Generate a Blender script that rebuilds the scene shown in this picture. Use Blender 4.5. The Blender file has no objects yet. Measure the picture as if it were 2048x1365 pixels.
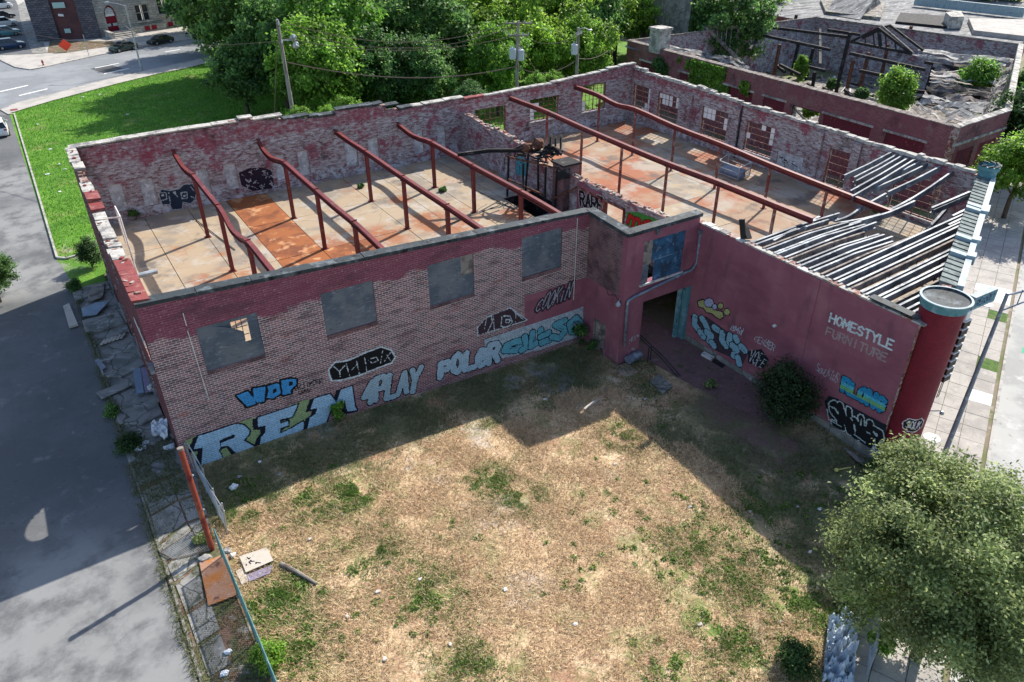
import bpy, bmesh, math, random
import numpy as np
from mathutils import Vector, Matrix, noise
random.seed(7); RNG = np.random.default_rng(7)
R_ = math.radians
sc = bpy.context.scene
col = sc.collection
# ---------------------------------------------------------------- camera
FPX, CY, CP, CR = 1489.33, 0.5691, 0.5576, -0.005
CAM = Vector((-1.4391, -31.7154, 24.479))
_f = Vector((math.sin(CY)*math.cos(CP), math.cos(CY)*math.cos(CP), -math.sin(CP)))
_r = Vector((math.cos(CY), -math.sin(CY), 0)); _u = _r.cross(_f)
CRT = _r*math.cos(CR)+_u*math.sin(CR); CUP = -_r*math.sin(CR)+_u*math.cos(CR)
cd = bpy.data.cameras.new('camera'); cam = bpy.data.objects.new('camera', cd); col.objects.link(cam)
cd.sensor_width = 36; cd.lens = FPX/2048*36; cd.clip_start = .5; cd.clip_end = 1200
m = Matrix((CRT, CUP, -_f)).transposed().to_4x4(); m.translation = CAM; cam.matrix_world = m
sc.camera = cam
# ---------------------------------------------------------------- light
SUN_AZ, SUN_EL = 68.0, 40.5          # azimuth from +Y towards +X
w = bpy.data.worlds.new('World'); sc.world = w; w.use_nodes = True
nt = w.node_tree; sky = nt.nodes.new('ShaderNodeTexSky'); sky.sky_type = 'NISHITA'; sky.sun_disc = False
sky.sun_elevation = R_(SUN_EL); sky.sun_rotation = R_(SUN_AZ)
bgn = nt.nodes['Background']; nt.links.new(sky.outputs[0], bgn.inputs[0]); bgn.inputs[1].default_value = .145
sl = bpy.data.lights.new('sun', 'SUN'); sl.energy = 4.8; sl.angle = R_(.53); sl.color = (1, .94, .85)
so = bpy.data.objects.new('sun', sl); col.objects.link(so)
sd = Vector((math.sin(R_(SUN_AZ))*math.cos(R_(SUN_EL)), math.cos(R_(SUN_AZ))*math.cos(R_(SUN_EL)), math.sin(R_(SUN_EL))))
so.rotation_euler = sd.to_track_quat('Z', 'Y').to_euler(); so.location = (60, 30, 80)
vs = sc.view_settings; vs.view_transform = 'Standard'; vs.look = 'None'; vs.exposure = .68; vs.gamma = 1; vs.use_curve_mapping = False
# ---------------------------------------------------------------- photo pixel -> place on a plane of the scene
def ray(u, v): return _f+CRT*((u-1024)/FPX)+CUP*((682.5-v)/FPX)
def GZ(u, v, z=0.):
    d = ray(u, v); return CAM+d*((z-CAM.z)/d.z)
def GY(u, v, y):
    d = ray(u, v); return CAM+d*((y-CAM.y)/d.y)
def GX(u, v, x):
    d = ray(u, v); return CAM+d*((x-CAM.x)/d.x)
def ss(a, b, x):
    t = min(1, max(0, (x-a)/(b-a))); return t*t*(3-2*t)
def gz(x, y):                        # height of the ground
    return -.7*ss(3, 22, x)*(1-ss(26, 46, y)) - .25*ss(-12, -17, y)*ss(15, 25, x)
def GG(u, v, dz=0.):                 # pixel -> point of the ground
    p = GZ(u, v, 0)
    for _ in range(4): p = GZ(u, v, gz(p.x, p.y)+dz)
    return p
# ---------------------------------------------------------------- materials
MATS = {}
def _n(t, typ, **kw):
    n = t.nodes.new(typ)
    for k, v in kw.items(): setattr(n, k, v)
    return n
def mat(name, c, layers=(), rough=.85, bump=None, metal=0., spec=.25, brick=None, coord='pos', emit=0, alpha=None):
    """c base colour; layers = dicts(c, s scale, lo, hi, d detail, a amount, st stretch, o offset, k kind, z=(z0,z1) fade, spots, island)"""
    M = bpy.data.materials.new(name); M.use_nodes = True; t = M.node_tree; L = t.links
    b = t.nodes['Principled BSDF']; b.inputs['Roughness'].default_value = rough; b.inputs['Metallic'].default_value = metal
    b.inputs['Specular IOR Level'].default_value = spec
    geo = _n(t, 'ShaderNodeNewGeometry'); uv = _n(t, 'ShaderNodeUVMap'); pos = geo.outputs['Position']
    base = uv.outputs[0] if coord == 'uv' else pos
    def mathn(op, a, bb):
        n = _n(t, 'ShaderNodeMath', operation=op)
        for i, x in enumerate((a, bb)):
            if isinstance(x, (int, float)): n.inputs[i].default_value = x
            elif x is not None: L.new(x, n.inputs[i])
        return n.outputs[0]
    def mapr(x, lo, hi, o0=0., o1=1.):
        n = _n(t, 'ShaderNodeMapRange', interpolation_type='SMOOTHSTEP')
        L.new(x, n.inputs[0]); n.inputs[1].default_value = lo; n.inputs[2].default_value = hi; n.inputs[3].default_value = o0; n.inputs[4].default_value = o1
        return n.outputs[0]
    cur = None; height = None
    if brick:
        br = _n(t, 'ShaderNodeTexBrick'); L.new(uv.outputs[0], br.inputs['Vector'])
        br.inputs['Color1'].default_value = (*brick['c1'], 1); br.inputs['Color2'].default_value = (*brick['c2'], 1); br.inputs['Mortar'].default_value = (*brick['m'], 1)
        br.inputs['Scale'].default_value = 1; br.inputs['Mortar Size'].default_value = brick.get('ms', .008); br.inputs['Mortar Smooth'].default_value = .2
        br.inputs['Brick Width'].default_value = brick.get('w', .23); br.inputs['Row Height'].default_value = brick.get('h', .077); br.inputs['Bias'].default_value = brick.get('bias', 0)
        cur = br.outputs['Color']; height = br.outputs['Fac']
    def setc(sock, x):
        if isinstance(x, tuple): sock.default_value = (*x, 1)
        else: L.new(x, sock)
    cur = cur or tuple(c)
    for i, ly in enumerate(layers):
        k = ly.get('k', 'noise'); src = base
        if ly.get('co') == 'pos': src = pos
        mp = _n(t, 'ShaderNodeMapping'); L.new(src, mp.inputs[0]); o = ly.get('o', i*13.7)
        mp.inputs['Location'].default_value = (o, o*.7, o*.3); mp.inputs['Scale'].default_value = ly.get('st', (1, 1, 1))
        lo, hi = ly.get('lo', .48), ly.get('hi', .62)
        if k == 'noise':
            n = _n(t, 'ShaderNodeTexNoise'); L.new(mp.outputs[0], n.inputs['Vector']); n.inputs['Scale'].default_value = ly.get('s', 1.); n.inputs['Detail'].default_value = ly.get('d', 5.); n.inputs['Roughness'].default_value = ly.get('r', .6)
            fac = mapr(n.outputs['Fac'], lo, hi)
        elif k == 'crack':
            dn = _n(t, 'ShaderNodeTexNoise'); L.new(mp.outputs[0], dn.inputs['Vector']); dn.inputs['Scale'].default_value = ly.get('s', 1.)*2
            ad = _n(t, 'ShaderNodeMixRGB', blend_type='ADD'); ad.inputs[0].default_value = .35/ly.get('s', 1.); L.new(mp.outputs[0], ad.inputs[1]); L.new(dn.outputs['Color'], ad.inputs[2])
            n = _n(t, 'ShaderNodeTexVoronoi', feature='DISTANCE_TO_EDGE'); L.new(ad.outputs[0], n.inputs['Vector']); n.inputs['Scale'].default_value = ly.get('s', 1.)
            fac = mapr(n.outputs['Distance'], lo, hi, 1., 0.)
        elif k == 'island':
            fac = mapr(geo.outputs['Random Per Island'], lo, hi)
        elif k == 'object':
            oi = _n(t, 'ShaderNodeObjectInfo'); fac = mapr(oi.outputs['Random'], lo, hi)
        elif k == 'wave':
            n = _n(t, 'ShaderNodeTexWave'); L.new(mp.outputs[0], n.inputs['Vector']); n.inputs['Scale'].default_value = ly.get('s', 1.); n.inputs['Distortion'].default_value = ly.get('di', 1.)
            fac = mapr(n.outputs['Fac'], lo, hi)
        else:
            fac = None
        if 'z' in ly:
            sx = _n(t, 'ShaderNodeSeparateXYZ'); L.new(pos, sx.inputs[0]); zz = sx.outputs[ly.get('ax', 2)]
            if 'zn' in ly:
                n2 = _n(t, 'ShaderNodeTexNoise'); L.new(base, n2.inputs['Vector']); n2.inputs['Scale'].default_value = .6
                zz = mathn('ADD', zz, mathn('MULTIPLY', mathn('SUBTRACT', n2.outputs['Fac'], .5), ly['zn']))
            zf = mapr(zz, ly['z'][0], ly['z'][1]); fac = zf if fac is None else mathn('MULTIPLY', fac, zf)
        if 'spots' in ly:
            acc = None
            for (px, py, pr) in ly['spots']:
                vm = _n(t, 'ShaderNodeVectorMath', operation='MULTIPLY_ADD'); L.new(pos, vm.inputs[0]); vm.inputs[1].default_value = (1, 1, 0); vm.inputs[2].default_value = (-px, -py, 0)
                ln = _n(t, 'ShaderNodeVectorMath', operation='LENGTH'); L.new(vm.outputs[0], ln.inputs[0])
                f2 = mapr(ln.outputs['Value'], pr*.35, pr, 1., 0.); acc = f2 if acc is None else mathn('MAXIMUM', acc, f2)
            fac = acc if fac is None else mathn('MULTIPLY', fac, acc)
        if ly.get('a', 1.) != 1.: fac = mathn('MULTIPLY', fac, ly['a'])
        mx = _n(t, 'ShaderNodeMixRGB', blend_type=ly.get('bl', 'MIX')); L.new(fac, mx.inputs[0]); setc(mx.inputs[1], cur); setc(mx.inputs[2], tuple(ly['c'])); cur = mx.outputs[0]
    setc(b.inputs['Base Color'], cur)
    if bump:
        n = _n(t, 'ShaderNodeTexNoise'); L.new(base, n.inputs['Vector']); n.inputs['Scale'].default_value = bump[0]; n.inputs['Detail'].default_value = 6
        h = n.outputs['Fac']
        if height is not None: h = mathn('SUBTRACT', h, mathn('MULTIPLY', height, .8))
        bp = _n(t, 'ShaderNodeBump'); bp.inputs['Strength'].default_value = bump[1]; bp.inputs['Distance'].default_value = bump[2] if len(bump) > 2 else .03
        L.new(h, bp.inputs['Height']); L.new(bp.outputs[0], b.inputs['Normal'])
    if emit: b.inputs['Emission Strength'].default_value = emit
    MATS[name] = M; return M
def leafmat(name, dark, mid, light, tr=.35):
    M = bpy.data.materials.new(name); M.use_nodes = True; t = M.node_tree; t.nodes.remove(t.nodes['Principled BSDF']); L = t.links
    g = _n(t, 'ShaderNodeNewGeometry'); oi = _n(t, 'ShaderNodeObjectInfo')
    r = _n(t, 'ShaderNodeValToRGB'); L.new(g.outputs['Random Per Island'], r.inputs[0]); e = r.color_ramp.elements
    e[0].color = (*dark, 1); e[1].color = (*light, 1); e[1].position = 1; q = e.new(.55); q.color = (*mid, 1)
    hs = _n(t, 'ShaderNodeHueSaturation'); L.new(r.outputs[0], hs.inputs['Color'])
    mr = _n(t, 'ShaderNodeMapRange'); L.new(oi.outputs['Random'], mr.inputs[0]); mr.inputs[3].default_value = .75; mr.inputs[4].default_value = 1.25
    if name.startswith('leaf'):
        at = _n(t, 'ShaderNodeAttribute', attribute_name='tint'); ml = _n(t, 'ShaderNodeMath', operation='MULTIPLY'); L.new(at.outputs['Fac'], ml.inputs[0]); L.new(mr.outputs[0], ml.inputs[1]); L.new(ml.outputs[0], hs.inputs['Value'])
    else: L.new(mr.outputs[0], hs.inputs['Value'])
    mr2 = _n(t, 'ShaderNodeMapRange'); L.new(oi.outputs['Random'], mr2.inputs[0]); mr2.inputs[3].default_value = .515; mr2.inputs[4].default_value = .485; L.new(mr2.outputs[0], hs.inputs['Hue'])
    d = _n(t, 'ShaderNodeBsdfPrincipled'); d.inputs['Roughness'].default_value = .55; d.inputs['Specular IOR Level'].default_value = .3; L.new(hs.outputs[0], d.inputs['Base Color'])
    tl = _n(t, 'ShaderNodeBsdfTranslucent'); hs2 = _n(t, 'ShaderNodeHueSaturation'); hs2.inputs['Value'].default_value = 1.5; L.new(hs.outputs[0], hs2.inputs['Color']); L.new(hs2.outputs[0], tl.inputs[0])
    mx = _n(t, 'ShaderNodeMixShader'); mx.inputs[0].default_value = tr; L.new(d.outputs[0], mx.inputs[1]); L.new(tl.outputs[0], mx.inputs[2])
    L.new(mx.outputs[0], t.nodes['Material Output'].inputs[0]); MATS[name] = M; return M
W3 = (.62, .60, .57); BR1 = (.20, .068, .055); BR2 = (.13, .045, .042)
mat('brick_front', BR1, [
    dict(c=(.30, .24, .22), s=.5, lo=.5, hi=.66, a=.3), dict(c=(.36, .10, .07), s=1.3, lo=.6, hi=.7, a=.45, st=(1, 2.5, 1)),
    dict(c=(.06, .03, .04), s=1.1, lo=.48, hi=.66, a=.55, st=(.7, 3, 1)), dict(c=(.55, .52, .53), s=2.2, lo=.56, hi=.66, d=10, r=.8, a=.5, st=(.6, 2.5, 1)),
    dict(c=(.21, .04, .075), s=6, lo=.2, hi=.45, z=(7.1, 7.3), zn=1.6, a=.82), dict(c=(.10, .045, .055), s=.8, lo=.5, hi=.66, z=(6.6, 8.2), a=.7, st=(.6, 1.5, 1)),
    dict(c=(.35, .22, .22), s=5, lo=.6, hi=.7, z=(6.3, 8), a=.35), dict(c=(.22, .07, .085), s=5, lo=.3, hi=.5, z=(2.6, .9), zn=1.2, a=.5),
    dict(c=(.30, .28, .26), s=3, lo=.5, hi=.7, z=(-.2, -.9), a=.7)],
    brick=dict(c1=(.33, .145, .14), c2=(.12, .06, .065), m=(.58, .53, .51), ms=.016, w=.32, h=.115), bump=(9, .5, .02), coord='uv')
mat('brick_dark', BR2, [dict(c=(.035, .022, .024), s=.8, lo=.4, hi=.66, a=.7), dict(c=(.2, .09, .07), s=2.5, lo=.56, hi=.7, a=.4)],
    brick=dict(c1=(.22, .10, .10), c2=(.12, .06, .065), m=(.34, .27, .27), ms=.01, w=.25, h=.09), bump=(9, .5, .02), coord='uv')
mat('brick_inner', BR1, [
    dict(c=(.50, .50, .52), s=2.6, lo=.5, hi=.56, d=10, r=.8, st=(.7, 2.2, 1), a=.75), dict(c=(.10, .05, .05), s=3.4, lo=.54, hi=.6, d=10, r=.8, a=.75, st=(.6, 2.4, 1)),
    dict(c=(.24, .04, .07), s=.45, lo=.52, hi=.58, d=10, r=.78, a=.75), dict(c=(.22, .035, .055), s=3, lo=.3, hi=.6, z=(7.8, 8.1), zn=.6, a=.75),
    dict(c=(.60, .66, .70), s=1.6, lo=.5, hi=.57, d=10, r=.75, z=(5.4, 4.4), a=.6), dict(c=(.03, .025, .025), s=.5, lo=.58, hi=.7, d=8, a=.7), dict(c=(.05, .045, .045), s=1.2, lo=.5, hi=.66, z=(8.4, 9.3), a=.8)],
    brick=dict(c1=(.40, .36, .35), c2=(.14, .05, .05), m=(.30, .26, .27), ms=.015, w=.32, h=.115), bump=(8, .6, .03), coord='uv')
mat('brick_left', BR1, [dict(c=(.12, .02, .03), s=2, lo=.2, hi=.5, a=.8), dict(c=(.05, .03, .03), s=.6, lo=.5, hi=.7, a=.7), dict(c=(.35, .36, .4), s=1.5, lo=.6, hi=.68, a=.4)], brick=dict(c1=BR1, c2=BR2, m=(.3, .25, .23)), bump=(9, .5, .02), coord='uv')
mat('brick_core', (.3, .14, .10), [dict(c=(.42, .36, .33), s=3, lo=.45, hi=.55, d=8), dict(c=(.12, .06, .05), s=5, lo=.5, hi=.6)], bump=(14, 1, .05))
mat('stucco', (.265, .09, .12), [dict(c=(.32, .125, .15), s=.7, lo=.4, hi=.7), dict(c=(.18, .055, .08), s=.45, lo=.5, hi=.7, st=(.4, 1, 1), a=.7),
    dict(c=(.10, .05, .065), s=1.2, lo=.52, hi=.72, st=(1, .25, 1), a=.5), dict(c=(.36, .29, .30), s=1.7, lo=.66, hi=.75, d=9, r=.75, a=.6), dict(c=(.30, .22, .20), s=1.5, lo=.52, hi=.62, z=(.3, -.5), zn=.5, a=.7)], bump=(5, .25, .02), coord='uv')
mat('turret_brick', (.22, .015, .03), [dict(c=(.14, .01, .022), s=.8, lo=.4, hi=.7), dict(c=(.25, .15, .15), s=3, lo=.66, hi=.76, d=8, z=(1.2, -.6), a=.8)],
    brick=dict(c1=(.23, .016, .03), c2=(.17, .013, .026), m=(.11, .01, .02)), bump=(9, .6, .03), coord='uv', rough=.6)
mat('slab', (.36, .28, .19), [dict(c=(.22, .195, .165), s=.35, lo=.46, hi=.6, d=7, a=.8), dict(c=(.40, .36, .305), s=.8, lo=.5, hi=.66, a=.8), dict(c=(.33, .13, .05), s=.2, lo=.55, hi=.66, d=10, r=.72, a=.85),
    dict(c=(.30, .105, .04), s=.55, lo=.42, hi=.54, d=10, r=.72, a=.85, spots=[(GZ(u, v, 3.73).x, GZ(u, v, 3.73).y, r) for u, v, r in ((720, 480, 3.), (770, 470, 2.6), (860, 440, 2.4), (950, 445, 2.), (1030, 430, 2.), (640, 490, 2.2), (430, 560, 2), (540, 480, 1.2), (800, 400, 1.2))]), dict(c=(.13, .115, .10), s=.45, lo=.56, hi=.68, d=8, o=77, a=.7), dict(c=(.10, .08, .07), s=2.8, lo=.66, hi=.74, d=8, a=.8), dict(c=(.16, .14, .12), k='crack', s=.32, lo=.0, hi=.008, a=.6), dict(c=(.25, .2, .16), s=9, lo=.62, hi=.75, a=.5)], bump=(9, .12))
mat('slab_rust', (.29, .10, .035), [dict(c=(.15, .05, .025), s=.7, lo=.45, hi=.62, d=8, a=.8), dict(c=(.52, .28, .14), s=1.1, lo=.54, hi=.66, d=8, a=.8), dict(c=(.5, .45, .4), s=.5, lo=.66, hi=.72, a=.6)], bump=(9, .15))
mat('slab_right', (.32, .22, .145), [dict(c=(.32, .105, .05), s=.17, lo=.45, hi=.58, d=9, r=.68, a=.85), dict(c=(.36, .315, .26), s=.28, lo=.5, hi=.62, d=8, o=9, a=.8), dict(c=(.26, .09, .05), s=.6, lo=.58, hi=.68, d=8, a=.6),
    dict(c=(.11, .095, .085), s=.4, lo=.54, hi=.66, d=8, a=.75, o=33), dict(c=(.2, .15, .12), k='crack', s=.4, lo=0, hi=.008, a=.5)], bump=(9, .12))
mat('red_steel', (.155, .02, .02), [dict(c=(.085, .014, .015), s=1.2, lo=.45, hi=.65, a=.7), dict(c=(.22, .10, .06), s=2.4, lo=.56, hi=.66, d=9, r=.75, a=.75), dict(c=(.05, .015, .015), s=6, lo=.62, hi=.7, a=.5)], rough=.55, bump=(12, .15), spec=.4)
mat('worn_steel', (.16, .06, .05), [dict(c=(.34, .26, .23), s=2.5, lo=.5, hi=.6, d=8, a=.7), dict(c=(.17, .02, .02), s=1.2, lo=.48, hi=.6, a=.8), dict(c=(.03, .02, .02), s=5, lo=.6, hi=.68)], rough=.7, bump=(14, .2))
mat('joist_steel', (.22, .24, .26), [dict(c=(.07, .08, .10), s=.6, lo=.42, hi=.6, d=6, a=.9), dict(c=(.42, .48, .52), s=1.5, lo=.55, hi=.68, d=8, a=.7), dict(c=(.15, .08, .06), s=3, lo=.62, hi=.72, d=8, a=.6)], rough=.6, metal=.25, bump=(12, .2))
mat('board', (.15, .16, .175), [dict(c=(.085, .105, .13), s=.7, lo=.42, hi=.6, d=8, a=.9), dict(c=(.26, .30, .33), s=2.4, lo=.54, hi=.66, d=9, r=.72, st=(1, 2.5, 1), a=.7), dict(c=(.05, .05, .055), s=7, lo=.6, hi=.7, d=6, st=(.5, 2, 1))], bump=(20, .2), coord='uv')
mat('board_blue', (.035, .11, .20), [dict(c=(.03, .05, .08), s=1.3, lo=.42, hi=.6, d=8, a=.9), dict(c=(.12, .22, .32), s=3, lo=.55, hi=.68, d=9)], coord='uv', rough=.6)
mat('dark', (.012, .012, .014)); mat('black_metal', (.018, .018, .02), rough=.5); mat('rust', (.15, .06, .035), [dict(c=(.05, .03, .025), s=4, lo=.45, hi=.6), dict(c=(.3, .15, .08), s=7, lo=.58, hi=.7)], bump=(20, .4))
mat('coping_dark', (.035, .045, .05), [dict(c=(.12, .14, .15), s=1.5, lo=.5, hi=.66, d=8), dict(c=(.01, .01, .012), s=3, lo=.55, hi=.65)], rough=.7, bump=(10, .3))
mat('coping_stone', (.42, .40, .36), [dict(c=(.20, .19, .18), s=1.4, lo=.45, hi=.6, d=8), dict(c=(.58, .55, .49), s=2, lo=.55, hi=.68), dict(c=(.07, .07, .06), s=5, lo=.62, hi=.7)], bump=(8, .6, .05))
mat('coping_tile', (.22, .05, .045), [dict(c=(.30, .12, .1), s=2, lo=.5, hi=.66), dict(c=(.1, .03, .03), s=3, lo=.55, hi=.7)], rough=.6, bump=(8, .3))
mat('lime', (.52, .54, .55), [dict(c=(.33, .34, .35), s=1.6, lo=.42, hi=.6, d=9, r=.72), dict(c=(.72, .74, .76), s=4, lo=.55, hi=.66, d=8), dict(c=(.2, .12, .12), s=3, lo=.64, hi=.72, d=8)], bump=(14, .4))
mat('glass_reflect', (.78, .80, .78), [dict(c=(.5, .55, .5), s=1, lo=.5, hi=.7)], rough=.25, spec=.5); mat('glass_dark', (.02, .025, .03), rough=.12, spec=.6)  # white of the panes is a bright reflection put into the base colour
mat('sill', (.62, .60, .56), [dict(c=(.3, .28, .26), s=4, lo=.52, hi=.66, d=8)], bump=(14, .3))
mat('teal', (.09, .23, .26), [dict(c=(.22, .34, .37), s=2.2, lo=.5, hi=.66, d=8), dict(c=(.04, .09, .1), s=3, lo=.58, hi=.7)], rough=.6, bump=(10, .2))
mat('cornice_blue', (.27, .35, .38), [dict(c=(.18, .24, .26), s=2, lo=.5, hi=.66, d=8), dict(c=(.42, .48, .5), s=4, lo=.56, hi=.68)], rough=.6, bump=(10, .2))
mat('cornice_tile', (.17, .20, .19), [dict(c=(.09, .11, .11), s=1.2, lo=.45, hi=.62, d=8), dict(c=(.32, .36, .34), s=3, lo=.58, hi=.7)], bump=(10, .4))
mat('pipe_grey', (.17, .19, .24), [dict(c=(.30, .34, .38), s=3, lo=.5, hi=.65, d=6), dict(c=(.08, .05, .05), s=5, lo=.6, hi=.7)], rough=.5, metal=.2)
mat('wood_old', (.26, .22, .19), [dict(c=(.12, .10, .09), s=1.5, lo=.45, hi=.6, d=8), dict(c=(.42, .38, .34), s=4, lo=.56, hi=.7, d=8)], bump=(14, .5))
mat('charred', (.022, .02, .02), [dict(c=(.10, .09, .085), s=2, lo=.55, hi=.68, d=8)], bump=(12, .6))
mat('wood_pole', (.30, .27, .24), [dict(c=(.16, .14, .12), s=2, lo=.45, hi=.6, d=8, st=(3, 3, .4)), dict(c=(.42, .39, .36), s=3, lo=.56, hi=.7, st=(3, 3, .5))], bump=(12, .4))
mat('galv', (.42, .45, .47), [dict(c=(.3, .33, .35), s=2, lo=.45, hi=.6)], rough=.4, metal=.4); mat('transformer', (.45, .50, .52), [dict(c=(.3, .33, .35), s=3, lo=.55, hi=.7)], rough=.45)
mat('wire', (.16, .11, .09), rough=.6)
mat('concrete', (.40, .375, .34), [dict(c=(.29, .27, .25), s=.7, lo=.45, hi=.62, d=8, a=.8), dict(c=(.47, .445, .41), s=1.5, lo=.54, hi=.68, a=.7), dict(c=(.16, .15, .13), k='crack', s=.7, lo=0, hi=.01, a=.6), dict(c=(.2, .18, .15), s=6, lo=.62, hi=.72)], bump=(12, .15))
mat('concrete_old', (.27, .26, .24), [dict(c=(.16, .16, .145), s=.8, lo=.44, hi=.6, d=8), dict(c=(.38, .37, .345), s=1.6, lo=.55, hi=.68, d=8), dict(c=(.05, .055, .04), k='crack', s=.6, lo=0, hi=.03, a=.85), dict(c=(.10, .12, .05), s=2.5, lo=.62, hi=.7, d=7)], bump=(10, .3))
mat('concrete_white', (.72, .71, .69), [dict(c=(.6, .59, .57), s=1, lo=.5, hi=.66)])
mat('kerb_stone', (.42, .40, .37), [dict(c=(.25, .24, .22), s=2, lo=.45, hi=.62, d=8)], bump=(10, .3))
mat('manhole', (.5, .5, .5), [dict(c=(.3, .3, .3), s=6, lo=.5, hi=.6)])
# ---------------------------------------------------------------- mesh helpers
V = Vector
class MB:
    def __init__(s): s.v = []; s.f = []; s.m = []
    def face(s, pts, mi=0):
        k = len(s.v); s.v += [V(p) for p in pts]; s.f.append(list(range(k, k+len(pts)))); s.m.append(mi)
    def hexa(s, b, t, mi=0, top=None, sides=None):
        k = len(s.v); s.v += [V(p) for p in b]+[V(p) for p in t]; n = len(b)
        s.f.append([k+i for i in range(n-1, -1, -1)]); s.m.append(mi)
        s.f.append([k+n+i for i in range(n)]); s.m.append(mi if top is None else top)
        for i in range(n):
            j = (i+1) % n; s.f.append([k+i, k+j, k+n+j, k+n+i]); s.m.append(mi if sides is None else sides)
    def box(s, x0, x1, y0, y1, z0, z1, mi=0, top=None):
        q = [(x0, y0), (x1, y0), (x1, y1), (x0, y1)]
        s.hexa([(a, b, z0) for a, b in q], [(a, b, z1) for a, b in q], mi, top)
    def prism(s, pts, d, mi=0):
        d = V(d); s.hexa(pts, [V(p)+d for p in pts], mi)
    def bar(s, p0, p1, w, h=None, up=(0, 0, 1), mi=0):
        p0, p1 = V(p0), V(p1); h = w if h is None else h; d = (p1-p0).normalized(); u = V(up)
        if abs(d.dot(u)) > .98: u = V((1, 0, 0))
        a = d.cross(u).normalized(); u = a.cross(d); a *= w/2; u = u*h/2
        s.hexa([p0-a-u, p0+a-u, p0+a+u, p0-a+u], [p1-a-u, p1+a-u, p1+a+u, p1-a+u], mi)
    def tube(s, path, r, n=8, mi=0, caps=True):
        P = [V(p) for p in path]; rr = r if isinstance(r, (list, tuple)) else [r]*len(P); k0 = len(s.v); ref = None
        for i, p in enumerate(P):
            d = (P[min(i+1, len(P)-1)]-P[max(i-1, 0)]).normalized()
            if ref is None: ref = d.orthogonal().normalized()
            ref = (ref-d*ref.dot(d)).normalized(); b = d.cross(ref)
            for k in range(n):
                a = 2*math.pi*k/n; s.v.append(p+(ref*math.cos(a)+b*math.sin(a))*rr[i])
        for i in range(len(P)-1):
            for k in range(n):
                j = (k+1) % n; s.f.append([k0+i*n+k, k0+i*n+j, k0+(i+1)*n+j, k0+(i+1)*n+k]); s.m.append(mi)
        if caps:
            s.f.append([k0+k for k in range(n-1, -1, -1)]); s.m.append(mi); e = k0+(len(P)-1)*n; s.f.append([e+k for k in range(n)]); s.m.append(mi)
    def cyl(s, p, r, h, n=12, mi=0, r2=None): s.tube([p, V(p)+V((0, 0, h))], [r, r if r2 is None else r2], n, mi)
    def lathe(s, c, prof, n=16, mi=0):
        c = V(c); k0 = len(s.v)
        for (r, z) in prof:
            for k in range(n):
                a = 2*math.pi*k/n; s.v.append(c+V((r*math.cos(a), r*math.sin(a), z)))
        for i in range(len(prof)-1):
            for k in range(n):
                j = (k+1) % n; s.f.append([k0+i*n+k, k0+i*n+j, k0+(i+1)*n+j, k0+(i+1)*n+k]); s.m.append(mi)
        s.f.append([k0+(len(prof)-1)*n+k for k in range(n)]); s.m.append(mi)
    def blob(s, c, r, n=8, jit=.25, mi=0, seed=0):
        rnd = random.Random(seed); bm = bmesh.new(); bmesh.ops.create_icosphere(bm, subdivisions=2, radius=1)
        k = len(s.v); c = V(c)
        for q in bm.verts:
            d = 1+jit*(noise.noise(q.co*1.7+V((seed*3.1, 0, 0)))*1.6)+rnd.uniform(-jit, jit)*.3; s.v.append(c+V((q.co.x*r[0]*d, q.co.y*r[1]*d, q.co.z*r[2]*d)))
        for f in bm.faces: s.f.append([k+q.index for q in f.verts]); s.m.append(mi)
        bm.free()
    def build(s, name, mats, parent=None, smooth=False, at=None, bevel=0):
        vs = np.array([tuple(p) for p in s.v], float)
        if parent is not None: L = np.array(getattr(parent, '_loc', None) or tuple(WLOC.get(parent.name, (0, 0, 0))))
        elif at is not None: L = np.array(at, float)
        else: L = np.array([(vs[:, 0].min()+vs[:, 0].max())/2, (vs[:, 1].min()+vs[:, 1].max())/2, vs[:, 2].min()])
        me = bpy.data.meshes.new(name); me.from_pydata([tuple(p) for p in vs-L], [], s.f)
        mats = [mats] if isinstance(mats, str) else mats
        for q in mats: me.materials.append(MATS[q])
        me.polygons.foreach_set('material_index', s.m)
        ul = me.uv_layers.new(name='UVMap'); uvs = np.zeros((len(me.loops), 2)); li = 0
        for f in s.f:
            a = vs[f[0]]; nx = ny = nz = 0.
            for i in range(len(f)):
                p, q = vs[f[i]], vs[f[(i+1) % len(f)]]; nx += (p[1]-q[1])*(p[2]+q[2]); ny += (p[2]-q[2])*(p[0]+q[0]); nz += (p[0]-q[0])*(p[1]+q[1])
            h = math.hypot(nx, ny)
            if abs(nz) > h*1.2 or h < 1e-9:
                for i in f: uvs[li] = vs[i][0], vs[i][1]; li += 1
            else:
                tx, ty = -ny/h, nx/h
                if abs(tx)+1e-6 >= abs(ty): 
                    if tx < 0: tx, ty = -tx, -ty
                elif ty < 0: tx, ty = -tx, -ty
                for i in f: uvs[li] = vs[i][0]*tx+vs[i][1]*ty, vs[i][2]; li += 1
        ul.data.foreach_set('uv', uvs.ravel())
        if smooth: me.polygons.foreach_set('use_smooth', [True]*len(me.polygons))
        me.update()
        o = bpy.data.objects.new(name, me); col.objects.link(o)
        if parent is not None: o.parent = parent; WLOC[o.name] = tuple(L)
        else: o.location = L; WLOC[o.name] = tuple(L)
        if parent is not None: pass
        if bevel:
            b = o.modifiers.new('bevel', 'BEVEL'); b.width = bevel; b.segments = 2; b.limit_method = 'ANGLE'
        return o
WLOC = {}
def tag(o, label=None, cat=None, group=None, kind=None):
    if label: o['label'] = label
    if cat: o['category'] = cat
    if group: o['group'] = group
    if kind: o['kind'] = kind
    return o
def thing(name, label, cat, loc, group=None):
    o = bpy.data.objects.new(name, None); col.objects.link(o); o.location = loc; o.empty_display_size = .3; WLOC[o.name] = tuple(loc)
    return tag(o, label, cat, group)
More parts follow.
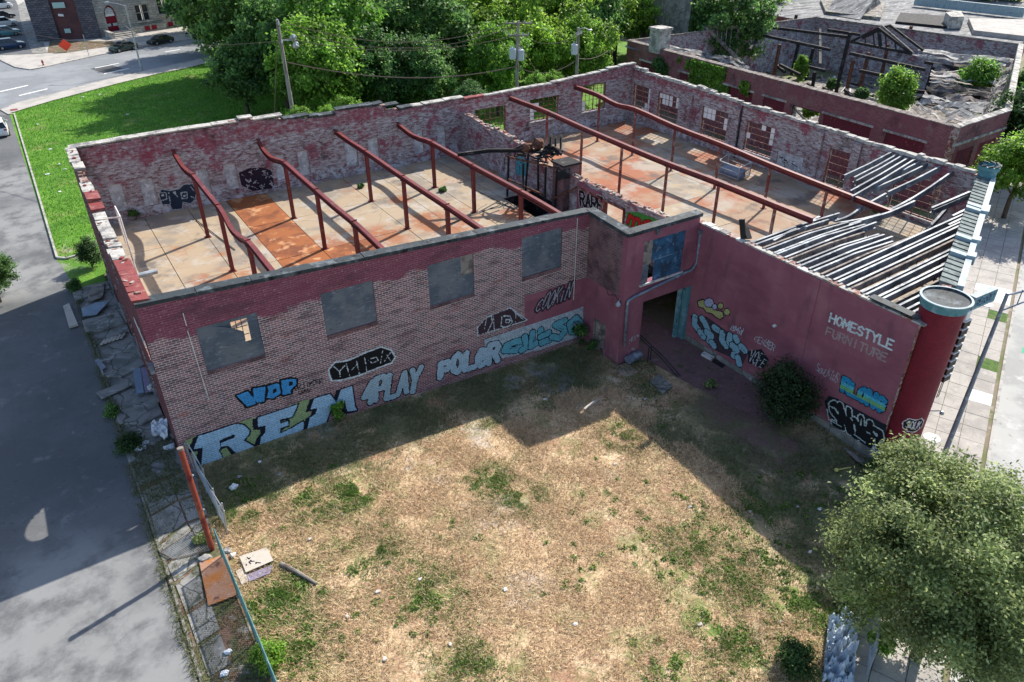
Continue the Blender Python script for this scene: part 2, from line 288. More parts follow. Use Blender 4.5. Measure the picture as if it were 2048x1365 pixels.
def struct(o): o['kind'] = 'structure'; return o
def copy_tree(o, parent=None):
    c = o.copy(); col.objects.link(c); c.parent = parent
    for ch in list(o.children): copy_tree(ch, c)
    return c
def link_copy(o, parent, loc, rz=0., sc_=(1, 1, 1)):
    c = o.copy(); col.objects.link(c); c.parent = parent; c.location = loc; c.rotation_euler = (0, 0, rz); c.scale = sc_; return c
def arr_mesh(name, verts, quads, mats, parent=None, loc=None, mi=None, smooth=False):
    """big meshes straight from numpy: verts (N,3), quads (M,k)"""
    me = bpy.data.meshes.new(name); N, (M, K) = len(verts), quads.shape
    L = np.array(loc if loc is not None else (WLOC[parent.name] if parent is not None else (0, 0, 0)), float)
    me.vertices.add(N); me.vertices.foreach_set('co', (verts-L).astype(np.float32).ravel())
    me.loops.add(M*K); me.loops.foreach_set('vertex_index', quads.astype(np.int32).ravel())
    me.polygons.add(M); me.polygons.foreach_set('loop_start', np.arange(0, M*K, K, dtype=np.int32)); me.polygons.foreach_set('loop_total', np.full(M, K, np.int32))
    for q in ([mats] if isinstance(mats, str) else mats): me.materials.append(MATS[q])
    if mi is not None: me.polygons.foreach_set('material_index', mi.astype(np.int32))
    if smooth: me.polygons.foreach_set('use_smooth', np.ones(M, bool))
    me.update(calc_edges=True)
    o = bpy.data.objects.new(name, me); col.objects.link(o); o.parent = parent
    if parent is None: o.location = L
    WLOC[o.name] = tuple(L); return o
def sheet(name, poly, material, dz=0., res=2., zf=None, parent=None):
    bm = bmesh.new(); bm.faces.new([bm.verts.new((p[0], p[1], 0)) for p in poly])
    xs = [p[0] for p in poly]; ys = [p[1] for p in poly]
    for ax, lo, hi in ((0, min(xs), max(xs)), (1, min(ys), max(ys))):
        q = math.ceil(lo/res)*res
        while q < hi:
            co = [0, 0, 0]; co[ax] = q; no = [0, 0, 0]; no[ax] = 1
            bmesh.ops.bisect_plane(bm, geom=bm.verts[:]+bm.edges[:]+bm.faces[:], plane_co=co, plane_no=no); q += res
    bmesh.ops.triangulate(bm, faces=bm.faces[:])
    for q in bm.verts: q.co.z = (zf or gz)(q.co.x, q.co.y)+dz
    for f in bm.faces:
        if f.normal.z < 0: pass
    bm.normal_update()
    if bm.faces and sum(f.normal.z for f in bm.faces) < 0: bmesh.ops.reverse_faces(bm, faces=bm.faces[:])
    me = bpy.data.meshes.new(name); bm.to_mesh(me); bm.free()
    uvl = me.uv_layers.new(name='UVMap'); vi = np.zeros(len(me.loops), np.int32); me.loops.foreach_get('vertex_index', vi); co = np.zeros(len(me.vertices)*3); me.vertices.foreach_get('co', co); co = co.reshape(-1, 3)
    uvl.data.foreach_set('uv', co[vi][:, :2].ravel()); me.materials.append(MATS[material])
    o = bpy.data.objects.new(name, me); col.objects.link(o)
    if parent is not None: o.parent = parent
    return struct(o) if parent is None else o
def kerb(name, path, wdt=.15, h=.13, material='kerb_stone', base=0.):
    for i in range(len(path)-1): pass
    b = MB()
    for p, q in zip(path[:-1], path[1:]):
        p, q = V((p[0], p[1], 0)), V((q[0], q[1], 0)); n = max(1, int((q-p).length/2.5)); d = (q-p)/n
        for k in range(n):
            a = p+d*k; c = p+d*(k+1)*1.; g = (d.normalized()*.012); a = a+g; c = c-g
            a.z = gz(a.x, a.y)+base+h/2-.03; c.z = gz(c.x, c.y)+base+h/2-.03; b.bar(a, c, wdt, h+.06)
    return struct(b.build(name, material))
def wall(frame, length, prof, z0, th, openings=(), outer=0, inner=1, cap=2, mb=None):
    """frame=(origin xy, dir xy): wall along dir; thickness to the left of dir. prof [(u,z)...] top line; openings (u0,u1,za,zb)"""
    b = mb or MB(); o = V((*frame[0], 0)); d = V((*frame[1], 0)).normalized(); n = V((-d.y, d.x, 0))*th
    us = sorted({0., length, *[p[0] for p in prof if 0 < p[0] < length], *[q for op in openings for q in op[:2] if 0 < q < length]})
    def top(u, side):
        for (a, za), (c, zc) in zip(prof[:-1], prof[1:]):
            if a <= u <= c and c > a:
                if u == c and side > 0: continue
                return za+(zc-za)*(u-a)/(c-a)
        return prof[-1][1]
    for u0, u1 in zip(us[:-1], us[1:]):
        if u1-u0 < 1e-5: continue
        um = (u0+u1)/2; iv = [(z0, None)]
        for op in sorted([q for q in openings if q[0]-1e-6 <= u0 and u1 <= q[1]+1e-6], key=lambda q: q[2]):
            a, e = iv.pop(); iv += [(a, op[2]), (op[3], None)]
        for a, e in iv:
            ta, tb = (top(u0, 1), top(u1, -1)) if e is None else (e, e)
            if ta <= a and tb <= a: continue
            p0, p1 = o+d*u0, o+d*u1
            A = [p0+V((0, 0, a)), p1+V((0, 0, a)), p1+V((0, 0, tb)), p0+V((0, 0, ta))]; B = [q+n for q in A]
            b.face(A, outer); b.face(B[::-1], inner); b.face([A[3], A[2], B[2], B[3]], cap); b.face([A[0], B[0], B[1], A[1]], cap); b.face([A[1], B[1], B[2], A[2]], cap); b.face([A[0], A[3], B[3], B[0]], cap)
    return b
def ragged(pts, step=.5, amp=.08, seed=1):
    rnd = random.Random(seed); out = []
    for (a, za), (c, zc) in zip(pts[:-1], pts[1:]):
        n = max(1, int((c-a)/step)); last = None
        for k in range(n):
            t = k/n; u = a+(c-a)*t; z = za+(zc-za)*t+rnd.uniform(-amp, amp*.5)
            if last is not None: out.append((u-1e-3, last))
            out.append((u, z)); last = z
        out.append((c-2e-3, last))
    out.append(pts[-1]); return out
# ---------------------------------------------------------------- the setting
def spots(lst): return [(GG(u, v).x, GG(u, v).y, r) for u, v, r in lst]
mat('soil', (.20, .17, .12), [dict(c=(.12, .14, .05), s=.3, lo=.45, hi=.6), dict(c=(.32, .28, .22), s=1.2, lo=.55, hi=.7)], bump=(4, .5, .05))
mat('lot', (.54, .395, .235), [
    dict(c=(.34, .20, .12), s=.45, lo=.44, hi=.6, d=8, r=.68), dict(c=(.68, .53, .35), s=.8, lo=.5, hi=.64, d=8, r=.7, a=.85), dict(c=(.46, .40, .345), s=.28, lo=.58, hi=.66, d=8, a=.8),
    dict(c=(.17, .18, .06), s=.55, lo=.48, hi=.6, d=9, r=.72, o=44, a=.7),
    dict(c=(.095, .105, .05), s=.6, lo=.3, hi=.5, d=7, spots=spots([(480, 960, 3.), (640, 900, 3.2), (800, 840, 3.2), (960, 780, 3.5), (1130, 740, 3.5), (1500, 900, 4.), (1650, 960, 4.5), (1560, 1010, 3.5), (1680, 1080, 4), (1440, 830, 3), (1350, 880, 2.5)]), a=.85),  # greener cover, also darkened in colour to deepen the walls' cast shadow
    dict(c=(.13, .20, .04), s=1.1, lo=.46, hi=.56, d=8, spots=spots([(560, 1190, 2.6), (600, 1290, 2.2), (640, 1010, 2.4), (1400, 1100, 3.4), (1480, 1170, 2.4), (990, 960, 1.6), (870, 1180, 2.2), (1450, 1290, 3), (1640, 1230, 3), (1580, 1300, 2.5), (700, 990, 1.8), (930, 1330, 1.5), (1330, 1330, 2)])),
    dict(c=(.30, .29, .285), s=1, lo=.42, hi=.6, d=7, spots=spots([(1120, 770, 1.6), (1150, 800, 1.5), (1085, 740, 1.2), (1030, 765, 1)]), a=.8),
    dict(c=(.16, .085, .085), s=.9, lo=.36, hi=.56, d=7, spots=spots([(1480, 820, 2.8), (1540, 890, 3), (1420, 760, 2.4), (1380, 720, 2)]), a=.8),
    dict(c=(.10, .06, .03), s=7, lo=.5, hi=.68, d=5, a=.5)], bump=(7, .9, .08))
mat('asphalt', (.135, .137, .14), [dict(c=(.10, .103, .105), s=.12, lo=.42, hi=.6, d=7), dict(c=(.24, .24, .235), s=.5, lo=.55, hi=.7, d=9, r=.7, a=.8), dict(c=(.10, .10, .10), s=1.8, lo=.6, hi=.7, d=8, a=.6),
    dict(c=(.08, .08, .08), k='crack', s=2.2, lo=0, hi=.03, a=.6, spots=spots([(200, 1250, 5), (100, 1330, 4), (300, 1330, 3), (150, 1120, 3), (300, 1180, 2.5), (40, 1200, 4)])), dict(c=(.09, .09, .09), k='crack', s=.14, lo=0, hi=.0035, a=.6), dict(c=(.11, .11, .11), s=.35, lo=.55, hi=.6, d=9, r=.7, o=31, a=.6), dict(c=(.07, .07, .07), k='crack', s=.5, lo=0, hi=.008, a=.45), dict(c=(.08, .08, .08), s=3, lo=.64, hi=.7, d=6, a=.6), dict(c=(.3, .29, .28), s=4, lo=.66, hi=.72, d=8, st=(.3, 1, 1), a=.5), dict(c=(.36, .35, .33), s=.9, lo=.62, hi=.7, d=9, r=.75, o=71, a=.6), dict(c=(.27, .27, .26), s=.7, lo=.34, hi=.6, d=8, spots=spots([(120, 1200, 5), (250, 1330, 5), (60, 1300, 5), (60, 450, 9), (40, 560, 5), (90, 350, 9)]), a=.75)], bump=(30, .3, .02))  # last layer lightens the sunlit alley stretches, sunlight put into the colour
mat('street', (.21, .22, .23), [dict(c=(.26, .27, .28), s=.15, lo=.45, hi=.6, d=6), dict(c=(.15, .155, .16), s=.6, lo=.56, hi=.7, d=8, a=.6), dict(c=(.1, .1, .1), k='crack', s=.2, lo=0, hi=.006, a=.6)], bump=(30, .2, .02))
mat('street_right', (.40, .40, .38), [dict(c=(.31, .31, .30), s=.3, lo=.45, hi=.6, d=7), dict(c=(.48, .47, .45), s=.8, lo=.56, hi=.7), dict(c=(.2, .19, .18), s=2, lo=.64, hi=.72, d=8)], bump=(20, .15))
mat('lawn', (.11, .26, .02), [dict(c=(.08, .20, .016), s=.25, lo=.42, hi=.6, d=7), dict(c=(.17, .31, .035), s=.8, lo=.52, hi=.66, d=7), dict(c=(.26, .25, .09), s=.35, lo=.55, hi=.68, d=8, a=.7), dict(c=(.32, .30, .25), s=1.5, lo=.45, hi=.6, spots=spots([(185, 490, 3), (160, 520, 2.5)]), a=.8), dict(c=(.04, .08, .015), s=9, lo=.5, hi=.7, a=.6)], bump=(8, .9, .08))
mat('dirt', (.19, .115, .08), [dict(c=(.10, .11, .05), s=.9, lo=.45, hi=.58, d=8), dict(c=(.30, .27, .23), s=1.6, lo=.54, hi=.66, d=8), dict(c=(.07, .05, .04), s=5, lo=.55, hi=.68)], bump=(9, .8, .06))
mat('pavers', (.24, .125, .125), [dict(c=(.16, .09, .09), s=.6, lo=.45, hi=.62, d=7), dict(c=(.26, .2, .19), s=1.4, lo=.6, hi=.7, d=8, a=.7), dict(c=(.08, .09, .04), s=.9, lo=.58, hi=.68, d=7)], brick=dict(c1=(.25, .13, .13), c2=(.18, .10, .10), m=(.11, .08, .08), w=.22, h=.11), coord='uv', bump=(12, .4, .02))
mat('paint_white', (.78, .78, .75), [dict(c=(.45, .45, .44), s=3, lo=.5, hi=.7, d=8)]); mat('paint_green', (.05, .42, .22), [dict(c=(.25, .36, .3), s=3, lo=.54, hi=.7, d=8)])
mat('patch', (.085, .085, .085), [dict(c=(.12, .12, .12), s=1, lo=.5, hi=.7)])
g = sheet('ground', [(-260, -160), (330, -160), (330, 420), (-260, 420)], 'soil', -.14, 10)
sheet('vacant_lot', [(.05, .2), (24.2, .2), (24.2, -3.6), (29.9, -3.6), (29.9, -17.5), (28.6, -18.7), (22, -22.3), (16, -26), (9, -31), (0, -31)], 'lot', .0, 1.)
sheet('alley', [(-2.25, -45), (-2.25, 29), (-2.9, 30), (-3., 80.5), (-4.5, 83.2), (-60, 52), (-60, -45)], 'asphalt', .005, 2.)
px = lambda lst: [tuple(GZ(u, v)[:2]) for u, v in lst]
nearK = px([(-40, 232), (10, 219), (33, 207.5), (105, 190), (176, 170), (281, 145), (360, 128), (430, 113)]); e = V(nearK[-1])-V(nearK[-3]); nearK.append(tuple(V(nearK[-1])+e*2.5))
grassK = px([(19, 228.5), (105, 203), (228, 170.5), (316, 149), (360, 140.6), (430, 124)]); grassK.append(tuple(V(grassK[-1])+e*2.5))
farK = px([(91, 135), (176, 116), (211, 109), (292, 93), (360, 82.6), (430, 71)]); e = V(farK[-1])-V(farK[-3]); farK.append(tuple(V(farK[-1])+e*1.6))
farK0 = px([(-60, 100), (0, 121), (31.6, 136), (61.5, 140.6)])
mat('verge_walk', (.44, .41, .37), [dict(c=(.35, .33, .30), s=.5, lo=.45, hi=.62, d=7), dict(c=(.25, .23, .2), k='crack', s=.35, lo=0, hi=.01, a=.6)], bump=(12, .15))
sheet('street', [(-60, 52), *nearK, (nearK[-1][0]+40, nearK[-1][1]), (farK[-1][0]+20, farK[-1][1]+40), *farK[::-1], *farK0[::-1], (-60, 75)], 'street', .0, 4.)
sheet('lawn', [(-2.9, 30), *grassK, (grassK[-1][0]+30, grassK[-1][1]-30), (95, 60), (64, 46), (49.6, 26.), (0, 26.), (-.25, 25), (-.25, 17), (-2.2, 24), (-2.7, 29)], 'lawn', .012, 2.)
sheet('sidewalk', [(-4.3, 82), *nearK[2:], *grassK[::-1], (-2.9, 79), (-3.6, 79)], 'verge_walk', .10, 4., )
kerb('kerb', nearK[1:6])
kerb('kerb', [(-2.95, 79), (-2.85, 50), (-2.8, 30.2), (-2.2, 29.6), (-.7, 30.)], h=.16)
kerb('kerb', farK[:6]); kerb('kerb', farK0)
far2 = [tuple(V(p)+V((-16, 22))) for p in farK]
sheet('sidewalk', [*farK0[1:], *farK, (farK[-1][0]+30, farK[-1][1]+120), (-30, 240), (-40, 130)], 'verge_walk', .10, 6.)
for poly, m_ in ((px([(180, 138), (217, 129), (246, 137), (210, 148)]), 'patch'),): sheet('road_patch', poly, m_, .006, 3.)
for q in (((0, 183), (56, 170.5), (56, 172), (0, 184.8)), ((38, 191), (95, 177.5), (95, 179), (38, 192.5)), ((190, 136), (238, 126.5), (238, 127.6), (190, 137.2)), ((208, 147.5), (258, 137), (258, 138.2), (208, 149)), ((330, 104), (360, 99), (360, 100), (330, 105))):
    sheet('lane_mark', px(q), 'paint_white', .012, 3.)
sheet('dock_apron', [(-2.2, 24), (-.05, 24), (-.05, .1), (-2.2, .1)], 'concrete_old', .024, 2.)
sheet('verge', [(-2.2, .1), (0.04, .1), (0.04, -31), (-2.2, -31)], 'dirt', .015, 2.)
kerb('kerb', [(-2.25, 23.8), (-2.1, 12), (-2.25, 4), (-2.1, -6), (-2.2, -31)], wdt=.10, h=.05, material='concrete_old')
# broken concrete paving beside the fence
base = bpy.data.objects.new('footpath', None); col.objects.link(base); struct(base); WLOC[base.name] = (0, 0, 0)
rnd = random.Random(3)
for q in ([(285, 985), (335, 960), (355, 1000), (302, 1030)], [(338, 958), (392, 935), (398, 985), (358, 1000)], [(303, 1036), (357, 1005), (372, 1045), (318, 1088)], [(360, 1004), (402, 990), (415, 1030), (376, 1044)],
          [(319, 1094), (374, 1050), (392, 1082), (330, 1125)], [(378, 1049), (416, 1036), (420, 1070), (396, 1080)], [(335, 1132), (392, 1090), (402, 1125), (350, 1165)], [(352, 1172), (398, 1135), (408, 1200), (372, 1225)], [(375, 1232), (420, 1205), (440, 1260), (395, 1290)], [(398, 1298), (440, 1268), (462, 1330), (418, 1355)]):
    b = MB(); zz = .03+rnd.uniform(0, .03); P = [GZ(u, v) for u, v in q]; b.hexa([V((p.x, p.y, -.1)) for p in P], [V((p.x, p.y, zz+rnd.uniform(-.01, .01))) for p in P]); b.build('slab', 'concrete_old', base)
# rounded concrete dock pads between the loading bays
for q in ([(165, 645), (236, 626), (252, 649), (201, 666), (172, 666)], [(195, 726), (274, 699), (292, 733), (243, 758), (207, 757)], [(232, 828), (313, 798), (327, 832), (285, 853), (240, 852)], [(146, 588), (215, 566), (222, 580), (152, 606)]):
    P = [GZ(u, v) for u, v in q]; b = MB(); b.hexa([V((p.x, p.y, -.1)) for p in P], [V((p.x, p.y, .16)) for p in P]); struct(b.build('dock_pad', 'concrete_old', bevel=.05))
# right-hand street, pavement of separate slabs
E1 = V((.913, .408, 0)); N1 = V((.408, -.913, 0)); O1 = V((36.9, -19.3, 0))
def sw(s, t, dz=0.):
    p = O1+E1*s+N1*t; p.z = gz(p.x, p.y)+dz; return p
sheet('street', [tuple(sw(-60, .12)[:2]), tuple(sw(140, .12)[:2]), tuple(sw(140, 16)[:2]), tuple(sw(-60, 16)[:2])], 'street_right', -.05, 4.)
pv = sheet('pavement', [tuple(sw(-24, 0)[:2]), tuple(sw(85, 0)[:2]), tuple(sw(85, -4.6)[:2]), tuple(sw(14, -4.6)[:2]), tuple(sw(-6.5, -4.3)[:2]), tuple(sw(-24, -3.6)[:2])], 'soil', .02, 2.); WLOC[pv.name] = (0, 0, 0)
kerb('kerb', [tuple(sw(-24, .05)[:2]), tuple(sw(85, .05)[:2])], h=.12)
mat('turf', (.08, .16, .025), [dict(c=(.05, .10, .02), s=3, lo=.45, hi=.6), dict(c=(.2, .2, .08), s=5, lo=.58, hi=.7)], bump=(20, 1, .06))
for i in range(-18, 36):
    for j in range(3):
        s0, t0 = i*1.32, -.22-(j+1)*1.15; key = (i, j); mt = 'concrete'
        if key in ((5, 0), (10, 0), (-6, 0)): mt = 'turf'
        if key in ((2, 0), (13, 0), (13, 1), (12, 0)): mt = 'concrete_white'
        hh = .085+random.uniform(0, .012)
        P = [sw(s0+.015, t0+.012), sw(s0+1.3, t0+.012), sw(s0+1.3, t0+1.135), sw(s0+.015, t0+1.135)]
        b = MB(); b.hexa([p-V((0, 0, .05)) for p in P], [p+V((0, 0, hh)) for p in P]); b.build('slab', mt, pv)
for a in (8.3, 10.2, 12.2):
    sheet('bike_lane_mark', [tuple(sw(a, .9)[:2]), tuple(sw(a+.7, .9)[:2]), tuple(sw(a+.7, 3)[:2]), tuple(sw(a, 3)[:2])], 'paint_green', -.042, 1.)
b = MB(); b.lathe(tuple(sw(15.2, -1.6, .1)), [(.42, 0), (.42, .015), (.36, .02)], 20); struct(b.build('manhole_cover', 'concrete_white'))
b = MB(); b.lathe(tuple(sw(-2.2, -2.6, .1)), [(.42, 0), (.42, .015), (.36, .02)], 20); struct(b.build('manhole_cover', 'concrete_white'))
sheet('driveway', [(25.9, -3.2), (29.7, -3.2), (29.7, 3), (25.9, 3)], 'pavers', .02, 1.)
dv = [(25.9, -3.2), (29.69, -3.2), (29.69, -7), (29.6, -10.8), (28.6, -13), (27.4, -12.2), (26.8, -10), (26.4, -7)]
sheet('driveway', dv, 'pavers', .02, 1.)
# ---------------------------------------------------------------- painted marks (flat print on the walls)
def spraymat(name, wear=.35):
    M = bpy.data.materials.new(name); M.use_nodes = True; t = M.node_tree; L = t.links; b = t.nodes['Principled BSDF']; b.inputs['Roughness'].default_value = .7; b.inputs['Specular IOR Level'].default_value = .2
    a = _n(t, 'ShaderNodeAttribute', attribute_name='Col'); g = _n(t, 'ShaderNodeNewGeometry'); n = _n(t, 'ShaderNodeTexNoise'); L.new(g.outputs['Position'], n.inputs['Vector']); n.inputs['Scale'].default_value = 3.5; n.inputs['Detail'].default_value = 9; n.inputs['Roughness'].default_value = .75
    mr = _n(t, 'ShaderNodeMapRange'); L.new(n.outputs['Fac'], mr.inputs[0]); mr.inputs[1].default_value = .35; mr.inputs[2].default_value = .7; mr.inputs[3].default_value = 1+wear*.25; mr.inputs[4].default_value = 1-wear
    mx = _n(t, 'ShaderNodeVectorMath', operation='SCALE'); L.new(a.outputs['Color'], mx.inputs[0]); L.new(mr.outputs[0], mx.inputs['Scale'])
    # brick courses show through the paint
    mp = _n(t, 'ShaderNodeUVMap'); br = _n(t, 'ShaderNodeTexBrick'); L.new(mp.outputs[0], br.inputs['Vector']); br.inputs['Scale'].default_value = 1; br.inputs['Brick Width'].default_value = .32; br.inputs['Row Height'].default_value = .115; br.inputs['Mortar Size'].default_value = .014
    bp = _n(t, 'ShaderNodeBump'); bp.inputs['Strength'].default_value = .35; sc2 = _n(t, 'ShaderNodeMath', operation='MULTIPLY_ADD'); L.new(br.outputs['Fac'], sc2.inputs[0]); sc2.inputs[1].default_value = -.4; sc2.inputs[2].default_value = 1; mx2 = _n(t, 'ShaderNodeVectorMath', operation='SCALE'); L.new(mx.outputs[0], mx2.inputs[0]); L.new(sc2.outputs[0], mx2.inputs['Scale']); L.new(mx2.outputs[0], b.inputs['Base Color']); bp.inputs['Distance'].default_value = .02; bp.invert = True; L.new(br.outputs['Fac'], bp.inputs['Height']); L.new(bp.outputs[0], b.inputs['Normal'])
    MATS[name] = M
spraymat('spray'); spraymat('spray_worn', .6)
FONT = {'A': [[(0, 0), (.5, 1), (1, 0)], [(.2, .38), (.8, .38)]], 'B': [[(0, 0), (0, 1), (.7, 1), (.85, .8), (.65, .53), (0, .53)], [(.65, .53), (1, .3), (.75, 0), (0, 0)]], 'C': [[(1, .85), (.6, 1), (.15, .8), (0, .5), (.15, .2), (.6, 0), (1, .15)]],
 'D': [[(0, 0), (0, 1), (.55, 1), (1, .7), (1, .3), (.55, 0), (0, 0)]], 'E': [[(1, 1), (0, 1), (0, 0), (1, 0)], [(0, .52), (.8, .52)]], 'F': [[(1, 1), (0, 1), (0, 0)], [(0, .52), (.8, .52)]], 'G': [[(1, .85), (.6, 1), (.15, .8), (0, .5), (.15, .2), (.6, 0), (1, .2), (1, .48), (.6, .48)]],
 'H': [[(0, 0), (0, 1)], [(1, 0), (1, 1)], [(0, .5), (1, .5)]], 'I': [[(.5, 0), (.5, 1)]], 'J': [[(.9, 1), (.9, .2), (.5, 0), (.1, .2)]], 'K': [[(0, 0), (0, 1)], [(1, 1), (.05, .45)], [(.3, .6), (1, 0)]], 'L': [[(0, 1), (0, 0), (1, 0)]], 'M': [[(0, 0), (0, 1), (.5, .35), (1, 1), (1, 0)]],
 'N': [[(0, 0), (0, 1), (1, 0), (1, 1)]], 'O': [[(.5, 1), (.12, .82), (0, .5), (.12, .18), (.5, 0), (.88, .18), (1, .5), (.88, .82), (.5, 1)]], 'P': [[(0, 0), (0, 1), (.75, 1), (1, .75), (.75, .48), (0, .48)]], 'R': [[(0, 0), (0, 1), (.75, 1), (1, .77), (.75, .52), (0, .52)], [(.5, .52), (1, 0)]],
 'S': [[(1, .85), (.55, 1), (.1, .85), (.1, .62), (.9, .42), (.92, .15), (.5, 0), (0, .13)]], 'T': [[(0, 1), (1, 1)], [(.5, 1), (.5, 0)]], 'U': [[(0, 1), (0, .25), (.3, 0), (.7, 0), (1, .25), (1, 1)]], 'V': [[(0, 1), (.5, 0), (1, 1)]], 'W': [[(0, 1), (.22, 0), (.5, .65), (.78, 0), (1, 1)]],
 'Y': [[(0, 1), (.5, .5), (1, 1)], [(.5, .5), (.5, 0)]], 'X': [[(0, 0), (1, 1)], [(0, 1), (1, 0)]], '4': [[(.75, 0), (.75, 1), (0, .35), (1, .35)]], 'e': [[(.05, .5), (.95, .5), (.85, .9), (.4, 1), (.05, .7), (.05, .3), (.4, 0), (.9, .1)]], 'Z': [[(0, 1), (1, 1), (0, 0), (1, 0)]]}
class Can:
    jit = .035
    """raster of paint cells on a wall plane; axis 'y' (wall faces -y) or 'x' (wall faces -x); traced in photo pixels"""
    def __init__(s, axis, c, a0, a1, b0, b1, res=.04, f3=None, crop=(0, 0, 1.)):
        s.ax, s.c, s.r, s.f3 = axis, c, res, f3; s.a0, s.b0 = a0, b0; s.na, s.nb = int((a1-a0)/res), int((b1-b0)/res)
        s.A = a0+(np.arange(s.na)+.5)*res; s.B = b0+(np.arange(s.nb)+.5)*res; s.AA, s.BB = np.meshgrid(s.A, s.B); s.I = np.zeros((s.nb, s.na), int); s.pal = [None]; s.crop = crop
    def to(s, p):
        u, v = s.crop[0]+p[0]/s.crop[2], s.crop[1]+p[1]/s.crop[2]
        if s.ax == 'y': q = GY(u, v, s.c); return (q.x, q.z)
        q = GX(u, v, s.c); return (-q.y, q.z)
    def ci(s, c):
        if c not in s.pal: s.pal.append(c)
        return s.pal.index(c)
    def inpoly(s, P):
        ins = np.zeros(s.AA.shape, bool)
        for (x0, y0), (x1, y1) in zip(P, P[1:]+P[:1]):
            if y0 == y1: continue
            cnd = ((y0 > s.BB) != (y1 > s.BB)) & (s.AA < (x1-x0)*(s.BB-y0)/(y1-y0)+x0); ins ^= cnd
        return ins
    def dist(s, P):
        if not hasattr(s, 'J'):
            j = np.random.default_rng(3).normal(size=s.AA.shape)
            for _ in range(2): j = (j+np.roll(j, 1, 0)+np.roll(j, -1, 0)+np.roll(j, 1, 1)+np.roll(j, -1, 1))/5
            s.J = j*s.jit
        d = np.full(s.AA.shape, 1e9)
        for (x0, y0), (x1, y1) in zip(P[:-1], P[1:]):
            dx, dy = x1-x0, y1-y0; L = dx*dx+dy*dy+1e-12; t = np.clip(((s.AA-x0)*dx+(s.BB-y0)*dy)/L, 0, 1); d = np.minimum(d, np.hypot(s.AA-x0-t*dx, s.BB-y0-t*dy))
        return d+s.J
    def poly(s, P, c, out=None, ow=.1, px=True):
        P = [s.to(p) for p in P] if px else list(P)
        if out: s.I[s.dist(P+P[:1]) < ow] = s.ci(out)
        if c == 0: s.I[s.inpoly(P)] = 0
        elif c: s.I[s.inpoly(P)] = s.ci(c)
    def line(s, P, c, wd, px=True, out=None, ow=.08):
        P = [s.to(p) for p in P] if px else list(P); d = s.dist(P)
        if out: s.I[d < wd/2+ow] = s.ci(out)
        s.I[d < wd/2] = s.ci(c)
    def word(s, txt, quad, c, wd, out=None, ow=.08, px=True, gap=.22, jit=0., curve=1):
        """quad: bl, br, tr, tl"""
        Q = [np.array(s.to(p)) if px else np.array(p, float) for p in quad]; n = len(txt); rnd = random.Random(sum(map(ord, txt))); cw = 1/(n-gap)
        polys = []
        for i, ch in enumerate(txt):
            if ch == ' ': continue
            j = [rnd.uniform(-jit, jit) for _ in range(4)]
            for st in FONT[ch]:
                pts = []
                for (x, y) in st:
                    U = (i+x*(1-gap))*cw+j[0]*.1*y; Vv = y*(1+j[1])+j[2]*.3
                    q = (Q[0]*(1-U)+Q[1]*U)*(1-Vv)+(Q[3]*(1-U)+Q[2]*U)*Vv; pts.append(tuple(q))
                polys.append((i, pts))
        if out:
            for i, pts in polys: s.I[s.dist(pts) < wd/2+ow] = s.ci(out)
        for i in range(n):
            for k, pts in polys:
                if k == i: s.I[s.dist(pts) < wd/2] = s.ci(c)
    def worn(s, amt, sc_=.5):
        for r in range(s.nb):
            for k in range(s.na):
                if s.I[r, k] and noise.noise(V((s.A[k]/sc_, s.B[r]/sc_*1.5, 3)))*.6+noise.noise(V((s.A[k]*7, s.B[r]*9, 1)))*.5 > 1-amt*1.6: s.I[r, k] = 0
    def flush(s, *a, **k):
        o = s.build(*a, **k); s.I[:] = 0; return o
    def build(s, name, parent, off=.012, material='spray', label=None):
        vs, cs, uvs = [], [], []
        for r in range(s.nb):
            row = s.I[r]; k = 0
            while k < s.na:
                if row[k] == 0: k += 1; continue
                e = k
                while e < s.na and row[e] == row[k]: e += 1
                a0, a1, b0, b1 = s.a0+k*s.r, s.a0+e*s.r, s.b0+r*s.r, s.b0+(r+1)*s.r
                pieces = [(a0, a1)]
                if s.f3:
                    nn = max(1, int((a1-a0)/.12)); pieces = [(a0+(a1-a0)*q/nn, a0+(a1-a0)*(q+1)/nn) for q in range(nn)]
                for (a0, a1) in pieces:
                    for (a, b) in ((a0, b0), (a1, b0), (a1, b1), (a0, b1)):
                        vs.append(s.f3(a, b) if s.f3 else ((a, s.c-off, b) if s.ax == 'y' else (s.c-off, -a, b))); uvs.append((a, b)); cs.append((*s.pal[row[k]], 1))
                k = e
        if not vs: return None
        q = np.arange(len(vs)).reshape(-1, 4); o = arr_mesh(name, np.array(vs), q, material, parent)
        me = o.data; ca = me.color_attributes.new('Col', 'FLOAT_COLOR', 'CORNER'); ca.data.foreach_set('color', np.array(cs, np.float32).ravel()); ul = me.uv_layers.new(name='UVMap'); ul.data.foreach_set('uv', np.array(uvs, np.float32).ravel())
        if label: o['label'] = label
        return o
NAVY, SKYB, LIME, WHT, BLK = (.012, .015, .03), (.40, .60, .77), (.33, .42, .20), (.66, .74, .78), (.01, .01, .012)
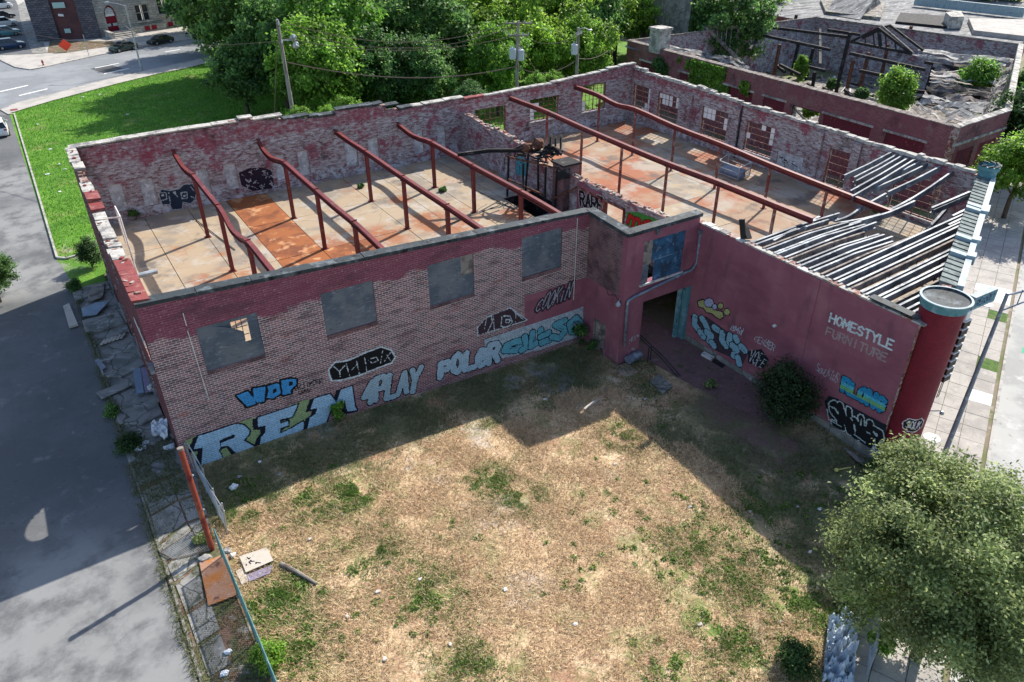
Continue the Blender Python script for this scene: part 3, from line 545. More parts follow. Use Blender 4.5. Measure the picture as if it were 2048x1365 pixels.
# ---------------------------------------------------------------- brick warehouse, left hall
ZF = 3.727
wh = thing('brick_warehouse', 'roofless red brick warehouse hall with red steel beams and boarded front windows', 'building', (0, 0, 0))
WIN = [(2.05, 4.78, 5.05, 7.38), (7.86, 10.6, 5.03, 7.4), (13.66, 16.4, 4.95, 7.38), (19.53, 22.3, 5., 7.47)]
def Hf(x): return 9.2-(9.2-8.01)*x/24.26
fw = wall(((0, 0), (1, 0)), 24.26, [(0, 9.2), (24.26, 8.01)], -1.4, .4, WIN).build('front_wall', ['brick_front', 'brick_inner', 'brick_left'], wh)
rb = random.Random(5)
for i, (x0, x1, z0, z1) in enumerate(WIN):
    b = MB()
    if i == 0:      # torn corner: sheet left standing, upper part curled outwards
        xa, xb, za, zb = 3.55, 4.3, 6.0, 7.2
        for q in ((x0, xa, z0, z1), (xb, x1, z0, z1), (xa, xb, z0, za), (xa, xb, zb, z1)): b.box(q[0], q[1], .04, .065, q[2], q[3])
        bo = b.build('window_board', 'board', wh); b = MB(); pr = None
        for k in range(7):
            t = k/6; x = 2.5+t*1.45; y = .035-.42*t*t; zz = (6.05+.0*t, 7.25-.35*t*t-.1*t)
            cur = [V((x, y, zz[0]-.12*math.sin(t*3))), V((x, y, zz[1]))]
            if pr: b.face([pr[0], cur[0], cur[1], pr[1]]); b.face([p+V((0, .012, 0)) for p in (pr[1], cur[1], cur[0], pr[0])])
            pr = cur
        b.build('curled_flap', 'board', bo, smooth=True)
        b = MB()
        for zz in (6.3, 6.75): b.bar((xa, .2, zz), (xb, .2, zz), .03)
        for xx in (3.8, 4.05): b.bar((xx, .2, za), (xx, .2, zb), .03)
        b.build('window_bars', 'black_metal', wh)
    else:
        h = (z0+z1)/2+rb.uniform(-.1, .1)
        b.box(x0, x1, .04, .062, z0, h-.006); b.build('window_board', 'board', wh)
        b = MB(); xs = x0+(x1-x0)*(.72 if i < 3 else .97); b.box(x0, xs, .035, .06, h+.006, z1); b.build('window_board', 'board', wh)
        b = MB(); b.box(xs+.008, x1, .045, .067, h+.006, z1); b.build('window_board', 'wood_old' if i == 2 else 'board', wh)
    b = MB(); n = int((x1-x0)/.085)
    for k in range(n): b.box(x0+k*(x1-x0)/n+.006, x0+(k+1)*(x1-x0)/n-.006, -.035, .1, z0-.2, z0-.005)
    b.build('brick_sill', 'brick_dark', wh)
# flashing along the front parapet, in lengths
k = 0; x = -.05
while x < 24.2:
    x1 = min(24.3, x+random.uniform(2.2, 3.4)); b = MB(); t = random.uniform(-.015, .02)
    b.hexa([(x+.01, -.05, Hf(x)-.13), (x1-.01, -.05, Hf(x1)-.13), (x1-.01, .5, Hf(x1)-.0), (x+.01, .5, Hf(x)-.0)], [(x+.01, -.06, Hf(x)+.05+t), (x1-.01, -.06, Hf(x1)+.05+t), (x1-.01, .48, Hf(x1)+.09+t), (x+.01, .48, Hf(x)+.09+t)])
    b.build('flashing', 'coping_dark', wh); x = x1
# thin conduit lines on the front wall
for pts in ([(375, 662), (418, 800)], [(366, 627), (373, 652)], [(1155, 437), (1147, 600)]):
    b = MB(); b.tube([GY(u, v, -.03) for u, v in pts], .022, 6); b.build('conduit', 'sill', wh)
# return wall, bay over the drive
rw = wall(((24.26, .4), (0, -1)), 3.45, [(0, 8.01), (3.45, 7.82)], -1.4, .4, [(1.46, 2.53, -.75, 1.32)], 0, 1, 2).build('return_wall', ['brick_dark', 'brick_inner', 'brick_core'], wh)
bay = wall(((24.26, -3.45), (1, 0)), 5.46, [(0, 7.82), (5.46, 7.8)], -1.4, .4, [(1.25, 4.42, 4.38, 7.05), (1.6, 5.25, -1.4, 3.12)], 0, 1, 0).build('bay_wall', ['stucco', 'brick_inner'], wh)
zB, zC = GX(1171, 553, 24.26).z, GX(1246, 598, 24.26).z
b = MB()
def door_cut(y0, y1, f0, f1, zb):
    b.face([(24.245, y0, zb(y0)), (24.245, y1, zb(y1)), (24.245, y1, f1(y1)), (24.245, y0, f1(y0))])
up = lambda y: zB+(zC-zB)*(-y)/3.45
lo = lambda y: -1.4
for a, c, l in ((0, -1.06, lo), (-1.06, -2.13, lambda y: 1.32), (-2.13, -3.45, lo)): door_cut(a, c, None, up, l)
b.build('render_coat', 'stucco', wh)
b = MB(); P = [GY(u, v, 0) for u, v in ((1049, 593), (1049, 655))]; b.face([(P[1].x, -.008, P[1].z), (24.25, -.008, P[1].z-.35), (24.25, -.008, zB), (P[0].x, -.008, P[0].z)]); b.build('render_coat', 'stucco', wh)
b = MB(); b.box(24.2, 24.7, -1.1, -1.04, -.75, 1.36); b.box(24.2, 24.7, -2.16, -2.1, -.75, 1.36); b.box(24.2, 24.7, -2.1, -1.1, 1.3, 1.38); b.build('door_frame', 'wood_old', wh)
b = MB(); b.bar((24.45, -1.12, -.75), (24.45, -1.12, 1.25), .04, .04); b.hexa([(24.3, -1.15, -.72), (24.34, -1.15, -.72), (24.75, -1.55, -.72), (24.7, -1.57, -.72)], [(24.3, -1.15, 1.2), (24.34, -1.15, 1.2), (24.75, -1.55, 1.2), (24.7, -1.57, 1.2)]); b.build('door', 'wood_old', wh)
# bay window boards, one blue sheet missing a strip
for q, mt in (((25.51, 26.05, 4.38, 5.55), 'board'), ((25.51, 26.2, 5.57, 7.05), 'wood_old'), ((26.45, 28.68, 4.38, 5.7), 'board_blue'), ((26.22, 28.68, 5.72, 7.05), 'board_blue')):
    b = MB(); b.box(q[0], q[1], -3.4, -3.375, q[2], q[3]); b.build('window_board', mt, wh)
b = MB(); b.box(25.4, 28.8, -3.52, -3.42, 4.25, 4.375); b.build('window_sill', 'sill', wh)
for seg in (((24.2, -3.5), (24.2, .2), 7.83, 8.03), ((24.2, -3.5), (29.8, -3.5), 7.84, 7.82)):
    b = MB(); p, q = V((*seg[0], seg[2])), V((*seg[1], seg[3])); nrm = V((.26, 0, 0)) if seg[0][0] == seg[1][0] else V((0, .26, 0))
    b.hexa([p-nrm*.2-V((0, 0, .16)), q-nrm*.2-V((0, 0, .16)), q+nrm*1.9, p+nrm*1.9], [p-nrm*.25+V((0, 0, .06)), q-nrm*.25+V((0, 0, .06)), q+nrm*1.9+V((0, 0, .1)), p+nrm*1.9+V((0, 0, .1))]); b.build('flashing', 'coping_dark', wh)
b = MB(); b.hexa([(26.2, -3.56, 7.75), (26.55, -3.6, 7.72), (26.4, -3.62, 7.4), (26.25, -3.6, 7.35)], [(26.2, -3.53, 7.75), (26.55, -3.57, 7.72), (26.4, -3.59, 7.4), (26.25, -3.57, 7.35)]); b.build('torn_flashing', 'coping_dark', wh)
# downpipe
P = [GY(u, v, -3.6) for u, v in ((1400, 470), (1394, 525), (1384, 540), (1330, 565), (1268, 595), (1256, 603), (1254, 620), (1249, 692))]
b = MB(); b.tube(P, .085, 10); b.build('downpipe', 'pipe_grey', wh, smooth=True)
b = MB(); q = GY(1405, 462, -3.6); b.hexa([(q.x-.15, -3.75, q.z-.25), (q.x+.15, -3.75, q.z-.25), (q.x+.15, -3.47, q.z-.25), (q.x-.15, -3.47, q.z-.25)], [(q.x-.28, -3.85, q.z+.1), (q.x+.28, -3.85, q.z+.1), (q.x+.28, -3.47, q.z+.1), (q.x-.28, -3.47, q.z+.1)]); b.build('rainwater_hopper', 'pipe_grey', wh)
b = MB(); q = GY(1238, 607, -3.55); b.lathe((24.05, -3.3, 3.35), [(.14, 0), (.16, .12), (.07, .25), (.03, .3)], 10); b.tube([(24.25, -3.2, 3.7), (24.05, -3.3, 3.65)], .03, 6); b.build('flood_lamp', 'galv', wh)
b = MB(); b.tube([(24.22, -3.1, 3.62), (24.22, -2.7, 3.75), (24.22, -2.2, 3.5), (24.22, -1.9, 3.85)], .015, 5); b.build('cable', 'black_metal', wh)
# underpass below the bay
b = MB(); b.box(24.7, 29.75, .8, 1.1, -1.2, 3.7); b.build('underpass_wall', 'lime', wh)
for xx in (25.6, 27.2, 28.8): b = MB(); b.box(xx-.12, xx+.12, -3.04, .8, 3.15, 3.45); b.build('underpass_joist', 'charred', wh)
b = MB(); b.box(29.5, 29.72, -3.5, -3.06, -1., 3.1); b.build('teal_post', 'teal', wh); b = MB(); b.box(29.2, 29.42, -3.1, -2.9, -1., 3.1); b.build('teal_post', 'teal', wh)
b = MB()
for xx in (25.95, 26.15): b.tube([(xx, -3.2, .6), (xx+.1, -5.2, .1), (xx+.4, -6.5, -.7)], .035, 6); b.tube([(xx+.05, -4.2, .3), (xx+.05, -4.2, -.8)], .03, 6)
b.build('handrail', 'black_metal', wh)
# left wall with broken coping
LW = ragged([(0, 9.3), (3, 9.25), (5, 9.0), (7.5, 8.9), (9.3, 9.0), (12, 8.7), (14, 8.9), (18, 8.85), (20, 9.05), (25.46, 9.15)], .6, .12, 4)
ops = []
for k in range(14):      # arched window that throws the sun patch on the alley
    ya, yb = 1.35+2.2*k/14, 1.35+2.2*(k+1)/14; t_ = ((ya+yb)/2-2.45)/1.1; ops.append((25.46-yb, 25.46-ya, 5.62, 5.78+1.*math.sqrt(max(0, 1-t_*t_))))
ops += [(c-1.1, c+1.1, 5.2, 7.) for c in (4, 9, 14.5)]+[(c-1.3, c+1.3, .9, 3.2) for c in (3.4, 8.6, 13.6, 18.6)]
wall(((0, 25.06), (0, -1)), 24.66, [(max(0, a-.4), z) for a, z in LW if a > .35], -.3, .42, [(a-.4, c_-.4, e, f) for a, c_, e, f in ops]).build('left_wall', ['brick_left', 'brick_inner', 'brick_core'], wh)
for c in (4, 9, 14.5):
    b = MB(); b.box(.12, .15, 25.46-c-1.1, 25.46-c+1.1, 5.2, 7.); b.build('window_board', 'board', wh)
for c in (3.4, 8.6, 13.6, 18.6):
    b = MB(); b.box(.1, .14, 25.46-c-1.3, 25.46-c+1.3, .9, 3.2); b.build('dock_shutter', 'pipe_grey', wh)
    b = MB(); b.box(-.12, -.02, 25.46-c-1.4, 25.46-c+1.4, .75, .9); b.build('dock_sill', 'concrete_old', wh)
b = MB(); P0, P1 = GX(284, 656, -.06), GX(303, 705, -.06); b.box(-.09, -.06, .45, 3.2, 6.9, 7.1); b.build('notice_board', 'paint_white', wh)
def ltop(y):
    u = 25.46-y
    for (a, za), (c, zc) in zip(LW[:-1], LW[1:]):
        if a <= u <= c: return max(za, zc)
    return 9.1
y = 25.2; rl = random.Random(11)
while y > .2:
    L = rl.uniform(.45, 1.5); y1 = max(.1, y-L); zt = max(ltop(y), ltop(y1), ltop((y+y1)/2))+.004
    red = 15.6 > (y+y1)/2 > 13.6 or (y+y1)/2 < 5.2; wdt = .62 if not red else .7
    if rl.random() > .12 or red:
        b = MB(); t = rl.uniform(-.05, .07); sh = rl.uniform(-.08, .08) if not red else 0
        b.hexa([(-.1+sh, y1+.02, zt), (-.1+wdt+sh, y1+.02, zt), (-.1+wdt+sh, y-.02, zt), (-.1+sh, y-.02, zt)], [(-.1+sh, y1+.02, zt+.14+t), (-.1+wdt+sh, y1+.02, zt+.12), (-.1+wdt+sh, y-.02, zt+.12+t*.5), (-.1+sh, y-.02, zt+.14)])
        b.build('coping_stone', 'coping_tile' if red else 'coping_stone', wh)
    y = y1
for k in range(46):   # loose bricks left on the wall head
    yy = rl.uniform(.3, 25); zt = ltop(yy)
    b = MB(); a = rl.uniform(0, 3.1); d = V((math.cos(a), math.sin(a), 0)); c = V((rl.uniform(.0, .42), yy, zt+rl.uniform(.1, .22))); b.bar(c-d*.11, c+d*.11, .1, .07); b.build('brick', 'brick_core' if k % 3 else 'coping_tile', wh)
# back wall of the left hall with bricked-in openings
BW = [(19.3, 8.45), (24.5, 8.35), (25.4, 8.5), (26.4, 8.95), (30.6, 9.05), (30.7, 8.75), (33.4, 8.9), (36.4, 9.3), (36.5, 9.45), (38.6, 9.5), (38.7, 9.3), (43, 9.3), (49.3, 9.2)]
NB = [(1.7, 2.6), (3.7, 4.6), (7.5, 8.38), (9.55, 10.45)]+[(GY(a, v, 25.06).x, GY(c, v, 25.06).x) for a, c, v in ((553, 573, 340), (597, 619, 325), (691, 715, 305), (736, 757, 290), (828, 847, 280), (874, 891, 270))]
wall(((49.3-19.3, 25.46), (-1, 0)), 30, ragged([(p[0]-19.3, p[1]) for p in BW], .7, .06, 9), -.3, .4, [(30-x1, 30-x0, 4.45, 6.45) for x0, x1 in NB]).build('back_wall', ['brick_left', 'brick_inner', 'brick_core'], wh)
for x0, x1 in NB:
    b = MB(); b.box(x0, x1, 25.2, 25.36, 4.45, 6.45); b.build('blocked_opening', 'lime', wh)
x = .1; rl = random.Random(21)
while x < 29.5:
    x1 = x+rl.uniform(.7, 2.2); u = 49.3-(x+x1)/2
    zt = max([za+(zc-za)*(u-a)/(c-a) for (a, za), (c, zc) in zip(BW[:-1], BW[1:]) if a <= u <= c] or [8.6])+.06
    dark = 12.5 < x < 24.5; t = rl.uniform(-.03, .06)
    b = MB(); b.hexa([(x+.01, 24.98, zt), (x1-.01, 24.98, zt+t), (x1-.01, 25.56, zt+t), (x+.01, 25.56, zt)], [(x+.01, 24.96, zt+.1), (x1-.01, 24.96, zt+.1+t), (x1-.01, 25.58, zt+.15+t), (x+.01, 25.58, zt+.15)]); b.build('coping_stone', 'coping_dark' if dark else 'coping_stone', wh); x = x1
# floor slabs, set out on the column grid
rs = random.Random(2); ys = [.4, 6.55, 12.7, 18.9, 25.06]; xs = [.4, 3.4, 6.4, 9.2, 12.2, 15.4, 18.4, 21.2, 24, 27, 29.8]
for i, (x0, x1) in enumerate(zip(xs[:-1], xs[1:])):
    for j, (y0, y1) in enumerate(zip(ys[:-1], ys[1:])):
        parts_ = [(x0, x1, y0, y1)]
        if i >= 9 and j == 1: parts_ = [(x0, x1, y0, 9.6)]
        if i >= 9 and j == 2: parts_ = [(x0, x1, 13.9, y1)]
        for (a, c, e, f) in parts_:
            b = MB(); dz = rs.uniform(-.012, .006); b.box(a+.02, c-.02, e+.02, f-.02, ZF-.3, ZF+dz)
            b.build('floor_slab', 'slab_rust' if (i == 3 and j > 0) or (i == 4 and j == 1) else 'slab', wh)
b = MB(); b.box(.4, 29.8, .4, 9.6, ZF-.5, ZF-.31); b.box(.4, 29.8, 13.9, 25.06, ZF-.5, ZF-.31); b.box(.4, 27, 9.6, 13.9, ZF-.5, ZF-.31); b.build('sub_floor', 'concrete_old', wh)
# beams: swept I section through the measured line, columns below
def ibeam(path, w=.24, h=.34, t=.04, mb=None, mi=0):
    b = mb or MB(); pr = None
    for i, p in enumerate(path):
        p = V(p); d = (V(path[min(i+1, len(path)-1)])-V(path[max(0, i-1)])); d.z = 0; d.normalize(); a = V((d.y, -d.x, 0))
        sec = [(-w/2, 0), (w/2, 0), (w/2, -t), (t/2, -t*1.2), (t/2, -h+t*1.2), (w/2, -h+t), (w/2, -h), (-w/2, -h), (-w/2, -h+t), (-t/2, -h+t*1.2), (-t/2, -t*1.2), (-w/2, -t)]
        cur = [p+a*x+V((0, 0, z)) for x, z in sec]
        if pr:
            for k in range(12): b.face([pr[k], pr[(k+1) % 12], cur[(k+1) % 12], cur[k]], mi)
        if i in (0, len(path)-1):
            o = 1 if i == 0 else -1
            for ids in ((0, 1, 2, 11), (3, 4, 9, 10), (5, 6, 7, 8)): b.face([cur[q] for q in ids][::o], mi)
        pr = cur
    return b
def smooth_path(P, n=4):
    P = [V(p) for p in P]; out = []
    for i in range(len(P)-1):
        p0, p1, p2, p3 = P[max(0, i-1)], P[i], P[i+1], P[min(len(P)-1, i+2)]
        for k in range(n):
            t = k/n; out.append(.5*((2*p1)+(p2-p0)*t+(2*p0-5*p1+4*p2-p3)*t*t+(3*p1-p0-3*p2+p3)*t**3))
    return out+[P[-1]]
YB = .4
BEAMS = [(6.4, [(25.15, 8.2), (23.7, 7.9), (22, 7.78), (20, 8.), (18.9, 8.18), (15.8, 8.12), (12.73, 8.12), (11.5, 7.95), (10.2, 7.56), (8.3, 7.75), (6.57, 8.15), (3.5, 8.15), (.2, 8.1)], [8.18, 8.12, 8.15]),
         (12.4, [(25.15, 8.), (24, 7.5), (22.3, 7.38), (20.3, 7.7), (18.9, 7.92), (15.8, 7.88), (12.73, 7.85), (9.6, 7.82), (6.57, 7.85), (3.3, 7.7), (.2, 7.5)], [7.92, 7.85, 7.86]),
         (18.4, [(25.15, 7.7), (22, 7.62), (18.9, 7.65), (12.73, 7.55), (6.57, 7.55), (.2, 7.5)], [7.65, 7.55, 7.55]),
         (23.79, [(25.15, 7.45), (22.7, 7.15), (20.8, 7.22), (18.9, 7.4), (12.73, 7.34), (6.57, 7.36), (3, 7.3), (.2, 7.2)], [7.4, 7.34, 7.35])]
for bx_, pth, hs in BEAMS:
    o = ibeam(smooth_path([(bx_, y, z) for y, z in pth], 4)).build('roof_beam', 'red_steel', wh)
    for y, zt in zip((18.9, 12.73, 6.57), hs):
        b = MB(); ibeam_h = .34; b.box(bx_-.11, bx_+.11, y-.12, y-.09, ZF, zt-ibeam_h); b.box(bx_-.11, bx_+.11, y+.09, y+.12, ZF, zt-ibeam_h); b.box(bx_-.09, bx_+.09, y-.09, y+.09, ZF, zt-ibeam_h)
        b.box(bx_-.2, bx_+.2, y-.2, y+.2, ZF, ZF+.03); b.box(bx_-.17, bx_+.17, y-.2, y+.2, zt-ibeam_h-.03, zt-ibeam_h)
        b.build('column', 'red_steel', o)
        b = MB(); b.box(bx_-.17, bx_+.17, y-.04, y+.04, zt, zt+.05); b.build('splice_plate', 'red_steel', o)
# ---------------------------------------------------------------- furniture store, right hall
st = thing('furniture_store', 'maroon corner store ruin with round turret, broken steel roof joists and painted side wall', 'building', (30, 0, -1))
MW = ragged([(0, 7.4), (2.5, 7.3), (4.2, 6.95), (5.3, 7.3), (9.6, 6.95), (11.6, 6.1), (13.5, 6.3), (17.7, 6.42), (22, 6.5), (28.1, 6.5)], .45, .1, 31)
wall(((29.8, 25.06), (0, -1)), 28.1, MW, 2.9, .4, [(25.06-5.6, 25.06-3.2, 2.9, 5.72)]).build('dividing_wall', ['brick_inner', 'brick_inner', 'brick_core'], st)
b = MB(); b.box(29.74, 29.79, 5.65, 8.35, ZF, 6.15); b.build('maroon_panel', 'stucco', st)
b = MB(); b.box(29.7, 30.25, 5.5, 5.62, ZF, 5.9); b.box(29.7, 30.25, 3.18, 3.3, ZF, 5.8); b.box(29.7, 30.25, 3.2, 8.4, 5.73, 5.88); b.build('door_frame', 'worn_steel', st)
rl = random.Random(41)
for k in range(70):
    u = rl.uniform(.3, 28); yy = 25.06-u
    zt = max(z for (a, z) in MW if abs(a-u) < .6); c = V((rl.uniform(29.85, 30.15), yy, zt+.03)); a = rl.uniform(0, 3.1); d = V((math.cos(a), math.sin(a), 0))
    b = MB(); b.bar(c-d*.11, c+d*.11, .11, .075); b.build('brick', 'coping_stone' if k % 2 else 'brick_core', st)
# side wall with the painted name
HW = ragged([(0, 7.28), (6, 7.24), (14.2, 7.18)], 1.1, .03, 8)
wall(((29.73, -3.05), (0, -1)), 14.2, HW, -1.6, .4, [], 0, 1, 2).build('side_wall', ['stucco', 'brick_inner', 'brick_core'], st)
y = -3.6
while y > -17:      # wall-head bricks and cap pieces
    L = random.uniform(.25, .8); z = 7.22-.004*(-y); b = MB(); w_ = random.uniform(.3, .46)
    b.box(29.7, 29.7+w_, y-L+.02, y, z+.02, z+random.uniform(.07, .13)); b.build('coping_stone', random.choice(['coping_stone', 'brick_core', 'sill', 'coping_stone']), st); y -= L
b = MB(); b.box(29.68, 30.16, -17.1, -14.6, 7.36, 7.42); b.build('coping_strip', 'coping_dark', st)
b = MB(); b.box(29.69, 29.74, -11.95, -11.3, -1.2, 7.15); b.build('pilaster', 'stucco', st)
b = MB(); b.box(29.68, 29.735, -17.2, -3.5, -1.3, -.35); b.build('plinth', 'concrete_old', st)
# back and right walls with steel windows
BWR = ragged([(0, 9.1), (1.5, 9.0), (4, 8.75), (7, 8.6), (10, 8.45), (13, 8.4), (15.5, 8.35), (19.3, 8.3)], .7, .06, 12)
WB = [(31.2, 34.35, 4.75, 7.3), (36.95, 40.15, 5.4, 7.38), (42.9, 45.7, 5.4, 7.85)]
wall(((49.3, 25.46), (-1, 0)), 19.3, BWR, -.3, .4, [(49.3-x1, 49.3-x0, a, c) for x0, x1, a, c in WB]).build('back_wall', ['brick_left', 'brick_inner', 'brick_core'], st)
WR = [(22.3, 24.75, 4.85, 7.33), (18.45, 21.2, 4.7, 7.25), (12.4, 15.45, 4.65, 7.2), (7.36, 10.35, 4.65, 7.12), (-.55, 2.1, 4.1, 6.95), (-7.1, -3.5, 4.1, 6.72)]
RWT = ragged([(0, 8.05), (3.6, 7.95), (8.2, 7.95), (13.3, 8.15), (19.5, 8.2), (26.2, 8.5), (31.9, 8.52), (34.76, 8.75)], .7, .07, 14)
wall(((49.3, -9.3), (0, 1)), 34.36, RWT, -1.2, .4, [(y0+9.3, y1+9.3, a, c) for y0, y1, a, c in WR]+[(4.2+9.3, 6.7+9.3, ZF-.2, 5.55)]).build('right_wall', ['brick_left', 'brick_inner', 'brick_core'], st)
for yy in (17, 11.4, 5.6+5.2-11., 3.1):     # pilasters on the inside
    b = MB(); b.box(48.68, 48.92, yy-.35, yy+.35, ZF, 7.9); b.build('pilaster', 'brick_inner', st)
y = -8.6; rl = random.Random(77)
while y < 25.2:      # rubble coping in lumps
    L = rl.uniform(.35, .9); u = y+9.3
    zt = max(z for (a, z) in RWT if abs(a-u) < .9); b = MB(); sh = rl.uniform(-.06, .06); h = rl.uniform(.12, .3)
    b.hexa([(48.85+sh, y+.015, zt), (49.35+sh, y+.015, zt), (49.35+sh, y+L-.015, zt), (48.85+sh, y+L-.015, zt)], [(48.9+sh, y+.03, zt+h*rl.uniform(.7, 1.2)), (49.32+sh, y+.02, zt+h), (49.3+sh, y+L-.04, zt+h*rl.uniform(.7, 1.2)), (48.9+sh, y+L-.03, zt+h)])
    b.build('coping_stone', 'coping_stone', st); y += L
x = 30.2
while x < 49:
    x1 = x+rl.uniform(.5, 1.4); u = 49.3-(x+x1)/2; zt = max(z for (a, z) in BWR if abs(a-u) < .9)
    b = MB(); b.hexa([(x+.01, 24.99, zt), (x1-.01, 24.99, zt), (x1-.01, 25.52, zt), (x+.01, 25.52, zt)], [(x+.01, 25., zt+.1), (x1-.01, 25., zt+.13), (x1-.01, 25.5, zt+rl.uniform(.08, .16)), (x+.01, 25.5, zt+.12)]); b.build('coping_stone', 'coping_tile' if x < 31.5 else 'coping_stone', st); x = x1
def steel_window(axis, c, a0, a1, z0, z1, nc, nr, white, lost=()):
    """frame with glazing bars; white = cells that still hold glass"""
    def P(a, z): return V((a, c, z)) if axis == 'y' else V((c, a, z))
    b = MB(); up = (0, 1, 0) if axis == 'y' else (1, 0, 0)
    for p, q in (((a0, z0+.03), (a1, z0+.03)), ((a0, z1-.03), (a1, z1-.03)), ((a0+.03, z0), (a0+.03, z1)), ((a1-.03, z0), (a1-.03, z1)), (((a0+a1)/2, z0), ((a0+a1)/2, z1))): b.bar(P(*p), P(*q), .07, .07, up)
    for i in range(1, nc):
        if i not in lost: a = a0+(a1-a0)*i/nc; b.bar(P(a, z0), P(a, z1), .032, .032, up)
    for j in range(1, nr): z = z0+(z1-z0)*j/nr; b.bar(P(a0, z), P(a1, z), .032, .032, up)
    o = b.build('window', 'worn_steel' if c != 48.99 else 'rust', st)
    s = .05 if axis == 'y' else .05
    b = MB()
    if axis == 'y': b.box(a0-.1, a1+.1, c-.28, c-.02, z0-.09, z0-.005)
    else: b.box(c-.22, c-.02, a0-.1, a1+.1, z0-.09, z0-.005)
    b.build('sill', 'sill', o)
    for (i, j) in white:
        x0, x1 = a0+(a1-a0)*i/nc+.02, a0+(a1-a0)*(i+1)/nc-.02; y0, y1 = z0+(z1-z0)*j/nr+.02, z0+(z1-z0)*(j+1)/nr-.02
        b = MB()
        if axis == 'y': b.box(x0, x1, c-.006, c+.006, y0, y1)
        else: b.box(c-.006, c+.006, x0, x1, y0, y1)
        b.build('pane', 'glass_reflect', o)
ys_ = 25.2
for (x0, x1, a, c), wh_ in zip(WB, ([], [(0, 0), (0, 1), (0, 2), (0, 3), (1, 2), (1, 3)], [(0, 0), (0, 1)])): steel_window('y', ys_, x0, x1, a, c, 6, 5, wh_)
for (y0, y1, a, c), wh_ in zip(WR, ([(0, 0), (0, 1), (0, 2), (0, 3), (0, 4), (1, 0), (1, 1), (2, 0)], [(0, 3), (0, 4), (2, 4), (2, 3), (3, 4), (3, 3), (4, 3), (4, 4), (5, 4)], [(4, 3), (4, 4), (3, 3), (5, 3), (3, 4), (0, 2), (0, 3), (5, 4)], [(5, 2), (0, 2), (0, 3), (2, 4), (0, 4)], [], [])): steel_window('x', 49.05, y0, y1, a, c, 6, 5, wh_)
b = MB(); b.box(48.97, 49.1, 4.2, 6.7, ZF-.15, 5.55); b.build('painted_door', 'lime', st)
b = MB(); b.tube([(48.8, 10.95, 8.2), (48.8, 10.95, ZF)], .05, 8); b.build('downpipe', 'black_metal', st)
# floor slabs
xs = [30.2, 34.7, 38.3, 41.9, 45.4, 48.9]; ysr = [25.06, 20.5, 15.6, 10.8, 6., 1.1, -3.7, -8.5]
for i, (x0, x1) in enumerate(zip(xs[:-1], xs[1:])):
    for j, (y1, y0) in enumerate(zip(ysr[:-1], ysr[1:])):
        b = MB(); b.box(x0+.02, x1-.02, y0+.02, y1-.02, ZF-.3, ZF+rs.uniform(-.012, .006)); b.build('floor_slab', 'slab_right' if (i+j) % 5 else 'slab', st)
b = MB(); pol = [(30.2, -8.52), (48.7, -8.52), (48.3, -9.6), (32.6, -16.6), (30.2, -16.6)]; b.hexa([(x, y, ZF-.3) for x, y in pol[::-1]], [(x, y, ZF) for x, y in pol[::-1]]); b.build('floor_slab', 'slab', st)
b = MB(); b.box(30.2, 48.9, -8.5, 25.06, ZF-.5, ZF-.31); b.build('sub_floor', 'concrete_old', st)
# beams
for bx_, pth, cols_ in ((34.7, [(25.15, 8.05), (23.3, 8.06), (19.2, 8.08), (14.4, 7.92), (9.55, 7.82), (4.7, 7.76), (-.1, 7.82), (-4.7, 7.8), (-7.4, 7.8)], (19.2, 14.4, 9.55, 4.7, -.1, -4.7)),
                       (41.9, [(25.15, 8.06), (23, 8.05), (21.28, 7.99), (18.8, 7.72), (16.38, 7.86), (11.52, 7.52), (6.6, 7.38), (1.7, 7.12), (-3.1, 6.95), (-8., 6.8)], (21.28, 16.38, 11.52, 6.6, 1.7, -3.1))):
    o = ibeam(smooth_path([(bx_, y, z) for y, z in pth], 3), .26, .36).build('roof_beam', 'red_steel', st)
    for y in cols_:
        zt = min(pth, key=lambda q: abs(q[0]-y))[1]-.36; b = MB(); b.box(bx_-.075, bx_+.075, y-.075, y+.075, ZF, zt); b.box(bx_-.16, bx_+.16, y-.16, y+.16, ZF, ZF+.03); b.box(bx_-.12, bx_+.12, y-.16, y+.16, zt-.03, zt); b.build('column', 'worn_steel', o)
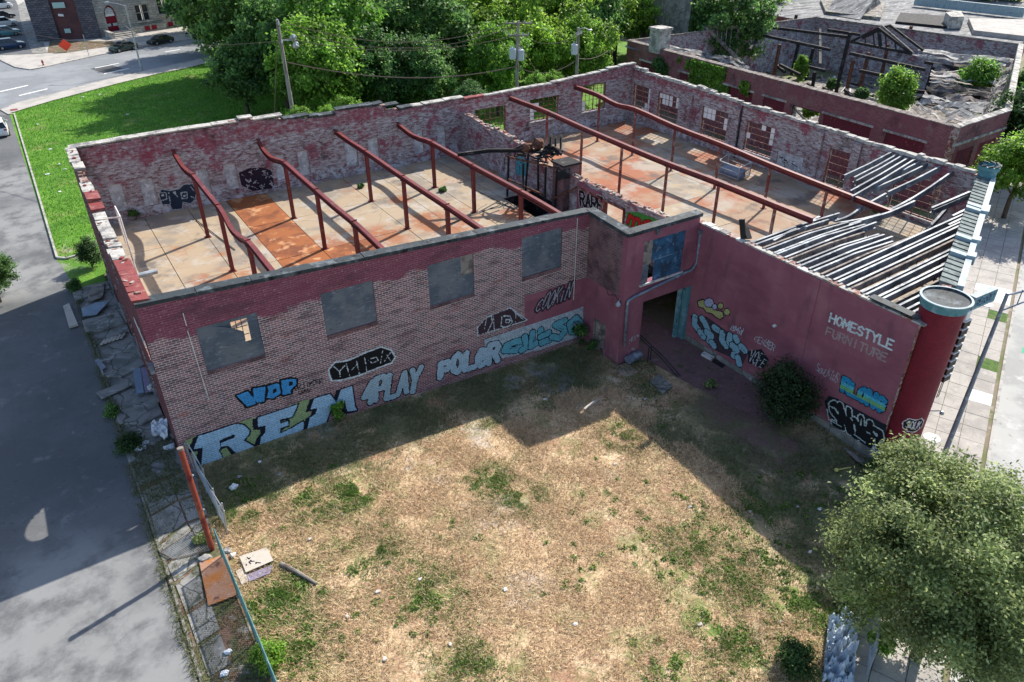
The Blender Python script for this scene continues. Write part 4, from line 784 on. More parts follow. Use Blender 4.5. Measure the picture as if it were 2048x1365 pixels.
# steel roof joists
def cjoist(path, h=.38, w=.12, t=.025, flip=1):
    b = MB(); pr = None
    for i, p in enumerate(path):
        p = V(p); d = V(path[min(i+1, len(path)-1)])-V(path[max(0, i-1)]); d.normalize(); a = d.cross(V((0, 0, 1))).normalized()*flip; u = V((0, 0, 1))
        sec = [(0, 0), (w, 0), (w, -t), (t, -t), (t, -h+t), (w, -h+t), (w, -h), (0, -h)]; cur = [p+a*x+u*z for x, z in sec]
        if pr:
            for k in range(8): b.face([pr[k], cur[k], cur[(k+1) % 8], pr[(k+1) % 8]])
        if i in (0, len(path)-1):
            for ids in ((0, 1, 2, 3), (0, 3, 4, 7), (7, 4, 5, 6)): b.face([cur[q] for q in ids])
        pr = cur
    return b
def facade_x(y): return 31.6+(y+17.45)*.913/.408
rj = random.Random(19); n = 27
for k in range(n):
    y0 = -7.1-(9.9)*k/(n-1)+rj.uniform(-.05, .05); xf = facade_x(y0+.35)
    if k < 6: xe = rj.uniform(36.5, 39)
    elif k < 13: xe = rj.uniform(37.2, 39.2)
    else: xe = xf
    if k in (14, 15): xe = 41.5+k*.1
    xe = max(30.9, min(xe, xf)); sag = rj.uniform(.0, .05)
    pth = [(29.95, y0, 7.35), (30+(xe-30)*.5, y0+(xe-30)*.035, 7.28-sag), (xe, y0+(xe-30)*.07, 7.2-sag-(rj.uniform(.05, .35) if k < 13 else 0))]
    cjoist(pth, flip=-1 if k % 2 else 1).build('roof_joist', 'wood_old' if k % 5 == 2 else 'joist_steel', st)
    for q in range(2):      # hanger clips
        xx = rj.uniform(31.5, max(31.6, xe-.5)); yy = y0+(xx-30)*.07; b = MB(); b.bar((xx, yy, 7.1), (xx, yy-.02, 6.75), .03, .03); b.build('hanger', 'black_metal', st)
for (u, v), (u2, v2) in (((1787, 303), (1690, 351)), ((1799, 307), (1710, 355)), ((1810, 309), (1714, 362)), ((1821, 314), (1703, 382)), ((1834, 317), (1706, 393)), ((1844, 322), (1741, 371)), ((1858, 327), (1749, 377)), ((1886, 331), (1778, 384)), ((1908, 342), (1818, 402))):
    a, c = GX(u, v, 48.95), GZ(u2, v2, 6.95); cjoist([a, (a+c)/2-V((0, 0, .06)), c]).build('roof_joist', 'joist_steel', st)
for pp, zz in (([(1876, 367), (1817, 402), (1755, 431), (1680, 446)], (6.9, 6.8, 6.5, 6.3)), ([(1832, 402), (1780, 425), (1741, 436), (1692, 452)], (7.1, 7., 6.85, 6.7)), ([(1774, 387), (1730, 412), (1700, 432), (1672, 442)], (6.9, 6.5, 6.2, 6.)), ([(1946, 382), (1866, 416)], (7.7, 7.3)), ([(1967, 377), (1868, 420)], (7.7, 7.2)),
               ([(1898, 413), (1865, 450), (1838, 470), (1790, 490)], (6.6, 6., 5.4, 5.1)), ([(1928, 432), (1860, 468), (1792, 490)], (7., 6.8, 6.6)), ([(1957, 408), (1908, 432)], (7.4, 7.2)), ([(1952, 425), (1900, 450)], (7.3, 7.1)), ([(1545, 480), (1590, 455), (1637, 432)], (7.3, 7.2, 7.))):
    cjoist(smooth_path([GZ(u, v, z) for (u, v), z in zip(pp, zz)], 3), .36, .14).build('roof_joist', 'joist_steel', st)
b = MB(); q = GX(1487, 478, 30.); b.bar(q, q+V((-.1, .25, 1.1)), .12, .3); b.bar(q+V((.1, -.3, .1)), q+V((.3, .2, .5)), .3, .1); b.build('bent_bracket', 'black_metal', st)
# debris lying on the floor under the joists
for k in range(130):
    x = rj.uniform(30.6, 44); y = rj.uniform(-15.5, -5.); 
    if x > facade_x(y)-.8: continue
    a = rj.uniform(0, 3.1); L = rj.uniform(.3, 1.2); d = V((math.cos(a), math.sin(a), rj.uniform(-.1, .1))); c = V((x, y, ZF+.14)); b = MB(); b.bar(c-d*L/2, c+d*L/2, rj.uniform(.1, .6), .04); b.build('roof_debris', rj.choice(['sill', 'coping_stone', 'wood_old', 'sill']), st)
# street facade, cornice
FO = V((31.84, -17.6, 0)); T1 = lambda s, t, z=0.: FO+E1*s+N1*t+V((0, 0, z))
p0 = T1(.3, -.45); wall(((p0.x, p0.y), (E1.x, E1.y)), 18.2, [(0, 8.2), (18.2, 8.2)], -1.4, .4, [(2.5, 5.5, 4.4, 6.8), (7.6, 10.6, 4.4, 6.8), (12.7, 15.7, 4.4, 6.8), (2.5, 15.7, -.4, 2.9)]).build('street_facade', ['turret_brick', 'brick_inner', 'brick_core'], st)
for a in (2.5, 7.6, 12.7):
    p = T1(a+.3, -.6); b = MB(); b.bar(p+V((0, 0, 5.6)), T1(a+3.3, -.6)+V((0, 0, 5.6)), .05, 2.4); b.build('window_board', 'board', st)
p = T1(2.8, -.6); b = MB(); b.bar(p+V((0, 0, 1.25)), T1(16., -.6)+V((0, 0, 1.25)), .05, 3.3); b.build('shop_shutter', 'pipe_grey', st)
s_ = .9
while s_ < 18.2:
    L = .58; pier = any(abs(s_-q) < .35 for q in (4.6, 6.9, 11.6)); h = .14 if pier else 0
    b = MB(); P = [T1(s_+.01, -1.0, 8.28+h), T1(s_+L-.03, -1.0, 8.28+h), T1(s_+L-.03, -.22, 8.16+h), T1(s_+.01, -.22, 8.16+h)]
    b.hexa([p-V((0, 0, .12+h)) for p in P], [P[0]+V((0, 0, .05)), P[1], P[2], P[3]+V((0, 0, .05))]); b.build('cornice_tile', 'cornice_blue' if pier else 'cornice_tile', st)
    b = MB(); e = .12 if pier else 0; P = [T1(s_, -.24, 7.95), T1(s_+L-.004, -.24, 7.95), T1(s_+L-.004, .05+e, 7.95), T1(s_, .05+e, 7.95)]; b.hexa(P, [p+V((0, 0, .33+h)) for p in P]); b.build('cornice_block', 'cornice_blue', st); s_ += L
b = MB(); c = V((48.6, -9.55, 0)); 
b.lathe((c.x, c.y, 7.6), [(.62, 0), (.62, .15), (.56, .2), (.56, 1.0), (.66, 1.05), (.66, 1.3), (.5, 1.32), (.48, .6)], 8); b.build('corner_finial', 'teal', st)
b = MB()
for k in range(9): a = k*.7; b.bar(c+V((.58*math.cos(a), .58*math.sin(a), 8.9)), c+V((.58*math.cos(a+.5), .58*math.sin(a+.5), 8.9+random.uniform(.05, .12))), .16, .1)
b.build('finial_rim', 'coping_dark', st)
# turret
TC = V((30.85, -17.5, 0)); 
b = MB(); N = 40; prof = [(-1.3, .98), (-.6, .98), (-.6, .93), (7.6, .93), (7.95, .97)]
for (z0, r0), (z1, r1) in zip(prof[:-1], prof[1:]):
    for k in range(N):
        a0, a1 = 2*math.pi*k/N, 2*math.pi*(k+1)/N
        b.face([TC+V((r0*math.cos(a0), r0*math.sin(a0), z0)), TC+V((r0*math.cos(a1), r0*math.sin(a1), z0)), TC+V((r1*math.cos(a1), r1*math.sin(a1), z1)), TC+V((r1*math.cos(a0), r1*math.sin(a0), z1))])
tu = b.build('turret', 'turret_brick', st)
ul = tu.data.uv_layers[0]
for lp in tu.data.loops:      # wrap the brick courses round the cylinder
    co = tu.data.vertices[lp.vertex_index].co; ang = math.atan2(co.y+0-(TC.y), co.x+30-TC.x); ul.data[lp.index].uv = (ang*.93, co.z-1)
for f in tu.data.polygons:
    us = [ul.data[i].uv[0] for i in f.loop_indices]
    if max(us)-min(us) > 3:
        for i in f.loop_indices:
            if ul.data[i].uv[0] < 0: ul.data[i].uv[0] += 2*math.pi*.93
b = MB(); b.lathe(TC, [(.95, 7.9), (1.0, 7.93), (1.0, 8.08), (1.04, 8.12), (1.06, 8.24), (1.1, 8.28), (1.1, 8.34)], 40); b.f.pop(); b.m.pop(); b.build('rim', 'teal', tu)
b = MB(); b.lathe(TC, [(1.105, 8.341), (1.105, 8.38), (1.0, 8.39)], 40); b.f.pop(); b.m.pop(); b.build('turret_cap', 'cornice_blue', tu); b = MB(); b.lathe(TC, [(1.0, 8.39), (.96, 8.3), (.5, 8.2), (0.01, 8.15)], 40); b.build('turret_roof', 'coping_dark', tu)
b = MB(); P0, P1 = GZ(1941, 607, 7.55), GZ(1986, 588, 7.55); d = (P1-P0).normalized(); nn = V((d.y, -d.x, 0)); 
b.hexa([P0-nn*.16-V((0, 0, .32)), P1-nn*.16-V((0, 0, .32)), P1+nn*.16-V((0, 0, .32)), P0+nn*.16-V((0, 0, .32))], [P0-nn*.16+V((0, 0, .36)), P1-nn*.16+V((0, 0, .36)), P1+nn*.16+V((0, 0, .36)), P0+nn*.16+V((0, 0, .36))]); sg = b.build('blade_sign', 'cornice_blue', st)
b = MB(); b.bar(TC+V((.6, -.5, 7.4)), P0+d*.2-V((0, 0, .2)), .07, .07); b.bar(P0-V((0, 0, .36)), P1-V((0, 0, .36)), .1, .05); b.build('sign_bracket', 'black_metal', sg)
SL = (P1-P0).length
sgn = Can('x', 0, 0, SL, 0, .6, .03, f3=lambda a, c_: tuple(P0+d*a+nn*.172+V((0, 0, c_-.27))))
sgn.poly([(.1, .04), (SL-.08, .04), (SL-.08, .56), (.1, .56)], (.16, .34, .42), px=False)
sgn.word('REROOKY', [(.2, .12), (SL-.2, .12), (SL-.12, .5), (.24, .5)], (.02, .04, .10), .055, px=False, jit=.25)
sgn.build('sign_lettering', sg)
# stacked black letter boxes on the facade next to the turret
P0 = V((32.75, -17.75, 0)); 
for k in range(8):
    z = 6.75-k*.44; b = MB(); c = P0+V((0, 0, z)); b.box(c.x-.28, c.x+.28, c.y-.2, c.y+.25, z-.36, z-.03); q = b.build('letter_box', 'black_metal', st)
    b = MB(); b.box(c.x-.3, c.x+.3, c.y-.22, c.y+.25, z-.03, z+.0); b.build('box_lip', 'paint_white', q)
b = MB(); b.box(P0.x-.25, P0.x+.1, P0.y-.15, P0.y+.15, 6.78, 7.25); b.build('sign_cap', 'paint_white', st)
b = MB()
for xx in (-.16, .0): b.bar(P0+V((xx, -.1, 2.3)), P0+V((xx, -.1, 3.3)), .03)
for zz in (2.35, 2.65): b.bar(P0+V((-.16, -.1, zz)), P0+V((0, -.1, zz)), .03)
b.build('ladder_end', 'black_metal', st)
b = MB(); q = TC+V((.6, -.75, 2.2)); b.tube([q, q+V((.3, -.35, .1))], .03, 6); b.lathe(tuple(q+V((.35, -.4, -.12))), [(.05, 0), (.11, .04), (.11, .14), (.04, .2)], 8); b.build('flood_lamp', 'galv', st)
b = MB(); b.lathe((TC.x, TC.y, -1.2), [(1.05, 0), (1.05, .45), (.99, .5)], 28); b.build('turret_base', 'coping_stone', tu)
# lift shaft with fallen machinery
sh = thing('lift_shaft', 'brick pier and bent steel frame of a goods lift with burnt machinery on top', 'lift shaft', (28.5, 11.8, ZF-.4))
b = MB(); b.box(29.2, 30.6, 9.3, 10.6, ZF, 7.05); b.build('pier', 'brick_dark', sh)
b = MB(); b.box(27.05, 29.75, 9.62, 13.88, .8, 1.); b.box(27.05, 27.1, 9.62, 13.88, 1, ZF-.02); b.box(29.7, 29.75, 9.62, 13.88, 1, ZF-.02); b.box(27.1, 29.7, 9.62, 9.66, 1, ZF-.02); b.box(27.1, 29.7, 13.84, 13.88, 1, ZF-.02); b.build('pit', 'charred', sh)
for p, q in (((27.5, 14.1, ZF), (27.6, 14.0, 6.9)), ((29.1, 14., ZF), (29.3, 13.9, 7.)), ((29., 12.1, ZF), (29., 12.2, 6.9)), ((28.4, 10.4, ZF), (28.5, 10.5, 6.9)), ((28.9, 9.8, ZF), (29., 9.8, 6.9)), ((27.6, 12.1, ZF), (27.7, 12.2, 6.8))):
    b = MB(); b.bar(p, q, .1, .14); b.build('post', 'charred', sh)
for p, q in (((27.55, 14.05, 5.1), (28.4, 10.4, 4.8)), ((27.6, 14, 6.8), (29.2, 9.8, 6.8)), ((27.6, 12.1, 4.6), (29, 12.1, 4.6)), ((28.6, 9.9, 4.6), (30., 7.9, 6.1)), ((29.3, 10.9, 7.2), (29.7, 9.3, 6.7)), ((27.6, 14., 6.7), (29.3, 13.9, 6.9))):
    b = MB(); b.bar(p, q, .08, .12); b.build('brace', 'rust', sh)
b = ibeam([(23.79, 14.9, 7.55), (26., 14.2, 7.65), (28.6, 12.9, 7.55), (30.2, 12., 7.3)], .2, .26); b.build('fallen_beam', 'charred', sh)
b = MB(); c = V((29.4, 12.2, 7.5))
for k in range(26):
    a = random.uniform(0, 6.28); p = c+V((random.uniform(-1.5, .9), random.uniform(-1., 1.3), random.uniform(-.5, .25))); d = V((math.cos(a), math.sin(a), random.uniform(-.4, .4)))*random.uniform(.25, .8); b.bar(p-d, p+d, random.uniform(.05, .16), random.uniform(.05, .2))
b.build('wreckage', 'charred', sh)
b = MB(); d = V((.35, -.3, 0)); 
for rr, o in ((.52, 0), (.52, .85), (.36, .4)): b.tube([V((29.9, 12., 8.1))+d*o*1.9, V((29.9, 12., 8.1))+d*(o*1.9+.25)], rr, 16)
b.build('winding_drum', 'charred', sh)
b = MB(); b.blob((29.3, 12.6, 7.9), (.5, .45, .45), seed=3); b.blob((28.6, 13, 7.6), (.45, .4, .35), seed=5); b.build('motor', 'rust', sh)
b = MB(); b.box(28.7, 29.7, 9.2, 9.32, 6.2, 6.9); b.box(29.1, 30.7, 9.2, 10.7, 7.06, 7.2); b.build('lintel', 'charred', sh)
for pts in ([(28, 13.9, 7.2), (27.5, 14.3, 6.8), (27.4, 14.4, 5.6)], [(26.9, 13, ZF+.1), (26.4, 12.4, ZF+.4), (26.7, 11.8, ZF+.1)], [(29.2, 11.5, 7.3), (29.3, 10.6, 6.9), (29.6, 9.9, 6.6)]):
    b = MB(); b.tube(smooth_path(pts, 5), .03, 6); b.build('cable', 'black_metal', sh)
# wire cage lying in the right hall
cg = thing('wire_cage', 'grey steel mesh stock cage standing beside the white painted door', 'cage', (45.5, 8.3, ZF))
A = [V((44.6, 8.9, ZF)), V((44.6, 6.7, ZF)), V((46.4, 7.1, ZF)), V((46.6, 9.7, ZF))]
b = MB()
for i in range(4):
    p, q = A[i], A[(i+1) % 4]; b.bar(p+V((0, 0, .05)), p+V((0, 0, 1.15)), .06); b.bar(p+V((0, 0, 1.12)), q+V((0, 0, 1.12)), .06); b.bar(p+V((0, 0, .15)), q+V((0, 0, .15)), .06); b.bar(p+V((0, 0, .65)), q+V((0, 0, .65)), .035)
b.build('frame', 'galv', cg)
for i in (1, 2, 3):
    p, q = A[i], A[(i+1) % 4]; b = MB(); n = 14
    for k in range(1, n): x = p+(q-p)*k/n; b.bar(x+V((0, 0, .15)), x+V((0, 0, 1.1)), .014)
    b.build('mesh_side', 'pipe_grey', cg)
b = MB(); b.hexa([A[0]+V((.2, 0, .1)), A[1]+V((.2, 0, .1)), A[1]+V((.9, .1, .1)), A[0]+V((.9, .1, .1))], [A[0]+V((.2, 0, .35)), A[1]+V((.2, 0, .3)), A[1]+V((.9, .1, .8)), A[0]+V((.9, .1, .8))]); b.build('panel', 'pipe_grey', cg)
# ---------------------------------------------------------------- graffiti, traced on the wall planes
c = Can('y', 0, .2, 10.6, -.6, 2.6, .035, crop=(300, 760, 5.689))
gr = LIME
c.poly([(395, 690), (520, 640), (1010, 480), (1195, 425), (1230, 430), (1700, 250), (1810, 212), (1830, 420), (1780, 600), (1250, 790), (590, 980), (500, 900)], gr)
Rp = [(550, 640), (990, 500), (1060, 512), (1130, 575), (1125, 620), (1065, 690), (1230, 785), (1000, 850), (890, 750), (800, 760), (790, 800), (845, 905), (585, 975), (600, 770), (495, 790)]
Ep = [(1225, 430), (1680, 280), (1660, 330), (1620, 420), (1480, 450), (1480, 500), (1570, 465), (1575, 520), (1480, 550), (1480, 610), (1620, 545), (1740, 470), (1780, 600), (1250, 765), (1260, 660), (1310, 600), (1315, 520), (1230, 535)]
sh_ = lambda P, dx, dy: [(x+dx, y+dy) for x, y in P]
for P in (Rp, Ep):
    c.poly(sh_(P, -45, 25), NAVY, NAVY, .07); c.poly(P, SKYB, NAVY, .08)
c.poly([(785, 690), (950, 622), (975, 632), (960, 655), (815, 715), (800, 755)], NAVY); c.poly([(800, 800), (870, 770), (930, 860), (840, 895)], gr, NAVY, .06)
c.crop = (440, 640, 2.891); Mp = [(545, 455), (635, 428), (672, 478), (700, 402), (762, 383), (778, 500), (792, 522), (735, 530), (722, 470), (682, 545), (645, 500), (605, 618), (500, 650), (520, 565), (552, 545), (562, 510), (522, 518)]
c.poly(sh_(Mp, -22, 10), NAVY, NAVY, .06); c.poly(Mp, SKYB, NAVY, .08); 
c.worn(.16); c.build('graffiti', wh, label='huge pale blue REM lettering with dark navy outline low on the front wall')
c = Can('y', 0, 2.6, 7.4, 2., 4.4, .03, crop=(300, 760, 5.689)); BLU = (.06, .32, .66)
for P in ([(985, 180), (1110, 130), (1180, 210), (1170, 100), (1315, 75), (1300, 245), (1215, 262), (1195, 215), (1205, 272), (1105, 302)], [(1335, 72), (1440, 40), (1495, 62), (1492, 150), (1400, 212), (1328, 205), (1350, 120)], [(1490, 10), (1600, -12), (1662, -5), (1668, 50), (1602, 110), (1602, 152), (1510, 172)]): c.poly(P, BLU, BLK, .1)
for P in ([(1400, 110), (1432, 96), (1442, 130), (1395, 162)], [(1580, 25), (1622, 15), (1622, 55), (1580, 72)]): c.poly(P, BLK)
c.flush('graffiti', wh, label='bright blue WDP letters outlined in black')
c.word('BALTIMORE', [(1620, 125), (1960, 35), (1950, -15), (1625, 80)], BLK, .035, jit=.3); c.word('LOVE', [(1690, 160), (1830, 130), (1825, 95), (1690, 120)], BLK, .035, jit=.3)
c.build('graffiti', wh, label='small dark BALTIMORE LOVE script beside the blue WDP')
c = Can('y', 0, 7, 15, -.5, 4.2, .03, crop=(440, 640, 2.891))
c.poly([(632, 290), (665, 250), (740, 240), (850, 190), (930, 160), (985, 178), (1008, 215), (990, 245), (930, 268), (800, 318), (700, 345), (650, 348), (640, 325)], BLK, WHT, .09)
for P in ([(660, 270), (690, 300), (720, 265)], [(690, 300), (695, 330)], [(730, 255), (750, 325)], [(790, 240), (805, 310)], [(760, 290), (790, 262)], [(835, 215), (850, 300)], [(870, 225), (905, 215), (915, 235), (880, 250), (860, 235)], [(940, 180), (925, 262)], [(960, 195), (985, 235)], [(985, 190), (950, 240)]): c.line(P, WHT, .035)
c.flush('graffiti', wh, label='black bubble tag with white outline above the letter M')
c.word('4PLAY', [(830, 490), (1140, 400), (1165, 270), (835, 375)], (.40, .52, .58), .34, BLK, .06, jit=.2)
c.build('graffiti', wh, label='grey-blue 4PLAY block letters right of the REM lettering')
c = Can('y', 0, 12.2, 24.2, -.6, 4.2, .035, crop=(840, 540, 3.733)); TEAL = (.10, .36, .44)
c.poly([(480, 520), (780, 425), (1218, 275), (1215, 490), (880, 600), (620, 660), (490, 580)], (.50, .58, .63)); c.worn(.33); c.flush('old_white_paint', wh, off=.009, material='spray_worn')
c.word('POLeR', [(150, 795), (580, 670), (580, 565), (160, 670)], (.46, .60, .68), .40, BLK, .06, jit=.25); c.flush('graffiti', wh, label='pale blue POLER letters')
for P in ([(630, 600), (720, 600), (780, 520), (700, 540), (640, 570)], [(780, 500), (800, 570), (760, 600)], [(840, 470), (830, 570), (880, 540)], [(900, 450), (910, 545), (970, 520)], [(900, 500), (960, 470)], [(1080, 380), (1010, 410), (1090, 450), (1040, 510), (985, 500)], [(1160, 360), (1115, 400), (1130, 460), (1180, 460), (1205, 410), (1165, 362)]): c.line(P, (.16, .46, .54), .42, out=NAVY, ow=.06)
for P in ([(690, 570), (760, 555)], [(850, 500), (845, 550)], [(1020, 430), (1070, 445)], [(1140, 390), (1180, 380), (1190, 400)], [(660, 590), (700, 585)]): c.line(P, NAVY, .04)
c.flush('graffiti', wh, off=.014, label='fat teal bubble letters on the worn white strip')
P = [(430, 490), (430, 430), (480, 370), (540, 335), (640, 300), (670, 282), (800, 375), (430, 490)]; c.poly(P, (.07, .04, .05)); c.line(P, WHT, .05)
for P in ([(480, 440), (500, 350), (530, 345), (540, 390), (500, 470)], [(545, 340), (555, 460)], [(610, 350), (605, 420), (650, 430), (690, 390), (670, 345), (625, 345)], [(640, 370), (670, 370), (665, 395), (640, 395), (640, 370)], [(715, 320), (712, 390)], [(690, 300), (770, 370)]): c.line(P, WHT, .045)
c.flush('graffiti', wh, label='wedge-shaped tag in white outline')
c.word('COOKIN', [(850, 325), (1110, 215), (1140, 110), (910, 205)], (.45, .46, .5), .06, (.06, .03, .045), .12, jit=.3)
c.build('graffiti', wh, label='thin white COOKIN lettering on the maroon patch', off=.02)
HX = 29.73
c = Can('x', HX, 12.6, 16.7, 4.2, 6.1, .022); c.jit = .012
c.word('HOMESTYLE', [(12.95, 5.22), (16.40, 5.36), (16.38, 5.84), (12.95, 5.70)], (.66, .74, .76), .105, px=False, gap=.26); c.worn(.12, .2); c.flush('painted_lettering', st, label='white word HOMESTYLE on the maroon side wall')
c.word('FURNITURE', [(12.93, 4.44), (16.28, 4.62), (16.28, 5.06), (12.93, 4.88)], (.42, .30, .31), .09, px=False, gap=.26)
c.worn(.16, .2); c.build('painted_lettering', st, label='faded pink word FURNITURE on the maroon side wall')
c = Can('x', HX, 3.5, 11.4, -.6, 4.2, .03, crop=(1340, 560, 4.48)); SB = (.22, .42, .52); YEL = (.48, .47, .20); LIL = (.45, .48, .66)
c.poly([(250, 195), (300, 180), (330, 230), (400, 270), (470, 290), (480, 330), (450, 350), (410, 330), (380, 300), (330, 290), (300, 250), (260, 240)], YEL, BLK, .07)
for cx_, cy_, rx, ry, cc in ((350, 205, 40, 38, LIL), (400, 242, 20, 24, LIL), (455, 235, 24, 24, YEL), (512, 288, 26, 28, YEL)): c.poly([(cx_+rx*math.cos(a*.4), cy_+ry*math.sin(a*.4)) for a in range(16)], cc, BLK, .05)
c.flush('graffiti', st, label='yellow and lilac blob shapes near the teal post')
c.poly([(180, 320), (330, 330), (480, 440), (640, 560), (700, 660), (640, 780), (560, 700), (420, 640), (330, 560), (230, 470)], (.07, .045, .06))
for P in ([(225, 335), (220, 400), (250, 440), (290, 480)], [(290, 350), (310, 380), (350, 470)], [(330, 470), (370, 500), (350, 545)], [(270, 470), (300, 510)], [(400, 430), (430, 450)], [(470, 480), (465, 540), (500, 590)], [(540, 500), (530, 560), (570, 600)], [(560, 590), (600, 620), (570, 680)], [(640, 600), (670, 630)], [(610, 700), (620, 750)], [(590, 520), (600, 540)], [(375, 565), (395, 590)]): c.line(P, (.28, .50, .60), .44, out=BLK, ow=.05)
for P in ([(220, 330), (250, 345)], [(330, 480), (340, 530)], [(270, 490), (290, 500)], [(480, 470), (510, 490)], [(560, 640), (600, 650)], [(410, 440), (430, 455)], [(640, 610), (670, 640)]): c.line(P, BLK, .035)
c.flush('graffiti', st, label='pale blue bubble throw-ups beside the teal post')
c.word('BMW', [(545, 450), (640, 500), (655, 450), (555, 405)], (.6, .66, .75), .04, jit=.3); c.flush('graffiti', st, label='white BMW tag'); c.word('GERBER', [(755, 545), (930, 640), (950, 590), (770, 495)], (.55, .58, .62), .04, jit=.3)
c.flush('graffiti', st, label='white GERBER tag')
c.poly([(700, 640), (820, 620), (890, 720), (830, 800), (700, 740)], (.02, .022, .03)); c.word('VOFE', [(700, 730), (830, 790), (890, 700), (740, 630)], (.6, .62, .64), .045, jit=.3)
c.flush('graffiti', st, label='dark VOFE tag with white letters'); c.poly([(912, 412), (938, 395), (960, 410), (935, 430)], WHT); c.flush('paint_splash', st)
c = Can('x', HX, 12.3, 17.6, -1., 3.6, .03, crop=(1600, 720, 5.689))
c.word('SOULKIDS', [(180, 120), (420, 260), (450, 180), (200, 60)], (.45, .40, .44), .04, jit=.4)
c.flush('graffiti', st, label='thin grey scrawled tag beside the bush')
for P in ([(330, 410), (420, 440), (990, 745), (930, 1095), (870, 1085), (560, 850), (480, 800), (310, 620), (280, 470)],): c.poly(P, (.02, .024, .035))
c.word('SNOWR', [(390, 740), (880, 1030), (950, 800), (330, 450)], (.015, .016, .02), .30, (.60, .68, .68), .07, jit=.3)
for P in ([(330, 520), (410, 560)], [(575, 660), (600, 690)], [(700, 680), (690, 740)], [(760, 820), (800, 840)], [(840, 820), (860, 850)], [(620, 850), (740, 940)], [(850, 900), (860, 1000), (890, 1080)], [(310, 560), (330, 680), (470, 760)]): c.line(P, (.50, .62, .62), .07)
c.worn(.05); c.flush('graffiti', st, label='dark piece with white outlines at the foot of the wall by the turret')
RB, RG, LB = (.03, .30, .55), (.20, .50, .22), (.10, .50, .66)
c.word('RLONG', [(480, 345), (930, 590), (975, 465), (500, 215)], RB, .27, BLK, .045, jit=.12)
ri = c.ci(RB)
for P, cc in (([(470, 300), (960, 560)], RG), ([(470, 262), (960, 520)], LB)):
    d_ = c.dist([c.to(p) for p in P]); c.I[(d_ < .11) & (c.I == ri)] = c.ci(cc)
c.worn(.05); c.build('graffiti', st, label='blue and green RLONG letters', off=.016)
TR = .945
def tur(a, z): return (TC.x+TR*math.cos(a/TR), TC.y+TR*math.sin(a/TR), z)
a0 = math.atan2(CAM.y-TC.y, CAM.x-TC.x)*TR
c = Can('x', 0, a0-.7, a0+1.3, .6, 2.6, .025, f3=tur)
q = [(a0+.0, 1.9), (a0+.2, 2.15), (a0+.5, 2.1), (a0+.75, 2.2), (a0+.95, 2.0), (a0+.95, 1.65), (a0+.6, 1.4), (a0+.3, 1.45), (a0+.05, 1.6)]
c.poly(q, (.03, .01, .02), (.62, .60, .62), .05, px=False); c.word('SOUK', [(a0+.15, 1.62), (a0+.85, 1.6), (a0+.85, 1.95), (a0+.15, 1.97)], (.62, .6, .62), .05, px=False, jit=.3)
c.build('graffiti', tu, label='white cloud-shaped tag low on the turret')
c = Can('x', 29.74, -8.4, -.6, ZF, 6.6, .03, crop=(1060, 340, 5.689))
c.word('RARE', [(575, 400), (820, 510), (830, 350), (570, 245)], BLK, .2, (.55, .55, .56), .06, jit=.15)
c.build('graffiti', st, off=.02, label='black RARE letters with white outline on the maroon panel')
c = Can('x', 29.8, -3.1, 2.4, ZF, 6.4, .03, crop=(1060, 340, 5.689)); RED, GRN = (.55, .02, .015), (.06, .30, .05)
c.poly([(1100, 480), (1230, 480), (1480, 580), (1400, 650), (1150, 720), (1085, 690)], GRN)
for P in ([(1110, 600), (1140, 520), (1190, 560), (1170, 640)], [(1210, 560), (1250, 570), (1240, 650)], [(1300, 600), (1360, 590), (1380, 620)], [(1280, 620), (1270, 660)]): c.line(P, RED, .26, out=BLK, ow=.05)
c.line([(1110, 660), (1150, 680)], (.55, .06, .35), .26)
c.build('graffiti', st, label='red bubble letters on bright green on the dividing wall')
c = Can('x', 29.8, -16.5, -10.5, ZF, 6.6, .04, crop=(980, 230, 5.689))
c.poly([(-20, 460), (60, 370), (150, 360), (200, 420), (320, 440), (450, 560), (420, 700), (300, 680), (200, 620), (0, 590)], (.08, .36, .40)); c.worn(.3)
for k in range(16):
    x0, y0 = random.uniform(0, 420), random.uniform(430, 620); c.line([(x0, y0), (x0+random.uniform(-60, 60), y0+random.uniform(-60, 60)), (x0+random.uniform(-40, 90), y0+random.uniform(-20, 80))], random.choice([(.03, .08, .2), (.02, .03, .08), (.25, .1, .25)]), .06)
c.build('graffiti', st, label='turquoise scrawled piece behind the lift frame')
c = Can('y', 25.06, 4.6, 13, ZF, 6.6, .035, crop=(100, 270, 5.689)); G1 = (.025, .04, .07)
c.poly([(1240, 680), (1270, 620), (1360, 640), (1470, 620), (1520, 570), (1620, 560), (1660, 640), (1650, 730), (1600, 780), (1510, 760), (1500, 840), (1390, 850), (1370, 790), (1280, 790)], G1, (.45, .5, .52), .05)
for P in ([(1260, 660), (1320, 660), (1330, 730), (1270, 750)], [(1350, 660), (1370, 780)], [(1400, 650), (1450, 700)], [(1490, 660), (1560, 650), (1560, 720), (1500, 730), (1490, 660)], [(1600, 590), (1640, 640)], [(1600, 700), (1640, 720)]): c.line(P, (.45, .5, .52), .06)
for u, v in ((1280, 690), (1525, 695), (1415, 660)): c.line([(u, v), (u+4, v)], (.6, .64, .64), .16)
c.flush('graffiti', wh, label='dark blue lettered piece inside the back wall'); c.crop = (400, 270, 5.689)
c.poly([(440, 430), (560, 380), (700, 370), (830, 410), (870, 540), (820, 610), (600, 640), (470, 570)], (.025, .015, .03)); c.worn(.3)
for k in range(40):
    x0, y0 = random.uniform(460, 840), random.uniform(390, 610); c.line([(x0, y0), (x0+random.uniform(-25, 25), y0+random.uniform(-20, 20)), (x0+random.uniform(-5, 45), y0+random.uniform(-25, 25))], (.5, .48, .5), .035)
c.build('graffiti', wh, label='black patch of scribbled graffiti inside the back wall')
c = Can('y', .8, 24.7, 29.6, -.6, 3., .05)
